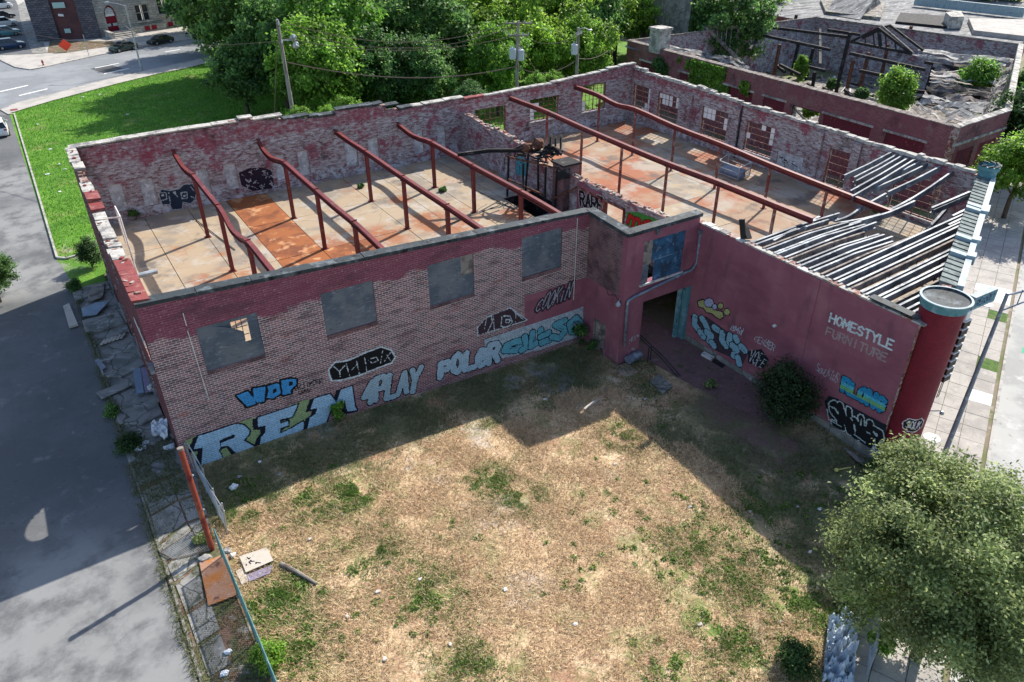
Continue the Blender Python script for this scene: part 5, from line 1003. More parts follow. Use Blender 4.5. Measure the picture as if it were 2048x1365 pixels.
for k in range(40):
    x0, z0 = random.uniform(25, 29), random.uniform(0, 2.6); c.line([(x0, z0), (x0+random.uniform(-.3, .3), z0+random.uniform(-.3, .3)), (x0+random.uniform(-.1, .4), z0+random.uniform(-.2, .3))], random.choice([(.03, .03, .03), (.1, .12, .12), (.4, .4, .38)]), .06, px=False)
tag(c.build('graffiti', wh), kind='stuff')
c = Can('x', 48.97, -6.7, -4.2, ZF-.1, 5.5, .035)
for k in range(9):
    x0, z0 = random.uniform(-6.3, -4.8), random.uniform(4.2, 5.2); c.line([(x0, z0), (x0+random.uniform(-.3, .3), z0+random.uniform(-.2, .3)), (x0+random.uniform(0, .5), z0+random.uniform(-.1, .2))], BLK, .045, px=False)
tag(c.build('graffiti', st), kind='stuff')
c = Can('y', -3.45, 24.4, 25.8, -.7, 1.4, .03)
c.word('MESA', [(25.05, .55), (25.75, .7), (25.75, 1.0), (25.05, .85)], (.5, .5, .52), .035, px=False, jit=.4); c.flush('graffiti', wh); c.word('SAL', [(25., -.2), (25.6, -.05), (25.6, .2), (25., .05)], (.5, .48, .5), .03, px=False, jit=.4)
c.build('graffiti', wh)
# ---------------------------------------------------------------- vegetation
leafmat('leaf_mid', (.04, .095, .03), (.09, .20, .05), (.18, .31, .075), .4); leafmat('leaf_bright', (.07, .16, .02), (.16, .32, .04), (.30, .47, .07), .45)
leafmat('leaf_dark', (.02, .05, .016), (.045, .10, .025), (.09, .16, .04), .35); leafmat('leaf_grey', (.08, .115, .04), (.17, .23, .085), (.33, .40, .165), .4)
leafmat('leaf_bush', (.018, .038, .014), (.04, .075, .024), (.08, .125, .04), .3)
leafmat('blade_dry', (.24, .13, .07), (.57, .38, .215), (.84, .65, .42), .15); leafmat('blade_green', (.05, .09, .015), (.11, .20, .03), (.20, .30, .06), .3); leafmat('blade_shade', (.055, .07, .025), (.10, .125, .045), (.21, .20, .10), .2)  # blade_shade: dull green with some wall shade mixed into its tone
leafmat('blade_lawn', (.07, .19, .012), (.12, .30, .018), (.21, .40, .04), .3)
mat('bark', (.10, .08, .06), [dict(c=(.05, .04, .03), s=4, lo=.45, hi=.6, st=(2, 2, .5))], bump=(10, .6))
def set_tint(o, tint):
    at = o.data.attributes.new('tint', 'FLOAT', 'POINT'); at.data.foreach_set('value', tint.astype(np.float32))
def leaf_quads(P, N, L, Wd, rng):
    """rhombic leaves: centres P, normals N"""
    n = len(P); N = N/np.linalg.norm(N, axis=1, keepdims=True); r = rng.normal(size=(n, 3)); T = np.cross(N, r); T /= np.linalg.norm(T, axis=1, keepdims=True)+1e-9; B = np.cross(N, T)
    L = (L*rng.uniform(.6, 1.3, n))[:, None]; Wd = (Wd*rng.uniform(.7, 1.3, n))[:, None]
    v = np.stack([P-T*L/2, P+B*Wd/2+N*Wd*.15, P+T*L/2-N*L*.1, P-B*Wd/2+N*Wd*.15], 1).reshape(-1, 3); return v, np.arange(4*n).reshape(-1, 4)
def crown_arr(rng, r, h, z0, clumps, per, leaf, wid, cr=.9, lobes=5, core=.5):
    """uneven crown: several lobes, leaf clumps through their outer volume"""
    C = []
    lob = [(V((0, 0, z0+h*.55)), 1.0)]
    for k in range(lobes):
        a = 6.28*k/lobes+rng.uniform(-.5, .5); q = rng.uniform(.35, .62); lob.append((V((math.cos(a)*r*q, math.sin(a)*r*q, z0+h*rng.uniform(.25, .7))), rng.uniform(.45, .68)))
    pts, nrm, tn = [], [], []
    for k in range(clumps):
        c0, s_ = lob[rng.integers(0, len(lob))] if k % 3 else lob[0]
        d = rng.normal(size=3); d[2] = d[2]*.9+.15; d /= np.linalg.norm(d); rad = rng.uniform(core, 1)**.6*s_
        c = np.array(c0)+d*rad*np.array([r*.86, r*.86, h*.5]); m_ = int(per*rng.uniform(.5, 1.4)); q = rng.normal(size=(m_, 3))*cr*np.array([.5, .5, .38])
        tn.append(np.full(m_, rng.uniform(.6, 1.35))); pts.append(c+q); nn = d*.8+rng.normal(size=(m_, 3))*.75+np.array([0, 0, .55]); nrm.append(nn)
    P = np.concatenate(pts); N = np.concatenate(nrm); k = P[:, 2] > z0*.7; global TINT; TINT = np.repeat(np.concatenate(tn)[k], 4); return leaf_quads(P[k], N[k], leaf, wid, rng)
def trunk_mb(rng, h, r0, spread, limbs=5, base=0.):
    b = MB(); b.tube([(0, 0, -.2), (.05, 0, h*.25), (rng.uniform(-.1, .1)*h*.3, rng.uniform(-.1, .1)*h*.3, h*.6), (0, 0, h*.85)], [r0*1.2, r0, r0*.6, r0*.2], 8)
    for k in range(limbs):
        a = 6.28*k/limbs+rng.uniform(-.4, .4); z = h*rng.uniform(.25, .5); b.tube([(0, 0, z), (math.cos(a)*spread*.4, math.sin(a)*spread*.4, z+h*.15), (math.cos(a)*spread*.8, math.sin(a)*spread*.8, z+h*.3)], [r0*.5, r0*.32, r0*.1], 6)
    return b
CROWNS = []; TRUNKS = []
for k in range(6):
    rng = np.random.default_rng(100+k); v, q = crown_arr(rng, 4.2, 8.2, 1.2, 125, 105, .40, .22, .82, 7, .45)
    o = arr_mesh('crown', v, q, 'leaf_mid'); set_tint(o, TINT); CROWNS.append(o.data); bpy.data.objects.remove(o)
    o = trunk_mb(rng, 8.5, .22, 3.2).build('trunk', 'bark', at=(0, 0, 0)); TRUNKS.append(o.data); bpy.data.objects.remove(o)
CM = {}
def crown_mesh(k, m_):
    if (k, m_) not in CM:
        me = CROWNS[k].copy(); me.materials.clear(); me.materials.append(MATS[m_]); CM[(k, m_)] = me
    return CM[(k, m_)]
def tree(x, y, s, k, m_, label, group, name='tree', sz=1., z=None, cat='tree'):
    z = gz(x, y) if z is None else z; t = thing(name, label, cat, (x, y, z), group); t.rotation_euler = (0, 0, (x*7.3+y*3.1) % 6.28); t.scale = (s, s, s*sz)
    for nm, me in (('trunk', TRUNKS[k]), ('crown', crown_mesh(k, m_))):
        o = bpy.data.objects.new(nm, me); col.objects.link(o); o.parent = t
    return t
GW = 'trees of the wood behind the warehouse'
WOOD = [(20.5, 60.5, .95, 0, 'leaf_mid', 'rounded mid-green tree at the wood edge beside the mown lawn'), (27, 84, 1.75, 1, 'leaf_dark', 'tall dark tree at the far left of the wood beside the street')]
rw_ = random.Random(5)
rows = [(48, (25, 32, 39, 46, 53, 60), (.95, 1.2), 0), (58, (24.5, 31, 38, 45, 52, 59.5, 67), (1.2, 1.5), 0), (70, (26, 33.5, 41, 49, 57, 65, 74), (1.4, 1.75), 0), (84, (27, 36, 45, 54, 63, 73, 83), (1.5, 1.9), 0), (102, (28, 38, 48, 59, 78, 90), (1.6, 1.9), 0), (124, (33, 45, 57, 70, 92, 104), (1.7, 2.), 0)]
ordn = ['first', 'second', 'third', 'fourth', 'fifth', 'sixth', 'seventh']
rown = ['nearest row, just over the back wall', 'second row', 'third row', 'fourth row', 'fifth row', 'farthest row at the top edge']
for j, (yy, xs_, sr, zr) in enumerate(rows):
    for i, xx in enumerate(xs_):
        mt = rw_.choice(['leaf_mid', 'leaf_mid', 'leaf_bright', 'leaf_dark']) if xx < 45 else rw_.choice(['leaf_bright', 'leaf_mid', 'leaf_bright'])
        WOOD.append((xx+rw_.uniform(-1.5, 1.5), yy+rw_.uniform(-2.5, 2.5), rw_.uniform(*sr), rw_.randrange(6), mt, '%s tree from the left in the wood, %s' % (ordn[i], rown[j])))
for (x, y, s, k, m_, lb) in WOOD: tree(x, y, s, k, m_, lb, GW, sz=rw_.uniform(.9, 1.15))
for (x, y, s, k, m_, lb, nm) in ((83, 70, 1.15, 2, 'leaf_mid', 'leafy tree behind the far corner of the burnt building', 'tree'), (92, 82, 1.3, 3, 'leaf_bright', 'light green tree above the burnt building by the far road', 'tree'), (84.5, 45.5, 1.35, 4, 'leaf_mid', 'tall tree growing inside the burnt building through its lost roof', 'tree'),
        (76, 60, 1.35, 0, 'leaf_bright', 'broad light tree just left of the burnt building corner', 'tree'), (86, 62, 1.4, 1, 'leaf_mid', 'tree between the burnt building and the grey house', 'tree'), (100, 84, 1.6, 4, 'leaf_mid', 'tall tree by the far road above the burnt building', 'tree'), (74, 92, 1.7, 3, 'leaf_mid', 'tall tree at the right end of the wood', 'tree'), (112, 66, 1.4, 5, 'leaf_bright', 'tree over the far wall of the burnt building', 'tree'), (72, 72, 1.1, 5, 'leaf_mid', 'round tree left of the chimney of the burnt building', 'tree'), (100, 60, 1.0, 1, 'leaf_mid', 'tree beyond the ivy wall at the top of the view', 'tree'), (150, 45, 1.6, 2, 'leaf_mid', 'large tree past the flat roofs at the top right', 'tree'), (165, 30, 1.6, 3, 'leaf_dark', 'dark tree in the top right corner', 'tree'),
        (66.5, -4.1, .82, 0, 'leaf_bright', 'light green street tree at the right edge near the store facade', 'street_tree'), (76, .5, .95, 1, 'leaf_dark', 'dark street tree at the right edge by the burnt building', 'street_tree'), (90, 6, .9, 2, 'leaf_mid', 'street tree beyond the burnt building corner', 'street_tree')):
    tree(x, y, s, k, m_, lb, None, nm)
q = GZ(15, 530, 2.5); tree(q.x-1.2, q.y, .42, 3, 'leaf_mid', 'small leafy tree at the left edge of the alley', None)
for (u, v, y, s, k, m_, lb) in ((687, 215, 30, .32, 2, 'leaf_bright', 'bright green sapling poking over the back wall'), (600, 233, 28, .26, 4, 'leaf_bright', 'low bright shrub behind the back wall near the leaning pole'), (655, 228, 27.6, .22, 1, 'leaf_bright', 'small bright shrub hugging the back wall coping'), (1075, 165, 29, .3, 3, 'leaf_bright', 'yellow-green sapling right of the transformer pole'), (1105, 160, 29, .28, 0, 'leaf_bright', 'second sapling right of the transformer pole'), (940, 190, 31, .4, 5, 'leaf_mid', 'sapling left of the transformer pole')):
    p = GY(u, v, y); tree(p.x, y, s, k, m_, lb, 'saplings behind the back wall', 'sapling', z=p.z-s*6.5)
# large street tree, lower right
rng = np.random.default_rng(9); tc = GZ(1930, 1095, 5.2); tx, ty = tc.x, tc.y
t = thing('street_tree', 'large pale green street tree in front of the turret, lower right', 'tree', (tx, ty, gz(tx, ty)))
v, q = crown_arr(rng, 4.0, 7.2, 1.2, 330, 360, .15, .08, .62, 11, .35); set_tint(arr_mesh('crown', v+np.array([tx, ty, gz(tx, ty)]), q, 'leaf_grey', t), TINT)
b = trunk_mb(rng, 7.4, .2, 3.4, 7); b.v = [p+V((tx, ty, gz(tx, ty))) for p in b.v]; b.build('trunk', 'bark', t)
# bush against the side wall, weeds and climbers
def bush(name, label, cat, c, r, h, n, leaf, m_, seed, group=None, stems=3):
    rng = np.random.default_rng(seed); t = thing(name, label, cat, c, group); v, q = crown_arr(rng, r, h, .08*h, n, 60, leaf, leaf*.55, r*.35, 5, .3); set_tint(arr_mesh('foliage', v+np.array(c), q, m_, t), TINT)
    b = MB()
    for k in range(stems): a = 2.1*k; b.tube([V(c)-V((0, 0, .1)), V(c)+V((math.cos(a)*r*.3, math.sin(a)*r*.3, h*.6))], [.04*max(.4, h/2), .015], 5)
    b.build('stem', 'bark', t); return t
bush('bush', 'dense dark green bush against the maroon side wall', 'bush', (28.35, -12.3, gz(28.4, -12.3)), 1.75, 2.9, 190, .14, 'leaf_bush', 1)
p = GY(680, 846, -.35); bush('weed_tree', 'young feathery weed tree in front of the letter M', 'plant', (p.x, p.y, gz(p.x, p.y)), .42, 1.35, 20, .16, 'leaf_bright', 2)
p = GY(1158, 690, -.5); bush('weed_tree', 'small weed tree in the corner by the teal letters', 'plant', (p.x, p.y, gz(p.x, p.y)), .5, 1.5, 22, .14, 'leaf_mid', 3)
for k, (u, v, r, h, mt, lb) in enumerate(((185, 535, .8, 2.2, 'leaf_dark', 'tall shrub at the foot of the left wall near the lawn'), (150, 580, .6, .7, 'leaf_mid', 'low clump of weeds at the kerb end below the lawn'), (225, 830, .45, .5, 'leaf_mid', 'weed clump on the kerb by the dock pads'), (262, 895, .8, .5, 'leaf_dark', 'dark weeds by the last dock pad'), (1745, 1240, .55, 2.0, 'leaf_bright', 'yellow-green climber hanging on the lower right fence'), (1752, 1310, .5, 1.6, 'leaf_bright', 'climber at the bottom of the lower right fence'), (1700, 1215, .6, .7, 'leaf_mid', 'leafy weeds above the crumpled tarpaulin'), (1588, 1335, .8, .9, 'leaf_dark', 'dark shrub left of the crumpled tarpaulin'), (540, 1330, .7, .8, 'leaf_bright', 'bright weeds on the green fence rail at the bottom'), (1420, 775, .35, .4, 'leaf_grey', 'pale weed beside the drive'), (1185, 700, .3, .6, 'leaf_mid', 'weeds by the small door'), (405, 1085, .35, .3, 'leaf_grey', 'dry weeds round the foot of the red post'), (1760, 955, .9, .7, 'leaf_dark', 'dark weeds at the foot of the turret'), (1735, 1130, .5, 1.2, 'leaf_bright', 'bright weeds under the street tree by the fence'))):
    p = GG(u, v); bush('weeds', lb, 'plant', tuple(p), r, h, int(20+60*r*h), .11, mt, 30+k)
def leaf_patch(name, parent, f, n, leaf, m_, seed, nrm):
    rng = np.random.default_rng(seed); P = np.array([f(rng) for _ in range(n)]); N = np.array(nrm)+rng.normal(size=(n, 3))*.5; v, q = leaf_quads(P, N, leaf, leaf*.7, rng); o = arr_mesh(name, v, q, m_, parent); set_tint(o, np.repeat(rng.uniform(.7, 1.3, n), 4)); return o
# ---------------------------------------------------------------- grass of the lot and the lawn
def blades(P, L, wdt, flat, rng):
    n = len(P); a = rng.uniform(0, 6.283, n); el = rng.uniform(flat[0], flat[1], n); L = rng.uniform(.6, 1.4, n)*L; D = np.stack([np.cos(a)*np.cos(el), np.sin(a)*np.cos(el), np.sin(el)], 1); S = np.stack([-np.sin(a), np.cos(a), np.zeros(n)], 1)*wdt
    v = np.stack([P-S, P+S, P+D*L[:, None]], 1).reshape(-1, 3); return v, np.arange(3*n).reshape(-1, 3)
def gzv(P): return np.array([gz(x, y) for x, y in P])
LOT = [(.1, -.1), (24.2, -.1), (24.2, -3.6), (29.6, -3.6), (29.6, -17.5), (28.6, -18.6), (22, -22.2), (16, -25.9), (9, -30.8), (.1, -30.8)]
def inpoly(P, poly):
    x, y = P[:, 0], P[:, 1]; ins = np.zeros(len(P), bool)
    for (x0, y0), (x1, y1) in zip(poly, poly[1:]+poly[:1]):
        if y0 == y1: continue
        ins ^= ((y0 > y) != (y1 > y)) & (x < (x1-x0)*(y-y0)/(y1-y0)+x0)
    return ins
rng = np.random.default_rng(77); P = rng.uniform((0, -27), (30, 0), (420000, 2)); P = P[inpoly(P, LOT)]
nz = np.array([noise.noise(V((x*.55, y*.55, 1.)))+.5*noise.noise(V((x*1.9, y*1.9, 4.))) for x, y in P]); dens = np.clip(.55+nz*.9, .08, 1)
wob = np.array([noise.noise(V((x*.8, y*.8, 9.))) for x, y in P])
shade = ((P[:, 1] > -4.6+wob*1.5) & (P[:, 0] < 24)) | ((P[:, 0] > 22.5+wob*2)) | ((P[:, 0] > 19+wob) & (P[:, 1] < -18))  # rough outline of the cast shadows; blades inside get the darkened green
drv = inpoly(P, [(x, y) for x, y in dv]) | inpoly(P, [tuple(GG(u, v)[:2]) for u, v in ((1290, 700), (1370, 690), (1600, 900), (1560, 925), (1440, 850), (1330, 770))])
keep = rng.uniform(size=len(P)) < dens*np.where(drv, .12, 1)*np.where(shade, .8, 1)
for sel, L_, fl, m_, nm, lb in ((keep & ~shade, .26, (.05, .8), 'blade_dry', 'dry_grass', 'sun-dried straw grass over the vacant lot'), (keep & shade, .17, (.2, 1.1), 'blade_shade', 'shade_toned_grass', 'dull green grass, toned darker for the shade along the walls of the lot')):
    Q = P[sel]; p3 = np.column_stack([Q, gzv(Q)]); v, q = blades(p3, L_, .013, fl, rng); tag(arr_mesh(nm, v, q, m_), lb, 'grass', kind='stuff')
GS = [(GG(u, v).x, GG(u, v).y, r) for u, v, r in ((560, 1190, 2.8), (600, 1290, 2.6), (640, 1010, 2.6), (1400, 1100, 3.2), (1480, 1170, 2.6), (990, 960, 2), (870, 1180, 2.4), (1450, 1290, 3), (1640, 1230, 3), (700, 990, 2), (930, 1330, 2), (760, 1100, 3), (1250, 880, 2), (1500, 1020, 2), (500, 1020, 1.8), (1050, 1000, 2))]
A_ = rng.uniform(0, 6.283, 60000); ix = rng.integers(0, len(GS), 60000); GS = np.array(GS); rr_ = np.abs(rng.normal(size=60000))*GS[ix, 2]*.6; Q = np.column_stack([GS[ix, 0]+np.cos(A_)*rr_, GS[ix, 1]+np.sin(A_)*rr_]); Q = Q[inpoly(Q, LOT)]; Q = Q[np.array([noise.noise(V((x*1.1, y*1.1, 5)))+.15 > 0 for x, y in Q])]
v, q = blades(np.column_stack([Q, gzv(Q)]), .17, .014, (.3, 1.2), rng); tag(arr_mesh('green_grass', v, q, 'blade_green'), 'patches of green grass blending into the straw of the lot', 'grass', kind='stuff')
cl = []
for (u, v, r, n) in [(560, 1190, 1.5, 50), (600, 1290, 1.3, 40), (530, 1250, .8, 30), (640, 1010, 1.5, 26), (1400, 1100, 2.0, 60), (1480, 1170, 1.5, 30), (1330, 1120, 1.4, 14), (990, 960, .9, 18), (870, 1180, 1.4, 16), (1450, 1290, 1.9, 30), (1640, 1230, 1.6, 30), (1570, 1200, 1.4, 20), (1580, 1310, 1.2, 24), (700, 990, 1., 14), (930, 1330, .8, 12), (1330, 1340, 1.2, 16), (1100, 1100, 3.5, 16), (800, 1100, 3.5, 18), (1250, 1000, 3, 12), (1530, 1100, 1.6, 18), (760, 1300, 2., 10), (480, 975, 1., 14), (1400, 1020, 1.2, 14), (1250, 870, 1.2, 10), (1600, 1010, 2, 20)]:
    c_ = GG(u, v)
    for k in range(n): cl.append((c_.x+rng.normal()*r*.6, c_.y+rng.normal()*r*.6, rng.uniform(.08, .3)))
PP = []
for (x, y, r) in cl: m_ = int(28*r/.2); PP.append(np.column_stack([x+rng.normal(size=m_)*r*.5, y+rng.normal(size=m_)*r*.5]))
PP = np.concatenate(PP); PP = PP[inpoly(PP, LOT)]; p3 = np.column_stack([PP, gzv(PP)+rng.uniform(0, .08, len(PP))]); N = rng.normal(size=p3.shape)*.6+np.array([0, 0, 1.]); v, q = leaf_quads(p3, N, .13, .075, rng); tag(arr_mesh('green_weeds', v, q, 'blade_green'), 'scattered green weed tufts in the dry grass', 'weeds', kind='stuff')
P = rng.uniform((-2.8, 26.2), (40, 100), (150000, 2)); LW_ = [(-2.75, 30), *grassK, (45, 70), (45, 27), (-.2, 27), (-2.6, 29.6)]; P = P[inpoly(P, LW_)]; p3 = np.column_stack([P, gzv(P)+.01]); v, q = blades(p3, .2, .03, (.5, 1.4), rng); tag(arr_mesh('mown_grass', v, q, 'blade_lawn'), 'bright green grass of the lawn beside the alley', 'grass', kind='stuff')
P = np.concatenate([np.column_stack([rng.normal(-2.2, .16, 9000), rng.uniform(-20, 24, 9000)]), np.column_stack([rng.uniform(-1.9, 0, 5000), rng.uniform(-16, -.5, 5000)]), np.column_stack([rng.uniform(-2, -.2, 3500), rng.uniform(-1.5, 3, 3500)])])
P = P[np.array([noise.noise(V((x*.9, y*.6, 2)))+.25 > 0 for x, y in P])]; p3 = np.column_stack([P, gzv(P)+.03]); v, q = blades(p3, .16, .014, (.4, 1.3), rng); tag(arr_mesh('kerb_weeds', v, q, 'blade_shade'), 'grass and weeds growing along the alley kerb', 'weeds', kind='stuff')
# ---------------------------------------------------------------- burnt neighbour
def GP(u, v, p, n):
    d = ray(u, v); return CAM+d*((V(p)-CAM).dot(V(n))/d.dot(V(n)))
mat('brick_neigh', BR1, [dict(c=(.22, .08, .095), s=.25, lo=.42, hi=.62, d=7, a=.8), dict(c=(.26, .17, .16), s=.8, lo=.52, hi=.66, d=8, a=.6), dict(c=(.08, .035, .045), s=.7, lo=.54, hi=.68, a=.7)], brick=dict(c1=(.27, .10, .105), c2=(.16, .06, .07), m=(.30, .22, .22), w=.32, h=.115), coord='uv', bump=(9, .4, .03))
mat('maroon_panel', (.17, .035, .05), [dict(c=(.10, .025, .035), s=.8, lo=.45, hi=.65), dict(c=(.24, .08, .08), s=2.5, lo=.58, hi=.7)], brick=dict(c1=(.17, .03, .045), c2=(.14, .025, .04), m=(.10, .02, .03)), coord='uv')
mat('tar_sheet', (.19, .19, .19), [dict(c=(.07, .075, .08), s=.5, lo=.45, hi=.6, d=8, st=(.5, 1.5, 1)), dict(c=(.40, .40, .385), s=1.2, lo=.54, hi=.66, d=8, st=(.6, 2, 1)), dict(c=(.04, .04, .045), s=1.6, lo=.6, hi=.68, d=8)], bump=(6, .8, .08))
mat('rubble', (.22, .20, .175), [dict(c=(.10, .09, .08), s=.9, lo=.45, hi=.6, d=9), dict(c=(.52, .49, .44), s=2, lo=.55, hi=.66, d=8), dict(c=(.08, .12, .04), s=.6, lo=.6, hi=.68)], bump=(5, 1, .15))
nb = thing('burnt_building', 'fire-gutted brick building with charred posts and sagging grey roof sheets', 'building', (84, 22, -1))
NP = [V((66, 45.8, 0)), V((63.4, .45, 0)), V((72.6, .9, 0)), V((104.8, 16.3, 0)), V((101.2, 44.6, 0))]
TOPZ = [6.5, 6.5, 6.5, 6.5, 6.5]
def seg(i): a, c = NP[i], NP[(i+1) % 5]; return a, (c-a).normalized(), (c-a).length
a, d, L = seg(0)
pan = [(3, 7.5), (10.5, 16), (17.5, 22.5), (24, 27), (32, 37.5), (39, 43)]
wall(((a.x, a.y), (d.x, d.y)), L, [(0, 6.5), (L, 6.5)], -1.2, .45, [(p, q, 1.6, 4.6) for p, q in pan]+[(28, 31.5, 2.2, 4.6)]).build('long_wall', ['brick_neigh', 'brick_inner', 'brick_core'], nb)
nrm = V((d.y, -d.x, 0))
for p, q in pan:
    b = MB(); A = a+d*p-nrm*.1; B = a+d*q-nrm*.1; b.hexa([A+V((0, 0, 1.6)), B+V((0, 0, 1.6)), B-nrm*.15+V((0, 0, 1.6)), A-nrm*.15+V((0, 0, 1.6))], [A+V((0, 0, 4.6)), B+V((0, 0, 4.6)), B-nrm*.15+V((0, 0, 4.6)), A-nrm*.15+V((0, 0, 4.6))]); b.build('blocked_window', 'maroon_panel', nb)
    b = MB(); b.bar(a+d*(p-.2)+nrm*.04+V((0, 0, 4.72)), a+d*(q+.2)+nrm*.04+V((0, 0, 4.72)), .12, .2); b.build('lintel', 'coping_stone', nb)
b = MB(); A, B = a+d*28-nrm*.15, a+d*31.5-nrm*.15
for z in (2.25, 4.55): b.bar(A+V((0, 0, z)), B+V((0, 0, z)), .1)
for t_ in (0, 1): b.bar(A+(B-A)*t_+V((0, 0, 2.2)), A+(B-A)*t_+V((0, 0, 4.6)), .1)
b.bar(A+V((0, 0, 4.4)), B+V((0, 0, 2.6)), .25, .1); b.build('broken_window', 'charred', nb)
for i in (1, 2, 3, 4):
    a, d, L = seg(i); ops_ = [(1.2, 4.2, 1.5, 4.3), (5, 8, 1.5, 4.3)] if i == 1 else []
    wall(((a.x, a.y), (d.x, d.y)), L, ragged([(0, 6.5), (L, 6.5)], 2, .05, i), -1.2, .45, ops_).build(['', 'corner_wall', 'street_wall', 'far_wall', 'rear_wall'][i], ['brick_neigh', 'brick_inner', 'brick_core'], nb)
    if i == 1:
        nn = V((d.y, -d.x, 0))
        for p, q in ((1.2, 4.2), (5, 8)):
            b = MB(); A, B = a+d*p-nn*.1, a+d*q-nn*.1; b.hexa([A+V((0, 0, 1.5)), B+V((0, 0, 1.5)), B-nn*.15+V((0, 0, 1.5)), A-nn*.15+V((0, 0, 1.5))], [A+V((0, 0, 4.3)), B+V((0, 0, 4.3)), B-nn*.15+V((0, 0, 4.3)), A-nn*.15+V((0, 0, 4.3))]); b.build('blocked_window', 'maroon_panel', nb)
        b = MB(); b.bar(a+nn*.05+V((0, 0, 5.)), a+d*L+nn*.05+V((0, 0, 5.)), .14, .2); b.build('string_course', 'coping_stone', nb)
for i in range(5):      # coping tiles
    a, d, L = seg(i); n_ = int(L/(.62 if i == 0 else 1.3)); nn = V((-d.y, d.x, 0))
    for k in range(n_):
        A, B = a+d*(L*k/n_+.02), a+d*(L*(k+1)/n_-.02); b = MB(); j = random.uniform(-.02, .03)
        b.hexa([A-nn*.08+V((0, 0, 6.51)), B-nn*.08+V((0, 0, 6.51)), B+nn*.55+V((0, 0, 6.51)), A+nn*.55+V((0, 0, 6.51))], [A-nn*.06+V((0, 0, 6.58+j)), B-nn*.06+V((0, 0, 6.58)), B+nn*.5+V((0, 0, 6.66)), A+nn*.5+V((0, 0, 6.66+j))]); b.build('coping_tile', 'coping_stone' if i in (1, 2) else 'wood_old', nb)
b = MB(); b.face([p+V((0, 0, -.4)) for p in NP][::-1] if False else [NP[0]+V((0, 0, -.4)), NP[1]+V((0, 0, -.4)), NP[2]+V((0, 0, -.4)), NP[3]+V((0, 0, -.4)), NP[4]+V((0, 0, -.4))]); b.build('floor', 'rubble', nb)
for (u, v, z, h) in ((1545, 165, 0, 5), (1583, 150, 0, 4.6), (1612, 160, 0, 4.2), (1650, 130, 0, 6.5), (1672, 185, 0, 7.5), (1718, 185, 0, 5), (1760, 165, 0, 5), (1785, 210, 0, 4.5), (1800, 140, 0, 6), (1530, 120, 0, 6), (1575, 120, 0, 6.5), (1850, 190, 0, 4), (1625, 175, 0, 2.), (1690, 195, 0, 4.6)):
    p = GZ(u, v, z); b = MB(); b.bar(p, p+V((random.uniform(-.2, .2), random.uniform(-.2, .2), h)), .34, .34); b.build('post', random.choice(['charred', 'charred', 'rust']), nb)
for (u, v, u2, v2, z) in ((1520, 70, 1660, 100, 6), (1540, 55, 1700, 75, 6.3), (1700, 107, 1850, 140, 5.6), (1655, 60, 1720, 70, 6.2), (1720, 142, 1830, 165, 4.8), (1770, 185, 1820, 170, 4.6), (1560, 130, 1600, 150, 3.), (1800, 180, 1960, 195, 4.8), (1850, 125, 1990, 150, 5.2), (1640, 60, 1640, 130, 5.5), (1520, 68, 1500, 100, 5.5), (1600, 130, 1650, 142, 2.2), (1550, 128, 1570, 145, 2), (1690, 180, 1720, 210, 1.5), (1520, 148, 1560, 158, 3.5)):
    b = MB(); b.bar(GZ(u, v, z), GZ(u2, v2, z-random.uniform(0, .4)), .3, .34); b.build('fallen_beam', 'charred', nb)
# roof monitor gable left standing
ap, lf, rt = GZ(1757, 57, 8.2), GZ(1702, 84, 6.3), GZ(1824, 108, 6.1)
b = MB(); 
for p, q in ((ap, lf), (ap, rt), (lf, rt)): b.bar(p, q, .25, .3)
off = V((3.2, .6, 0)); b.bar(ap+off, lf+off, .22, .25); b.bar(ap+off, rt+off, .22, .25); b.bar(ap, ap+off, .2)
m1 = (lf+rt)/2; b.bar(ap, V((m1.x, m1.y, m1.z)), .3, .3)
for t_ in (.25, .4, .6, .75): p = lf+(rt-lf)*t_; q = (ap+(rt-ap)*((t_-.5)*2)) if t_ > .5 else (lf+(ap-lf)*t_*2); b.bar(p, q, .12)
b.build('gable_frame', 'charred', nb)
b = MB(); b.bar(rt, ap+off*.0+V((.5, 0, .1)), .12, .5); b.build('fascia', 'wood_old', nb)
p1, p2, p3 = GZ(1410, 53, 7), GZ(1476, 118, 3.5), GZ(1478, 55, 7)
b = MB(); b.bar(p1, p2, .3, .35); b.bar(p1, p3, .25, .3); b.bar(p3, GZ(1472, 108, 3.5), .25, .3); b.bar(p1, GZ(1398, 95, 3.8), .2, .25)
for t_ in (.2, .35, .5, .65, .8): b.bar(p1+(p3-p1)*t_, p1+(p2-p1)*(t_*.8+.1), .12)
b.build('fallen_truss', 'wood_old', nb)
def crumple(name, P, nu, nv, amp, fr, mtl, parent, seed, th=.06, ridge=True):
    """sagging sheet over the quad P (bl, br, tr, tl)"""
    b = MB(); G_ = []
    for j in range(nv+1):
        row = []
        for i in range(nu+1):
            s_, t_ = i/nu, j/nv; p = (P[0]*(1-s_)+P[1]*s_)*(1-t_)+(P[3]*(1-s_)+P[2]*s_)*t_; n1 = noise.noise(V((s_*fr*.45+seed, t_*fr*2.2, seed))); n2 = noise.noise(V((s_*fr*1.2+seed, t_*fr*4.5, 7)))
            row.append(p+V((n2*amp*.3, n2*amp*.2, (-abs(n1) if ridge else n1)*amp*1.6+n2*amp*.5)))
        G_.append(row)
    rr = random.Random(seed)
    for j in range(nv):
        for i in range(nu):
            if rr.random() < .03: continue
            q = [G_[j][i], G_[j][i+1], G_[j+1][i+1], G_[j+1][i]]; b.face(q); b.face([p-V((0, 0, th)) for p in q[::-1]])
    return b.build(name, mtl, parent)
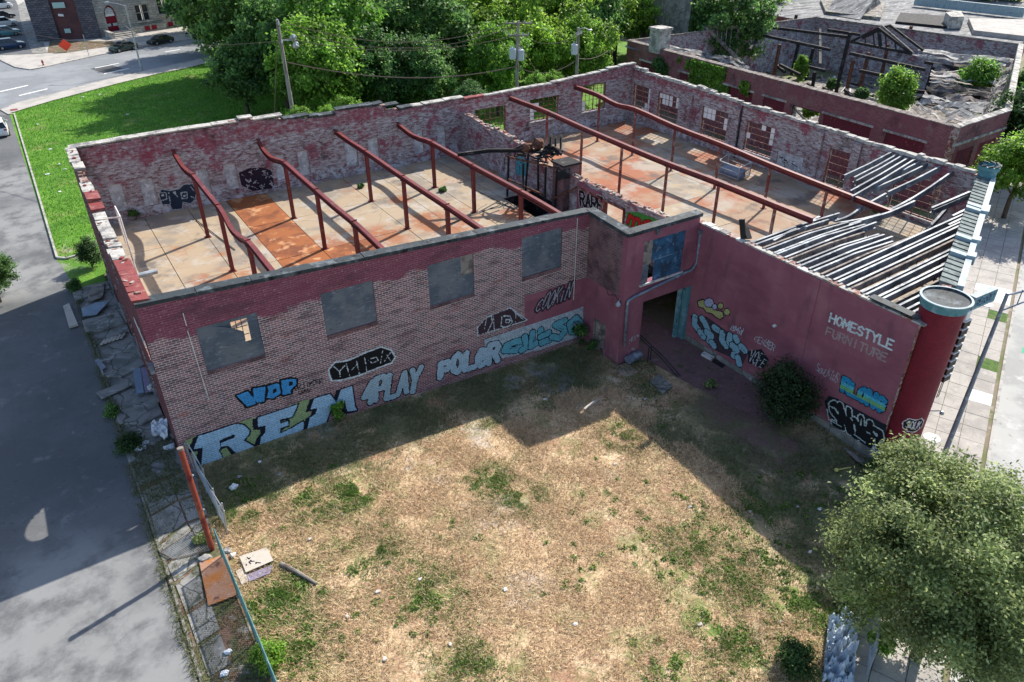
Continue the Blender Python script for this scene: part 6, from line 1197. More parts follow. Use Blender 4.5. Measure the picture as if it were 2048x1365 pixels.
for k, (q, amp) in enumerate((([(1822, 215), (1960, 245), (2000, 205), (1850, 185)], .7), ([(1860, 150), (1990, 170), (2010, 130), (1870, 118)], .9), ([(1822, 108), (2010, 132), (2030, 118), (1840, 96)], .5), ([(1400, 105), (1500, 135), (1480, 112), (1430, 108)], .5), ([(1250, 92), (1400, 120), (1405, 100), (1300, 80)], .4), ([(1960, 238), (1990, 222), (2030, 120), (2000, 130)], .6), ([(1850, 182), (1985, 200), (1990, 172), (1862, 152)], .9))):
    P = [GZ(u, v, 6.0-(.6 if k in (1, 6) else 0)) for u, v in q]; nst = max(6, int((P[3]-P[0]).length/.55)); rr = random.Random(90+k)
    for j in range(nst):      # torn roofing lies in long strips over the rafters
        if rr.random() < .12: continue
        t0, t1 = j/nst, (j+rr.uniform(.7, 1.05))/nst; s0, s1 = (0, 1) if rr.random() < .6 else sorted((rr.uniform(0, .5), rr.uniform(.5, 1))); dz = rr.uniform(-.35, .1)*amp
        f_ = lambda s_, t_: (P[0]*(1-s_)+P[1]*s_)*(1-t_)+(P[3]*(1-s_)+P[2]*s_)*t_+V((0, 0, dz-abs(noise.noise(V((s_*3+k, t_*2.5, k))))*amp*1.5+noise.noise(V((s_*9, j, k)))*.18)); b = MB(); N_ = 16
        for i in range(N_):
            a0, a1 = s0+(s1-s0)*i/N_, s0+(s1-s0)*(i+1)/N_; qd = [f_(a0, t0), f_(a1, t0), f_(a1, t1)+V((0, 0, .12)), f_(a0, t1)+V((0, 0, .12))]; b.face(qd); b.face([p-V((0, 0, .05)) for p in qd[::-1]])
        b.build('roofing_strip', rr.choice(['tar_sheet', 'tar_sheet', 'wood_old', 'coping_stone', 'charred']), nb)
for k in range(120):
    u, v = random.uniform(1500, 1860), random.uniform(90, 215)
    p = GZ(u, v, -.2)
    if not (66.5 < p.x < 100 and 3 < p.y < 43): continue
    a_ = random.uniform(0, 3.1); d = V((math.cos(a_), math.sin(a_), random.uniform(-.15, .3)))*random.uniform(.4, 1.8); b = MB(); b.bar(p-d, p+d, random.uniform(.12, .4), random.uniform(.1, .3)); b.build('charred_timber', random.choice(['charred', 'wood_old', 'wood_old', 'sill']), nb)
q = GZ(1318, 98, 6.4); b = MB(); b.box(q.x-.9, q.x+.9, q.y-.9, q.y+.9, 6.0, 8.6); b.box(q.x-1.05, q.x+1.05, q.y-1.05, q.y+1.05, 8.6, 8.9); b.build('chimney', 'coping_stone', nb)
a, d, L = seg(0); nn = V((d.y, -d.x, 0))
def ivy(rng):
    while True:
        s_, z = rng.uniform(8, 22), rng.uniform(2.6, 6.4)
        if noise.noise(V((s_*.35, z*.6, 3.)))+.35*noise.noise(V((s_*1.3, z*1.3, 1.)))+(.25 if 12.5 < s_ < 19 and z > 3.6 else -.3) > 0: return tuple(a+d*s_+nn*rng.uniform(.05, .3)+V((0, 0, z)))
leaf_patch('ivy', nb, ivy, 2600, .34, 'leaf_bright', 5, tuple(nn))
for (u, v, z, r, h, mt, lb) in ((1326, 160, 3., 1.4, 2.4, 'leaf_mid', 'bush growing out of the burnt building wall below its chimney'), (1780, 225, 2.5, 1.8, 4.0, 'leaf_bright', 'leafy sapling inside the burnt building near its corner'), (1945, 200, 3., 1.9, 3.9, 'leaf_bright', 'bright sapling growing through the sagging roof sheets'), (1597, 165, 0, .9, 3.2, 'leaf_bright', 'yellow-green sapling among the charred posts'), (1618, 238, 3., .9, 1.5, 'leaf_bright', 'weeds in the broken window of the burnt building'), (1665, 180, 0, .8, 1.2, 'leaf_mid', 'weeds on the burnt building floor'), (1720, 200, 0, .9, 1.2, 'leaf_mid', 'low weeds beside the charred posts')):
    p = GZ(u, v, z); bush('sapling', lb, 'plant', tuple(p), r, h, int(30+25*r*h), .3, mt, int(u))
# grey ivy-hung house wall behind it
p0, p1 = GY(1372, 100, 50), GY(1482, 110, 50)
gh = thing('rendered_house', 'windowless grey rendered house end hung with ivy behind the burnt building', 'building', ((p0.x+p1.x)/2, 54, 0))
b = MB(); b.box(p0.x, p1.x, 50, 60, -1, 12); b.build('wall', 'concrete_old', gh); b = MB(); b.box(p0.x-.2, p1.x+.2, 49.8, 60.2, 12, 12.3); b.build('roof', 'tar_sheet', gh)
def ivy2(rng):
    while True:
        x, z = rng.uniform(p0.x, p0.x+(p1.x-p0.x)*.75), rng.uniform(0, 12)
        if noise.noise(V((x*.3, z*.3, 8.)))-(x-p0.x)/(p1.x-p0.x)*.5 > -.25: return (x, 49.9-rng.uniform(0, .3), z)
leaf_patch('ivy', gh, ivy2, 3500, .45, 'leaf_mid', 6, (0, -1, .2))
# flat-roofed sheds at the top right
fr = thing('flat_roof_sheds', 'row of flat tar roofs with a skylight and small white hut, top right', 'building', (122, 40, -1))
b = MB(); pl = [(105.3, 17), (150, 36), (146, 75), (101.8, 45.2), (108, 75)]; pl = [(105.4, 16.8), (150, 36), (146, 80), (106, 80), (101.9, 45)]
b.hexa([(x, y, -1) for x, y in pl], [(x, y, 5.6) for x, y in pl], 0, 1); b.build('sheds', ['brick_neigh', 'tar_sheet'], fr)
for (q, z, h, mt) in (([(1640, 5), (1650, 30), (1760, 42), (1770, 10)], 5.6, .5, 'rubble'), ([(1935, 45), (1945, 70), (2048, 82), (2048, 48)], 5.6, .6, 'concrete'), ([(1885, 48), (1895, 58), (1922, 58), (1915, 45)], 5.7, 1.6, 'coping_stone'), ([(1800, 30), (1790, 48), (1890, 58), (1900, 38)], 5.6, .35, 'charred')):
    P = [GZ(u, v, z) for u, v in q]; b = MB(); b.hexa([p for p in P], [p+V((0, 0, h)) for p in P]); b.build('roof_deck', mt, fr)
P = [GZ(u, v, 5.7) for u, v in ((1650, 28), (1720, 40), (1765, 10), (1695, 0))]; b = MB(); r0, r1 = (P[0]+P[3])/2+V((0, 0, 2.6)), (P[1]+P[2])/2+V((0, 0, 2.4))
b.face([P[0], P[1], r1, r0]); b.face([P[3], r0, r1, P[2]]); b.face([P[0], r0, P[3]]); b.face([P[1], P[2], r1]); b.build('skylight', 'tar_sheet', fr)
b = MB(); A, B = GZ(1830, 2, 6.5), GZ(2048, 26, 6.5); b.bar(A, B, .4, 1.4); b.build('parapet', 'cornice_blue', fr)
# ---------------------------------------------------------------- stone church over the street
mat('stone_light', (.42, .42, .38), [dict(c=(.28, .28, .26), s=.5, lo=.45, hi=.62, d=7), dict(c=(.52, .50, .44), s=1.2, lo=.55, hi=.68), dict(c=(.15, .15, .15), s=2, lo=.62, hi=.72)], brick=dict(c1=(.46, .45, .40), c2=(.33, .33, .31), m=(.2, .2, .19), w=.9, h=.4, ms=.03), coord='uv', bump=(4, .8, .08))
mat('stone_dark', (.10, .10, .12), brick=dict(c1=(.15, .15, .17), c2=(.08, .08, .10), m=(.05, .05, .06), w=.7, h=.35, ms=.03), coord='uv', bump=(4, .9, .1))
mat('brick_purple', (.13, .06, .06), [dict(c=(.09, .045, .05), s=.4, lo=.45, hi=.6)], brick=dict(c1=(.14, .06, .06), c2=(.11, .05, .05), m=(.1, .07, .07)), coord='uv')
mat('red_door', (.22, .015, .03)); mat('sign_teal', (.35, .52, .50)); mat('orange', (.75, .07, .03), rough=.5); mat('hydrant_red', (.30, .04, .03))
K0, R0, L0 = GZ(203, 77), GZ(360, 54), GZ(92, 84); K0.z = R0.z = L0.z = 0
ch = thing('stone_church', 'grey stone church with arched red door and brick side across the street', 'building', tuple(K0))
dr = (R0-K0).normalized(); nr = V((dr.y, -dr.x, 0)); dl = (K0-L0).normalized(); nl = V((dl.y, -dl.x, 0))
def RU(u, v): p = GP(u, v, K0, nr); return ((p-K0).dot(dr), p.z)
def LU(u, v): p = GP(u, v, L0, nl); return ((p-L0).dot(dl), p.z)
wins = [(RU(276, 42)[0], RU(303, 42)[0], RU(290, 41)[1], RU(290, 9)[1]), (RU(319, 30)[0], RU(345, 30)[0], RU(330, 28)[1], RU(330, -6)[1]), (RU(372, 10)[0], RU(400, 10)[0], RU(385, 18)[1], RU(385, -16)[1])]
du0, du1 = RU(217, 60)[0], RU(241, 60)[0]; zs, za = RU(228, 33)[1], RU(226, 10)[1]
dops = []
for k in range(12):
    t0, t1 = k/12, (k+1)/12; tm = abs((t0+t1)/2-.5)*2; dops.append((du0+(du1-du0)*t0, du0+(du1-du0)*t1, -.2, zs+(za-zs)*math.sqrt(max(0, 1-tm**2))**.8))
LR = (R0-K0).length+14
wall(((K0.x, K0.y), (dr.x, dr.y)), LR, [(0, 15), (LR, 15)], -.5, .8, wins+dops).build('stone_front', ['stone_light', 'stone_dark', 'stone_light'], ch)
LL = (K0-L0).length; wall(((L0.x, L0.y), (dl.x, dl.y)), LL, [(0, 15), (LL, 15)], -.5, .6).build('brick_side', ['brick_purple', 'brick_purple', 'brick_purple'], ch)
for s0, s1 in ((-1.2, LU(118, 70)[0]), (LU(168, 70)[0], LL+.1)):
    b = MB(); A, B = L0+dl*s0, L0+dl*s1; b.hexa([A+nl*.5, B+nl*.5, B, A], [A+nl*.5+V((0, 0, 15)), B+nl*.5+V((0, 0, 15)), B+V((0, 0, 15)), A+V((0, 0, 15))]); b.build('stone_pier', 'stone_dark', ch)
b = MB(); A = L0+dl*-1.2; b.hexa([A, A+dl*.5, A+dl*.5-nl*30, A-nl*30], [A+V((0, 0, 15)), A+dl*.5+V((0, 0, 15)), A+dl*.5-nl*30+V((0, 0, 15)), A-nl*30+V((0, 0, 15))]); b.build('rear_side', 'stone_dark', ch)
FR = lambda s, z, o=0.: K0+dr*s+nr*o+V((0, 0, z))
b = MB(); b.hexa([FR(du0, -.2, -.5), FR(du1, -.2, -.5), FR(du1, -.2, -.6), FR(du0, -.2, -.6)], [FR(du0, zs, -.5), FR(du1, zs, -.5), FR(du1, zs, -.6), FR(du0, zs, -.6)]); dd = b.build('door', 'red_door', ch)
b = MB(); n_ = 14; arc = [FR(du0+(du1-du0)*k/n_, zs+(za-zs)*math.sqrt(max(0, 1-(abs(k/n_-.5)*2)**2))**.8, -.35) for k in range(n_+1)]; b.face(arc[::-1]); b.face([p-nr*.1 for p in arc]); b.build('arch_infill', 'red_door', ch)
cen = (FR(du0, zs, -.3)+FR(du1, zs, -.3))/2+V((0, 0, .25)); b = MB(); b.face([cen+(p+nr*.05-cen)*.78 for p in arc][::-1]); sgc = b.build('arch_sign', 'paint_white', ch)
for k in range(4): b = MB(); b.bar(cen+nr*.08-dr*(.9-.1*k)+V((0, 0, .3+.28*k)), cen+nr*.08+dr*(.9-.1*k)+V((0, 0, .3+.28*k)), .02, .06); b.build('sign_line', 'pipe_grey', sgc)
for k in (-.28, .28):
    c_ = (FR(du0, 1.9, -.45)+FR(du1, 1.9, -.45))/2+dr*(k*(du1-du0)); b = MB(); b.bar(c_-dr*.4, c_+dr*.4, .03, .45); b.build('notice', 'sign_teal', dd)
for (s0, s1, z0, z1) in wins:
    b = MB(); sm = (s0+s1)/2
    for p, q in ((s0, sm-.2), (sm+.2, s1)): b.bar(FR(p, (z0+z1)/2, -.4), FR(q, (z0+z1)/2, -.4), .05, z1-z0)
    w_ = b.build('window_pane', 'glass_dark', ch); b = MB()
    for s_ in (s0, sm, s1): b.bar(FR(s_, z0, -.35), FR(s_, z1, -.35), .3 if s_ == sm else .14, .2)
    for z in (z0, (z0+z1)/2, z1): b.bar(FR(s0, z, -.35), FR(s1, z, -.35), .1, .14)
    b.build('window_frame', 'coping_stone', w_); b = MB(); b.bar(FR(s0-.3, z0-.15, .05), FR(s1+.3, z0-.15, .05), .5, .3); b.build('sill', 'stone_light', w_)
s0, s1 = RU(262, 70)[0], RU(330, 60)[0]; zt = RU(300, 48)[1]; b = MB(); b.hexa([FR(s0, -.3, .8), FR(s1, -.3, .8), FR(s1, -.3, 0), FR(s0, -.3, 0)], [FR(s0, zt, .8), FR(s1, zt, .8), FR(s1, zt, 0), FR(s0, zt, 0)]); b.build('plinth', 'stone_light', ch)
for u in (292, 306, 344): 
    s_ = RU(u, 62)[0]; o_ = .82 if u < 330 else .02; b = MB(); b.bar(FR(s_-.5, .7, o_), FR(s_+.5, .7, o_), .06, .8); b.build('basement_window', 'red_door', ch)
for k in range(4): b = MB(); b.hexa([FR(du0-.6, 0, 0), FR(du1+1.6, 0, 0), FR(du1+1.6, 0, 3.2-k*.7), FR(du0-.6, 0, 3.2-k*.7)][::-1], [FR(du0-.6, .22*(k+1), 0), FR(du1+1.6, .22*(k+1), 0), FR(du1+1.6, .22*(k+1), 3.2-k*.7), FR(du0-.6, .22*(k+1), 3.2-k*.7)][::-1]); b.build('step', 'concrete', ch)
b = MB(); b.hexa([FR(du0-1.2, 0, 0), FR(du0-.62, 0, 0), FR(du0-.62, 0, 3.3), FR(du0-1.2, 0, 3.3)][::-1], [FR(du0-1.2, 1.4, 0), FR(du0-.62, 1.4, 0), FR(du0-.62, 1.1, 3.3), FR(du0-1.2, 1.1, 3.3)][::-1]); b.build('step_wall', 'coping_stone', ch)
b = MB(); b.tube([FR(du1+.6, .9, 3.1), FR(du1+.6, 1.9, .3)], .06, 6); b.tube([FR(du1+.6, 0, 3.1), FR(du1+.6, 1., 3.1)], .05, 6); b.build('handrail', 'galv', ch)
for u, v, w_, h_, mt in ((118, 10, 1.9, .9, 'sign_teal'), (136, 61, .95, .7, 'sign_teal')):
    s_, z = LU(u, v); c_ = L0+dl*s_+nl*.6+V((0, 0, z)); b = MB(); b.bar(c_-dl*w_/2, c_+dl*w_/2, .08, h_); b.build('notice_board', mt, ch)
for k in range(3): s_, z = LU(119+k*3.5, 30+k*.4); c_ = L0+dl*s_+nl*.3+V((0, 0, z)); b = MB(); b.blob(c_, (.18, .18, .22), seed=k); b.build('wall_lamp', 'paint_white', ch)
# planting bed and car park wall
bed = [tuple(GZ(u, v)[:2]) for u, v in ((95, 108), (130, 108), (235, 92), (225, 84), (100, 84))]; sheet('planting_bed', bed, 'dirt', .13, 4.)
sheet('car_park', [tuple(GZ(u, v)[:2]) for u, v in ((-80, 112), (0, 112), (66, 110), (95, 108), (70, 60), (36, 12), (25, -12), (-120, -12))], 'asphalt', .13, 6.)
sheet('path', [tuple(GZ(u, v)[:2]) for u, v in ((66, 110), (95, 108), (62, 20), (48, 5), (36, 12), (44, 55))], 'concrete_old', .14, 6.)
# ---------------------------------------------------------------- cars
mat('tyre', (.015, .015, .016)); mat('rim_alloy', (.4, .4, .42), metal=.7, rough=.3); mat('car_glass', (.015, .02, .025), rough=.06, spec=.7); mat('lamp_glass', (.6, .6, .58), rough=.15); mat('tail_red', (.35, .02, .02), rough=.2); mat('plastic', (.03, .03, .032))
for nm, c_ in (('paint_green_dark', (.03, .05, .045)), ('paint_black', (.02, .024, .024)), ('paint_navy', (.02, .045, .10)), ('paint_tealcar', (.10, .26, .28)), ('paint_whitecar', (.70, .70, .68)), ('paint_charcoal', (.03, .03, .035))): mat(nm, c_, rough=.22, spec=.6)
def car(label, pos, head, kind, paint, group=None):
    t = thing('parked_car' if kind != 'van' else 'parked_van', label, 'car' if kind != 'van' else 'van', tuple(pos), group)
    if kind == 'sedan': Lc, Wc, Hc, hood, belt, st_ = 4.7, 1.82, 1.42, .78, .92, [(-1.75, .95, .66), (-1.05, 1.40, .56), (.35, 1.42, .58), (1.15, .96, .66)]
    elif kind == 'suv': Lc, Wc, Hc, hood, belt, st_ = 4.6, 1.88, 1.68, .98, 1.06, [(-2.15, 1.10, .70), (-1.9, 1.62, .60), (.45, 1.68, .60), (1.15, 1.10, .70)]
    else: Lc, Wc, Hc, hood, belt, st_ = 5.4, 2.0, 2.2, 1.1, 1.2, [(-2.6, 1.25, .85), (-2.5, 2.15, .78), (1.1, 2.2, .78), (1.9, 1.25, .82)]
    hl = Lc/2; sect = [(-hl, .45, .72*belt, .82), (-hl+.12, .24, belt*.97, .94), (-hl+.9, .22, belt, 1.), (0, .2, belt, 1.), (hl-1.35, .22, belt*.98, 1.), (hl-.5, .22, hood, .95), (hl-.12, .24, hood*.88, .86), (hl, .4, hood*.7, .74)]
    b = MB(); pr = None; hw = Wc/2
    for i, (x, z0, z1, k) in enumerate(sect):
        zm = z0+(z1-z0)*.55; cur = [V((x, -hw*k*.92, z0)), V((x, hw*k*.92, z0)), V((x, hw*k, zm)), V((x, hw*k*.93, z1)), V((x, -hw*k*.93, z1)), V((x, -hw*k, zm))]
        if pr:
            for q in range(6): b.face([pr[q], pr[(q+1) % 6], cur[(q+1) % 6], cur[q]])
        else: b.face(cur)
        pr = cur
    b.face(pr[::-1])
    def place(mb, nm, mt, par, **kw):
        c_, s_ = math.cos(head), math.sin(head); mb.v = [V((pos[0]+p.x*c_-p.y*s_, pos[1]+p.x*s_+p.y*c_, pos[2]+p.z)) for p in mb.v]; return mb.build(nm, mt, par, **kw)
    body = place(b, 'body', paint, t, bevel=.03)
    b = MB(); pr = None
    for (x, z, k) in st_:
        cur = [V((x, -hw*.9, belt*.99)), V((x, -hw*k*1.25 if z < Hc*.9 else -hw*.72, z)), V((x, hw*k*1.25 if z < Hc*.9 else hw*.72, z)), V((x, hw*.9, belt*.99))]
        if pr:
            for q in range(3): b.face([pr[q], cur[q], cur[q+1], pr[q+1]])
        pr = cur
    place(b, 'glasshouse', 'car_glass', t)
    b = MB(); x0, x1, zr = st_[1][0], st_[2][0], Hc; w_ = hw*.73
    b.hexa([(x0-.05, -w_, zr-.05), (x1+.05, -w_, zr-.05), (x1+.05, w_, zr-.05), (x0-.05, w_, zr-.05)], [(x0+.1, -w_*.9, zr+.04), (x1-.1, -w_*.9, zr+.04), (x1-.1, w_*.9, zr+.04), (x0+.1, w_*.9, zr+.04)])
    for s_ in (-1, 1):
        for (xa, za), (xb, zb) in (((st_[0][0], belt), (st_[1][0], Hc-.03)), ((st_[2][0], Hc-.03), (st_[3][0], belt)), ((x0+(x1-x0)*.48, Hc-.03), (x0+(x1-x0)*.52, belt))): b.bar((xa, s_*(hw*.9 if za <= belt else w_), za), (xb, s_*(hw*.9 if zb <= belt else w_), zb), .09, .06)
    place(b, 'roof', paint, t)
    for xw in (-hl+.95, hl-.92):
        for s_ in (-1, 1):
            b = MB(); b.tube([(xw, s_*(hw-.2), .33), (xw, s_*(hw+.01), .33)], .33, 16); wv = place(b, 'wheel', 'tyre', t); b = MB(); b.tube([(xw, s_*(hw-.02), .33), (xw, s_*(hw+.02), .33)], .2, 12); place(b, 'rim', 'rim_alloy', wv)
    for s_ in (-1, 1):
        b = MB(); b.bar((hl-.2, s_*hw*.55, hood*.78), (hl-.12, s_*hw*.8, hood*.78), .12, .13); place(b, 'headlight', 'lamp_glass', t)
        b = MB(); b.bar((-hl+.04, s_*hw*.55, belt*.82), (-hl+.08, s_*hw*.86, belt*.82), .1, .16); place(b, 'tail_light', 'tail_red', t)
        b = MB(); b.bar((st_[3][0]-.25, s_*hw*.9, belt+.08), (st_[3][0]-.28, s_*(hw+.14), belt+.1), .12, .13); place(b, 'mirror', paint, t)
    b = MB(); b.box(hl-.1, hl+.02, -hw*.6, hw*.6, .28, .5); place(b, 'grille', 'plastic', t); b = MB(); b.box(-hl-.015, -hl+.02, -.26, .26, .55, .67); place(b, 'number_plate', 'paint_white', t)
    return t
def pxcar(u0, v0, u1, v1, z=.0):      # front and rear ground pixels
    a_, c_ = GZ(u0, v0, z), GZ(u1, v1, z); d = a_-c_; m_ = (a_+c_)/2; return V((m_.x, m_.y, z)), math.atan2(d.y, d.x)
e = V(farK[3])-V(farK[1]); hs = math.atan2(-e.y, -e.x); nrm2 = V((math.sin(hs), -math.cos(hs)))
p = GZ(248, 102); car('dark green sedan parked at the kerb behind the street lamp', (p.x, p.y, 0), hs, 'sedan', 'paint_green_dark'); p = GZ(322, 88); car('black sedan parked at the kerb near the church windows', (p.x, p.y, 0), hs, 'sedan', 'paint_black')
for (u, v, kd, pt, lb) in ((22, 98, 'suv', 'paint_navy', 'dark blue car nearest the street in the car park'), (14, 72, 'suv', 'paint_tealcar', 'teal car in the car park beside the dark blue one'), (10, 53, 'suv', 'paint_whitecar', 'white car in the car park'), (6, 37, 'sedan', 'paint_charcoal', 'charcoal car in the car park in front of the white van'), (-2, 18, 'van', 'paint_whitecar', 'white van at the top left corner of the car park')):
    p = GZ(u, v, .14); car(lb, (p.x, p.y, .14), math.radians(8), kd, pt, 'cars in the car park')
p = GZ(8, 272); car('white car seen from behind in the alley by the lawn', (p.x-.3, p.y+1.2, 0), math.pi/2, 'suv', 'paint_whitecar')
# ---------------------------------------------------------------- poles, lamps, wires, street furniture
def upole(label, x, y, zt, arms, cans, lean=0.):
    t = thing('utility_pole', label, 'utility pole', (x, y, gz(x, y)), 'utility poles behind the warehouse'); b = MB(); b.tube([(x, y, gz(x, y)-.3), (x+lean*.5, y, zt*.55), (x+lean, y, zt)], [.21, .18, .13], 10); b.build('pole', 'wood_pole', t)
    for (z, ang, L) in arms:
        d = V((math.cos(ang), math.sin(ang), 0)); c_ = V((x+lean*z/zt, y, z)); b = MB(); b.bar(c_-d*L/2+V((0, -.16, 0)), c_+d*L/2+V((0, -.16, 0)), .12, .14); a_ = b.build('crossarm', 'wood_pole', t)
        for s_ in (-.95, -.4, .4, .95): b = MB(); q = c_+d*L/2*s_+V((0, -.16, .07)); b.lathe(tuple(q), [(.03, 0), (.06, .05), (.04, .1), (.06, .14), (.02, .2)], 8); b.build('insulator', 'galv', a_)
    for (dx, dy, z) in cans:
        b = MB(); b.lathe((x+dx, y+dy, z), [(.05, 0), (.32, .03), (.34, .1), (.34, .95), (.3, 1.02), (.12, 1.1)], 14); cn = b.build('transformer', 'transformer', t)
        for s_ in (-.15, .15): b = MB(); b.lathe((x+dx+s_, y+dy, z+1.05), [(.03, 0), (.06, .1), (.04, .2), (.05, .26)], 8); b.build('bushing', 'galv', cn)
        b = MB(); b.bar((x, y, z+.6), (x+dx*.8, y+dy*.8, z+.6), .06, .3); b.build('bracket', 'galv', cn)
    return t
upole('tall bleached utility pole rising behind the back wall of the left hall', 18.05, 34, 14.6, [(14.3, 1.35, 2.2), (12.9, 1.35, 2.0)], [], -.15)
upole('utility pole with two pale transformers behind the back wall', 41.2, 34, 12.5, [(12.3, -.5, 2.6), (11.2, -.6, 2.)], [(-.45, -.15, 9.0), (.42, -.3, 8.8)], .3)
upole('shorter utility pole with one transformer and a lamp, right of the others', 48.95, 34, 11.2, [(10.6, .5, 1.4)], [(-.5, -.1, 8.6)])
b = MB(); b.tube([(48.95, 34, 11), (49.6, 33.9, 11.15), (50.2, 33.8, 10.9)], .04, 6); b.blob((50.3, 33.8, 10.85), (.3, .14, .1), seed=1); tag(b.build('alley_lamp', 'galv'), 'small lamp on a curved arm at the rightmost pole', 'lamp')
b = MB(); b.blob((18.9, 33.6, 13.2), (.3, .3, .25), seed=4); b.blob((19.0, 33.5, 12.6), (.25, .25, .3), seed=5); b.bar((18.1, 34, 13), (18.9, 33.6, 13), .08); tag(b.build('flood_lamp', 'galv'), 'pale lamp heads beside the top of the bleached pole', 'lamp')
def wire(label, p, q, sag, r=.028):
    p, q = V(p), V(q); b = MB(); b.tube([p+(q-p)*t_+V((0, 0, -4*sag*t_*(1-t_))) for t_ in [k/24 for k in range(25)]], r, 5); tag(b.build('wire', 'wire'), label, 'wire', 'wires between the poles')
wire('top overhead wire between the bleached pole and the transformer pole', (18.2, 33.4, 14.5), (40.6, 34.3, 12.4), 1.7); wire('second overhead wire between the bleached pole and the transformer pole', (18.3, 33.5, 13.9), (41.8, 33.6, 12.4), 1.9); wire('third overhead wire between the bleached pole and the transformer pole', (18.2, 33.8, 13.2), (41.0, 33.6, 11.3), 1.2); wire('lowest thick cable between the bleached pole and the transformer pole', (18.1, 33.8, 11.3), (41.2, 33.8, 8.3), 1.2, .05)
wire('wire from the transformer pole to the pole on its right', (41.8, 33.8, 11.2), (48.9, 34, 10.6), .9); wire('sagging low cable right of the transformer pole', (41.3, 33.8, 8.2), (48.9, 34, 8.0), .9, .04); wire('guy wire running down right from the transformer pole', (41.4, 34, 10.8), (48., 36, 3), .1); wire('guy wire left of the bleached pole', (17.6, 34, 13), (15.6, 36, .5), .05); wire('cable running right from the rightmost pole', (49, 34, 8.2), (58, 40, 7), .4); wire('wire running left from the bleached pole', (18, 33.9, 13), (-6, 75, 12), 1.5)
def lamp(label, base_, h, arm, mt):
    t = thing('street_lamp', label, 'street lamp', tuple(base_)); B = V(base_); b = MB(); b.tube([B, B+V((0, 0, h))], [.13, .075], 10); b.cyl(tuple(B), .22, .35, 10); b.build('pole', mt, t)
    a_ = V(arm); b = MB(); b.tube([B+V((0, 0, h-.1)), B+V((0, 0, h+.2))+a_*.5, B+V((0, 0, h+.35))+a_], .05, 8); b.build('arm', mt, t)
    e_ = B+V((0, 0, h+.33))+a_*1.1; b = MB(); b.blob(e_, (.35, .18, .1), seed=2); b.build('lamp_head', 'galv', t); return t
p = GZ(284, 143); lamp('pale street lamp at the kerb opposite the church', (p.x, p.y, .1), 9.0, (-1.9, 1.6, 0), 'galv')
q = V((32.37, -19.21, 0)); t = lamp('dark street lamp mast on the pavement behind the large street tree', (q.x, q.y, -1), 9.9, (3.4, -1.5, 0), 'pipe_grey'); B = V((q.x, q.y, -1)); b = MB(); b.tube([B+V((0, 0, 9.0)), B+V((2.4, -1.05, 9.95))], .04, 6)
for k in range(1, 4): b.tube([B+V((.65*k, -.28*k, 9.+.26*k)), B+V((.65*k, -.28*k, 9.95+.05*k))], .025, 5)
b.build('truss_arm', 'pipe_grey', t)
def hydrant(p):
    t = thing('fire_hydrant', 'red fire hydrant on the pavement corner', 'hydrant', tuple(p)); b = MB(); b.lathe(tuple(p), [(.17, 0), (.17, .06), (.11, .08), (.11, .55), (.15, .57), (.15, .62), (.1, .72), (.03, .8)], 12); b.build('barrel', 'hydrant_red', t); b = MB(); b.tube([p+V((-.2, 0, .45)), p+V((.2, 0, .45))], .055, 8); b.tube([p, p+V((0, -.2, .45))][:0] or [p+V((0, 0, .45)), p+V((0, -.2, .45))], .06, 8); b.build('nozzle', 'hydrant_red', t)
hydrant(GZ(87, 131, .1))
p = GZ(134, 104, .1); t = thing('work_sign', 'orange diamond roadwork sign standing before the planting bed', 'sign', tuple(p)); b = MB(); nn = (CAM-p); nn.z = 0; nn.normalize(); s_ = V((-nn.y, nn.x, 0)); c_ = p+V((0, 0, 1.05)); P = [c_-s_*1., c_-V((0, 0, .95)), c_+s_*1., c_+V((0, 0, .95))]; b.prism(P, nn*.03); b.build('panel', 'orange', t); b = MB(); b.bar(p+s_*.6, p-s_*.6, .06); b.bar(p, c_, .05); b.build('stand', 'galv', t)
p = GZ(178, 112, .1); t = thing('sign_post', 'thin street sign post beside the planting bed', 'sign', tuple(p)); b = MB(); b.tube([p, p+V((0, 0, 3.2))], .05, 8); b.build('post', 'galv', t); b = MB(); b.bar(p+V((-.02, -.06, 2.5)), p+V((-.02, -.06, 3.2)), .45, .03); b.build('panel', 'coping_stone', t)
p = GZ(28, 220, .1); b = MB(); b.box(p.x-.4, p.x+.4, p.y-.5, p.y+.5, .1, .114); tag(struct(b.build('tactile_paving', 'coping_tile')))
# ---------------------------------------------------------------- loose things about the lot
mat('rust_post', (.26, .055, .03), [dict(c=(.36, .12, .06), s=2, lo=.5, hi=.66, d=8), dict(c=(.15, .02, .015), s=1.2, lo=.5, hi=.64)], bump=(12, .3), rough=.7)
mat('fence_green', (.06, .15, .15), [dict(c=(.14, .24, .24), s=3, lo=.5, hi=.66)], rough=.5); mat('rust_plate', (.36, .20, .13), [dict(c=(.40, .15, .04), s=1.1, lo=.45, hi=.6, d=8), dict(c=(.14, .06, .05), s=1.7, lo=.54, hi=.66, d=8), dict(c=(.5, .35, .28), s=3, lo=.58, hi=.7, d=8)], bump=(10, .3))
mat('ply', (.50, .45, .38), [dict(c=(.35, .31, .27), s=1.5, lo=.5, hi=.64, d=8)]); mat('purple', (.24, .21, .30), [dict(c=(.4, .38, .42), s=3, lo=.55, hi=.66, d=8)]); mat('bag', (.74, .76, .78), [dict(c=(.5, .55, .6), s=3, lo=.5, hi=.65)], rough=.4)
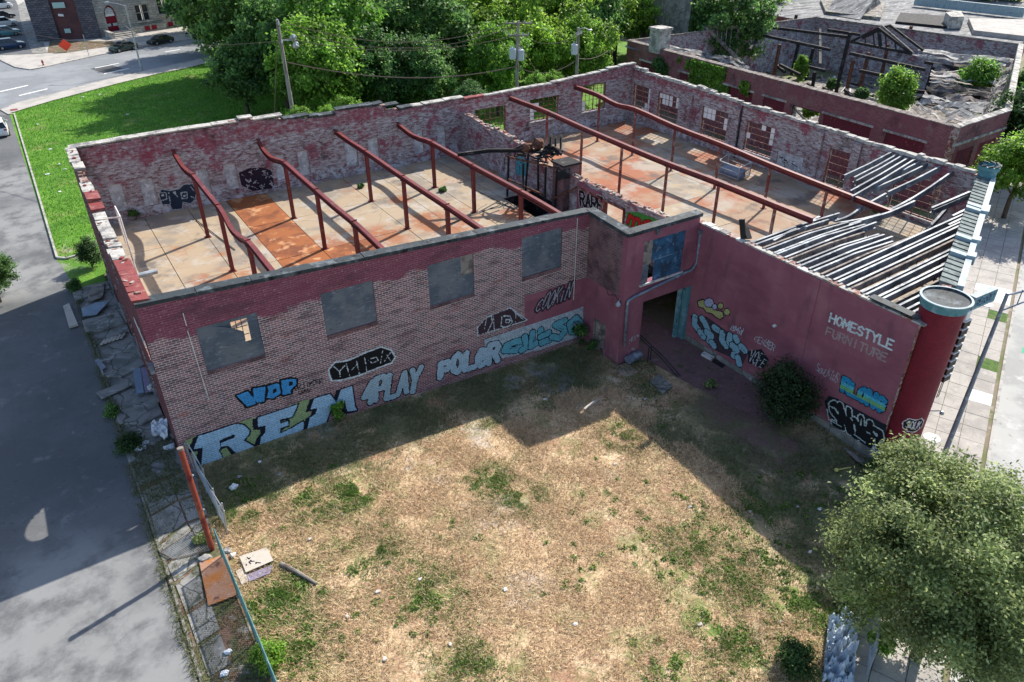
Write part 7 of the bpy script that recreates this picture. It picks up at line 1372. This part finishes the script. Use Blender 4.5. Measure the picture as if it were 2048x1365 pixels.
mat('tarp', (.42, .50, .58), [dict(c=(.62, .66, .70), s=1.6, lo=.48, hi=.62, d=6), dict(c=(.22, .30, .38), s=1.1, lo=.52, hi=.66, d=6)], rough=.45); mat('concrete_lump', (.34, .33, .31), [dict(c=(.2, .19, .18), s=3, lo=.5, hi=.65)], bump=(9, .6)); mat('blue_sheet', (.16, .22, .30), [dict(c=(.25, .32, .4), s=2, lo=.5, hi=.66)], rough=.5); mat('yellow', (.55, .5, .15))
t = thing('red_post', 'tall rusty red steel post at the broken fence end', 'post', (-.23, -5.87, 0)); b = MB(); b.tube([(-.23, -5.87, -.1), (-.23, -5.6, 2.6), (-.23, -5.2, 5.15)], .115, 12); b.build('shaft', 'rust_post', t); b = MB(); b.tube([(-.23, -5.205, 5.1), (-.23, -5.195, 5.19)], .125, 12); b.build('cap', 'wood_old', t)
for z, y in ((3.9, -5.4), (2.2, -5.65)): b = MB(); b.blob((-.1, y-.1, z), (.05, .05, .05), seed=1); b.build('bolt', 'galv', t)
def mesh_panel(b, P, Q, h0, h1, sp=.11, r=.006):
    P, Q = V(P), V(Q); L = (Q-P).length; d = (Q-P)/L; n = int((L+1.8)/sp)
    for s_ in (1, -1):
        for k in range(n):
            x0 = -1.8+k*sp if s_ > 0 else k*sp; x1 = x0+s_*(h1-h0); a, c = max(0, min(L, x0)), max(0, min(L, x1))
            if abs(a-c) < .03: continue
            za = h0+(abs(a-x0)); zc = h0+abs(c-x0); b.bar(P+d*a+V((0, 0, za)), P+d*c+V((0, 0, zc)), r*2)
t = thing('green_fence', 'green chain-link fence along the lot edge, bottom left', 'fence', (0, -10, 0))
ye = [-6.6, -9., -11.4, -13.8, -16.2]
for y in ye: b = MB(); b.tube([(.02, y, -.1), (.02, y, 1.75)], .035, 8); b.build('post', 'fence_green', t)
b = MB(); b.tube([(.02, -6.6, 1.72), (.02, -11.4, 1.7), (.02, -16.2, 1.72)], .03, 8); b.build('top_rail', 'fence_green', t); b = MB(); b.tube([(.02, -6.6, .1), (.02, -16.2, .1)], .015, 6); b.build('bottom_wire', 'fence_green', t)
b = MB(); mesh_panel(b, (.02, -6.6, 0), (.02, -16.2, 0), .1, 1.7, .1, .008); b.build('chain_mesh', 'fence_green', t)
t = thing('bent_fence', 'bent grey chain-link fence sagging against the corner of the front wall', 'fence', (.3, -3, 0))
PT = [(.35, -.4, 0, 1.9), (.42, -2.2, 0, 1.5), (.5, -4.1, 0, 1.75), (.55, -5.3, 0, 1.8)]
for x, y, z, h in PT: b = MB(); b.tube([(x, y, -.1), (x+random.uniform(-.15, .15), y, h)], .035, 8); b.build('post', 'galv', t)
for k, (p, q) in enumerate(zip(PT[:-1], PT[1:])):
    b = MB(); b.tube(smooth_path([(p[0], p[1], p[3]-.05), ((p[0]+q[0])/2+.2, (p[1]+q[1])/2, .8), (q[0], q[1], q[3]-.1)], 5), .028, 6); b.build('top_rail', 'galv', t)
    b = MB(); mesh_panel(b, (p[0]+.05, p[1], 0), (q[0]+.05, q[1], 0), .05, 1.2, .12, .008); b.build('chain_mesh', 'galv', t)
t = thing('fallen_fence_gate', 'flattened chain-link gate panel lying over the concrete slabs', 'gate', (-1.2, -5.4, .1)); P = [GZ(u, v, .12) for u, v in ((320, 1105), (378, 1065), (412, 1075), (420, 1100), (345, 1118))]
b = MB()
for p, q in zip(P, P[1:]+P[:1]): b.tube([p, q], .025, 6)
b.build('frame', 'wood_old', t); b = MB(); o, ex, ey = P[0], P[1]-P[0], P[4]-P[0]
for k in range(18): t_ = k/17; b.bar(P[0]+(P[1]-P[0])*t_, P[4]+(P[3]-P[4])*t_, .012)
for k in range(10): t_ = k/9; b.bar(P[0]+(P[4]-P[0])*t_, P[1]+(P[2]-P[1])*t_, .012)
b.build('mesh', 'galv', t)
t = thing('boundary_fence', 'weedy chain-link fence between the lot and the pavement, lower right', 'fence', (24, -21.3, -1)); A, B = V((28.4, -18.9, gz(28, -19))), V((18.6, -24.6, gz(19, -24)))
for k in range(6): p = A+(B-A)*k/5; b = MB(); b.tube([p-V((0, 0, .1)), p+V((0, 0, 1.7))], .035, 8); b.build('post', 'galv', t)
b = MB(); b.tube([A+V((0, 0, 1.65)), B+V((0, 0, 1.65))], .025, 6); b.build('top_rail', 'galv', t); b = MB(); mesh_panel(b, A, B, .05, 1.6, .14, .007); b.build('chain_mesh', 'galv', t)
def flat(name, label, cat, q, mt, th=.03, z=.04, at=GG, group=None):
    P = [at(u, v) for u, v in q]; b = MB(); b.hexa([p+V((0, 0, z)) for p in P][::-1], [p+V((0, 0, z+th)) for p in P][::-1]); return tag(b.build(name, mt), label, cat, group)
flat('rusty_plate', 'square rusty steel plate lying beside the green fence', 'metal plate', [(400, 1130), (455, 1112), (476, 1194), (418, 1216)], 'rust_plate', .04, .09)
ps_ = flat('plywood_sheet', 'broken plywood sheet with grey graffiti in the dry grass', 'plywood', [(480, 1118), (535, 1100), (548, 1126), (493, 1150)], 'ply', .03, .12)
flat('plywood_sheet', 'purple painted strip of plywood below the graffiti sheet', 'plywood', [(494, 1153), (546, 1133), (540, 1150), (500, 1166)], 'purple', .03, .06); flat('plywood_sheet', 'bare plywood offcut against the green fence rail', 'plywood', [(472, 1145), (488, 1138), (498, 1165), (484, 1172)], 'ply', .03, .05)
P = [GG(u, v) for u, v in ((480, 1118), (535, 1100), (548, 1126), (493, 1150))]; b = MB()
for k in range(9):
    f_ = lambda s_, t_: (P[0]*(1-s_)+P[1]*s_)*(1-t_)+(P[3]*(1-s_)+P[2]*s_)*t_+V((0, 0, .152)); s0, t0 = random.uniform(.1, .6), random.uniform(.15, .8); b.bar(f_(s0, t0), f_(s0+random.uniform(-.1, .2), min(.95, t0+random.uniform(-.1, .2))), .05, .004)
b.build('graffiti', 'black_metal', ps_)
a_, c_ = GG(562, 1131), GG(634, 1170); b = MB(); b.tube([a_+V((0, 0, .1)), (a_+c_)/2+V((0, .05, .1)), c_+V((0, 0, .07))], [.1, .09, .06], 8); tag(b.build('log', 'wood_old'), 'weathered log lying in the grass near the plywood', 'log')
def lump(name, label, cat, u, v, r, mt, seed, group=None, z=0.):
    p = GG(u, v); b = MB(); b.blob(p+V((0, 0, r[2]*.75+z)), r, seed=seed, jit=.35); return tag(b.build(name, mt), label, cat, group)
lump('concrete_lump', 'broken concrete lump left of the rusty plate', 'rubble', 410, 1121, (.28, .18, .14), 'concrete_lump', 1); lump('concrete_lump', 'pale rubble block at the top corner of the rusty plate', 'rubble', 455, 1107, (.2, .16, .14), 'concrete_lump', 2); lump('concrete_lump', 'small white block beside the green fence end', 'rubble', 466, 1113, (.13, .12, .1), 'sill', 3)
lump('trash_bag', 'white bag in the shade near the letter R', 'bag', 468, 978, (.2, .18, .14), 'bag', 4); lump('trash_bag', 'white bag by the kerb weeds below the dock pads', 'bag', 283, 899, (.28, .2, .12), 'bag', 5); lump('trash_bag', 'smaller white bag touching the one by the kerb', 'bag', 292, 888, (.18, .14, .1), 'bag', 6); lump('trash_bag', 'white bag at the foot of the front corner', 'bag', 340, 897, (.3, .22, .12), 'bag', 7); lump('trash_bag', 'crumpled pinkish bag on the dirt left of the green fence', 'bag', 456, 1307, (.14, .12, .1), 'bag', 8); lump('trash_bag', 'white bag at the bottom edge left of the green fence', 'bag', 450, 1350, (.15, .12, .1), 'bag', 9)
rl = random.Random(91)
for k, (u, v) in enumerate([(685, 1030), (1500, 1025), (755, 1185), (840, 1160), (620, 1080), (695, 1235), (1150, 1250), (1120, 690), (1210, 780), (1090, 800), (1330, 770), (1290, 800), (1595, 1015), (1620, 1105), (1640, 1020), (1380, 1015), (900, 1290), (770, 1320), (1010, 1180), (1230, 930), (560, 950), (480, 955), (520, 925), (1560, 1245), (1400, 1250)]):
    p = GG(u, v); b = MB(); b.blob(p+V((0, 0, .05)), (rl.uniform(.05, .13), rl.uniform(.04, .09), .03), seed=k, jit=.5); tag(b.build('litter', rl.choice(['bag', 'sill', 'concrete_lump'])), 'small pale scrap of litter lying in the grass of the lot', 'litter', 'litter scraps on the lot')
for k, (u, v) in enumerate([(120, 385), (100, 300), (118, 330), (150, 300), (75, 250), (200, 190), (165, 195), (130, 340), (95, 350), (255, 230)]):
    p = GG(u, v); b = MB(); b.blob(p+V((0, 0, .06)), (rl.uniform(.12, .25), rl.uniform(.1, .2), .05), seed=k, jit=.5); tag(b.build('litter', 'bag'), 'small white scrap of litter on the green lawn', 'litter', 'litter scraps on the lawn')
flat('plank', 'pale broken plank in the shade of the lot', 'plank', [(1167, 818), (1194, 800), (1196, 804), (1170, 822)], 'ply', .04, .04)
a_, c_ = GG(1672, 944), GG(1701, 938); b = MB(); b.tube([a_+V((0, 0, .12)), c_+V((0, 0, .1))], .035, 8); b.blob(a_+V((0, 0, .12)), (.11, .11, .11), seed=3, jit=.1); tag(b.build('yellow_rod', 'yellow'), 'yellow rod with a round knob lying in the shade near the turret', 'rod')
b = MB(); b.tube([GG(1255, 729)+V((0, 0, .3)), GG(1278, 717)+V((0, 0, .3))], .27, 14); tag(b.build('drum', 'pipe_grey'), 'grey metal drum lying at the foot of the bay pier', 'drum')
flat('kerb_block', 'white concrete block on the brick drive', 'block', [(1402, 712), (1408, 707), (1428, 718), (1422, 723)], 'sill', .16, .0); flat('black_grating', 'dark strip beside the white block on the drive', 'grating', [(1424, 725), (1430, 719), (1450, 733), (1444, 737)], 'black_metal', .06, .0)
flat('concrete_pad', 'pale concrete pad at the end of the handrail', 'slab', [(1300, 765), (1318, 750), (1345, 775), (1325, 790)], 'concrete_old', .08, .0)
for k in range(5): a_, c_ = GX(1690+k*6, 893+k*5, 29.3-.12*k), GX(1750+k*3, 926+k*3, 29.3-.1*k); a_.z = c_.z = -.9+.05*k; b = MB(); b.bar(a_, c_, .16, .04); tag(b.build('plank', 'wood_old'), ['lowest', 'second', 'middle', 'fourth', 'outermost'][k]+' old plank of the stack at the wall foot near the turret', 'plank', 'planks by the turret')
P = [GG(u, v)+V((0, 0, .35)) for u, v in ((1640, 1375), (1702, 1375), (1716, 1236), (1655, 1240))]; tp = crumple('tarpaulin', P, 34, 44, .42, 9, 'tarp', None, 12, .01, False); tag(tp, 'crumpled pale blue tarpaulin heap at the bottom right', 'tarpaulin')
# debris on the dock apron
flat('mattress', 'torn white sheet with scribbles lying on the alley kerb', 'mattress', [(128, 618), (140, 612), (158, 655), (140, 660)], 'ply', .12, .1, GZ); flat('door_panel', 'grey door panel lying on the first dock pad', 'door', [(165, 625), (195, 612), (220, 610), (196, 636), (168, 640)], 'blue_sheet', .05, .22, GZ); flat('door_panel', 'brown board leaning towards the shrub on the first dock pad', 'board', [(180, 580), (212, 572), (208, 600), (178, 612)], 'wood_old', .05, .22, GZ)
t = thing('wooden_pallet', 'wooden pallet lying between the dock pads', 'pallet', tuple(GZ(222, 683)))
for k in range(6): u = 202+k*8; b = MB(); b.bar(GZ(u, 690-k*2.6, .14), GZ(u+7, 681-k*2.8, .14), .16, .03); b.build('slat', 'ply', t)
b = MB(); b.bar(GZ(200, 691, .07), GZ(252, 671, .07), .08, .1); b.bar(GZ(204, 684, .07), GZ(256, 664, .07), .08, .1); b.build('runner', 'wood_old', t)
flat('metal_box', 'long grey metal box on the edge of the second dock pad', 'box', [(194, 732), (201, 728), (216, 746), (209, 751)], 'pipe_grey', .3, .1, GZ); flat('roof_panel', 'ribbed blue-grey metal panel leaning flat by the dock wall', 'metal panel', [(268, 748), (283, 744), (291, 793), (276, 797)], 'blue_sheet', .05, .25, GZ); flat('scribbled_panel', 'purple scribbled panel beside the blue-grey metal panel', 'panel', [(284, 744), (298, 741), (310, 790), (293, 793)], 'purple', .05, .24, GZ); flat('plywood_sheet', 'grey plywood sheet across the alley kerb', 'plywood', [(193, 790), (257, 764), (267, 775), (205, 803)], 'concrete_old', .03, .12, GZ)
P = [GZ(u, v, .35) for u, v in ((303, 868), (336, 874), (335, 840), (303, 845))]; tag(crumple('paper_heap', P, 14, 14, .25, 5, 'bag', None, 3, .01, False), 'heap of torn white papers at the foot of the left wall', 'paper'); flat('plank', 'grey plank leaning beside the paper heap', 'plank', [(330, 862), (338, 858), (354, 880), (348, 884)], 'wood_old', .05, .2, GZ)
b = MB(); p = GX(325, 790, -.12); b.box(-.22, -.02, .2, .5, p.z-.25, p.z+.2); b.build('meter_box', 'pipe_grey', wh)
b = MB(); b.tube([(-.1, .9, 4.6), (-.35, .8, 4.7)], .03, 6); b.blob((-.4, .75, 4.65), (.14, .14, .12), seed=2); b.build('flood_lamp', 'galv', wh)
b = MB(); P = [(.9, 14.4), (1.9, 14.2)]; 
for x0, y0, x1, y1 in ((.3, 13.6, 1.2, 13.3), (1.2, 13.3, 1.2, 15.2)): b.tube([(x0, y0, 8.3), (x1, y1, 8.3)], .05, 6)
b.tube([(1.2, 13.4, ZF), (1.2, 13.4, 8.3)], .05, 6); b.tube([(1.2, 15.2, 6), (1.2, 15.2, 8.3)], .05, 6); b.build('hanging_rail', 'sill', wh)
b = MB(); b.tube([(.6, 12.3, ZF+1.3), (2.2, 12.6, ZF+1.2)], .16, 10); b.build('duct', 'galv', wh)
a_, c_ = GZ(820, 345, ZF), GZ(905, 310, ZF)
for pts in ([(392, 440), (470, 500)], [(1000, 410), (880, 455)], [(950, 380), (1030, 420)]): b = MB(); b.tube([GZ(u, v, ZF+.05) for u, v in pts], .03, 5); b.build('loose_conduit', 'black_metal', wh)
for (u, v, r, h, lb) in ((885, 383, .35, .35, 'grass tuft in a floor joint between the fourth beam columns'), (722, 376, .25, .3, 'grass tuft in a floor joint near the third beam'), (272, 440, .4, .8, 'dark shrub inside the back left corner'), (1185, 240, .6, 1., 'shrub on the floor below the tall back window'), (1755, 437, .6, .9, 'shrub on the floor under the broken joists')):
    p = GZ(u, v, ZF); bush('weeds', lb, 'plant', tuple(p), r, h, int(14+20*r), .12, 'leaf_mid', int(u))
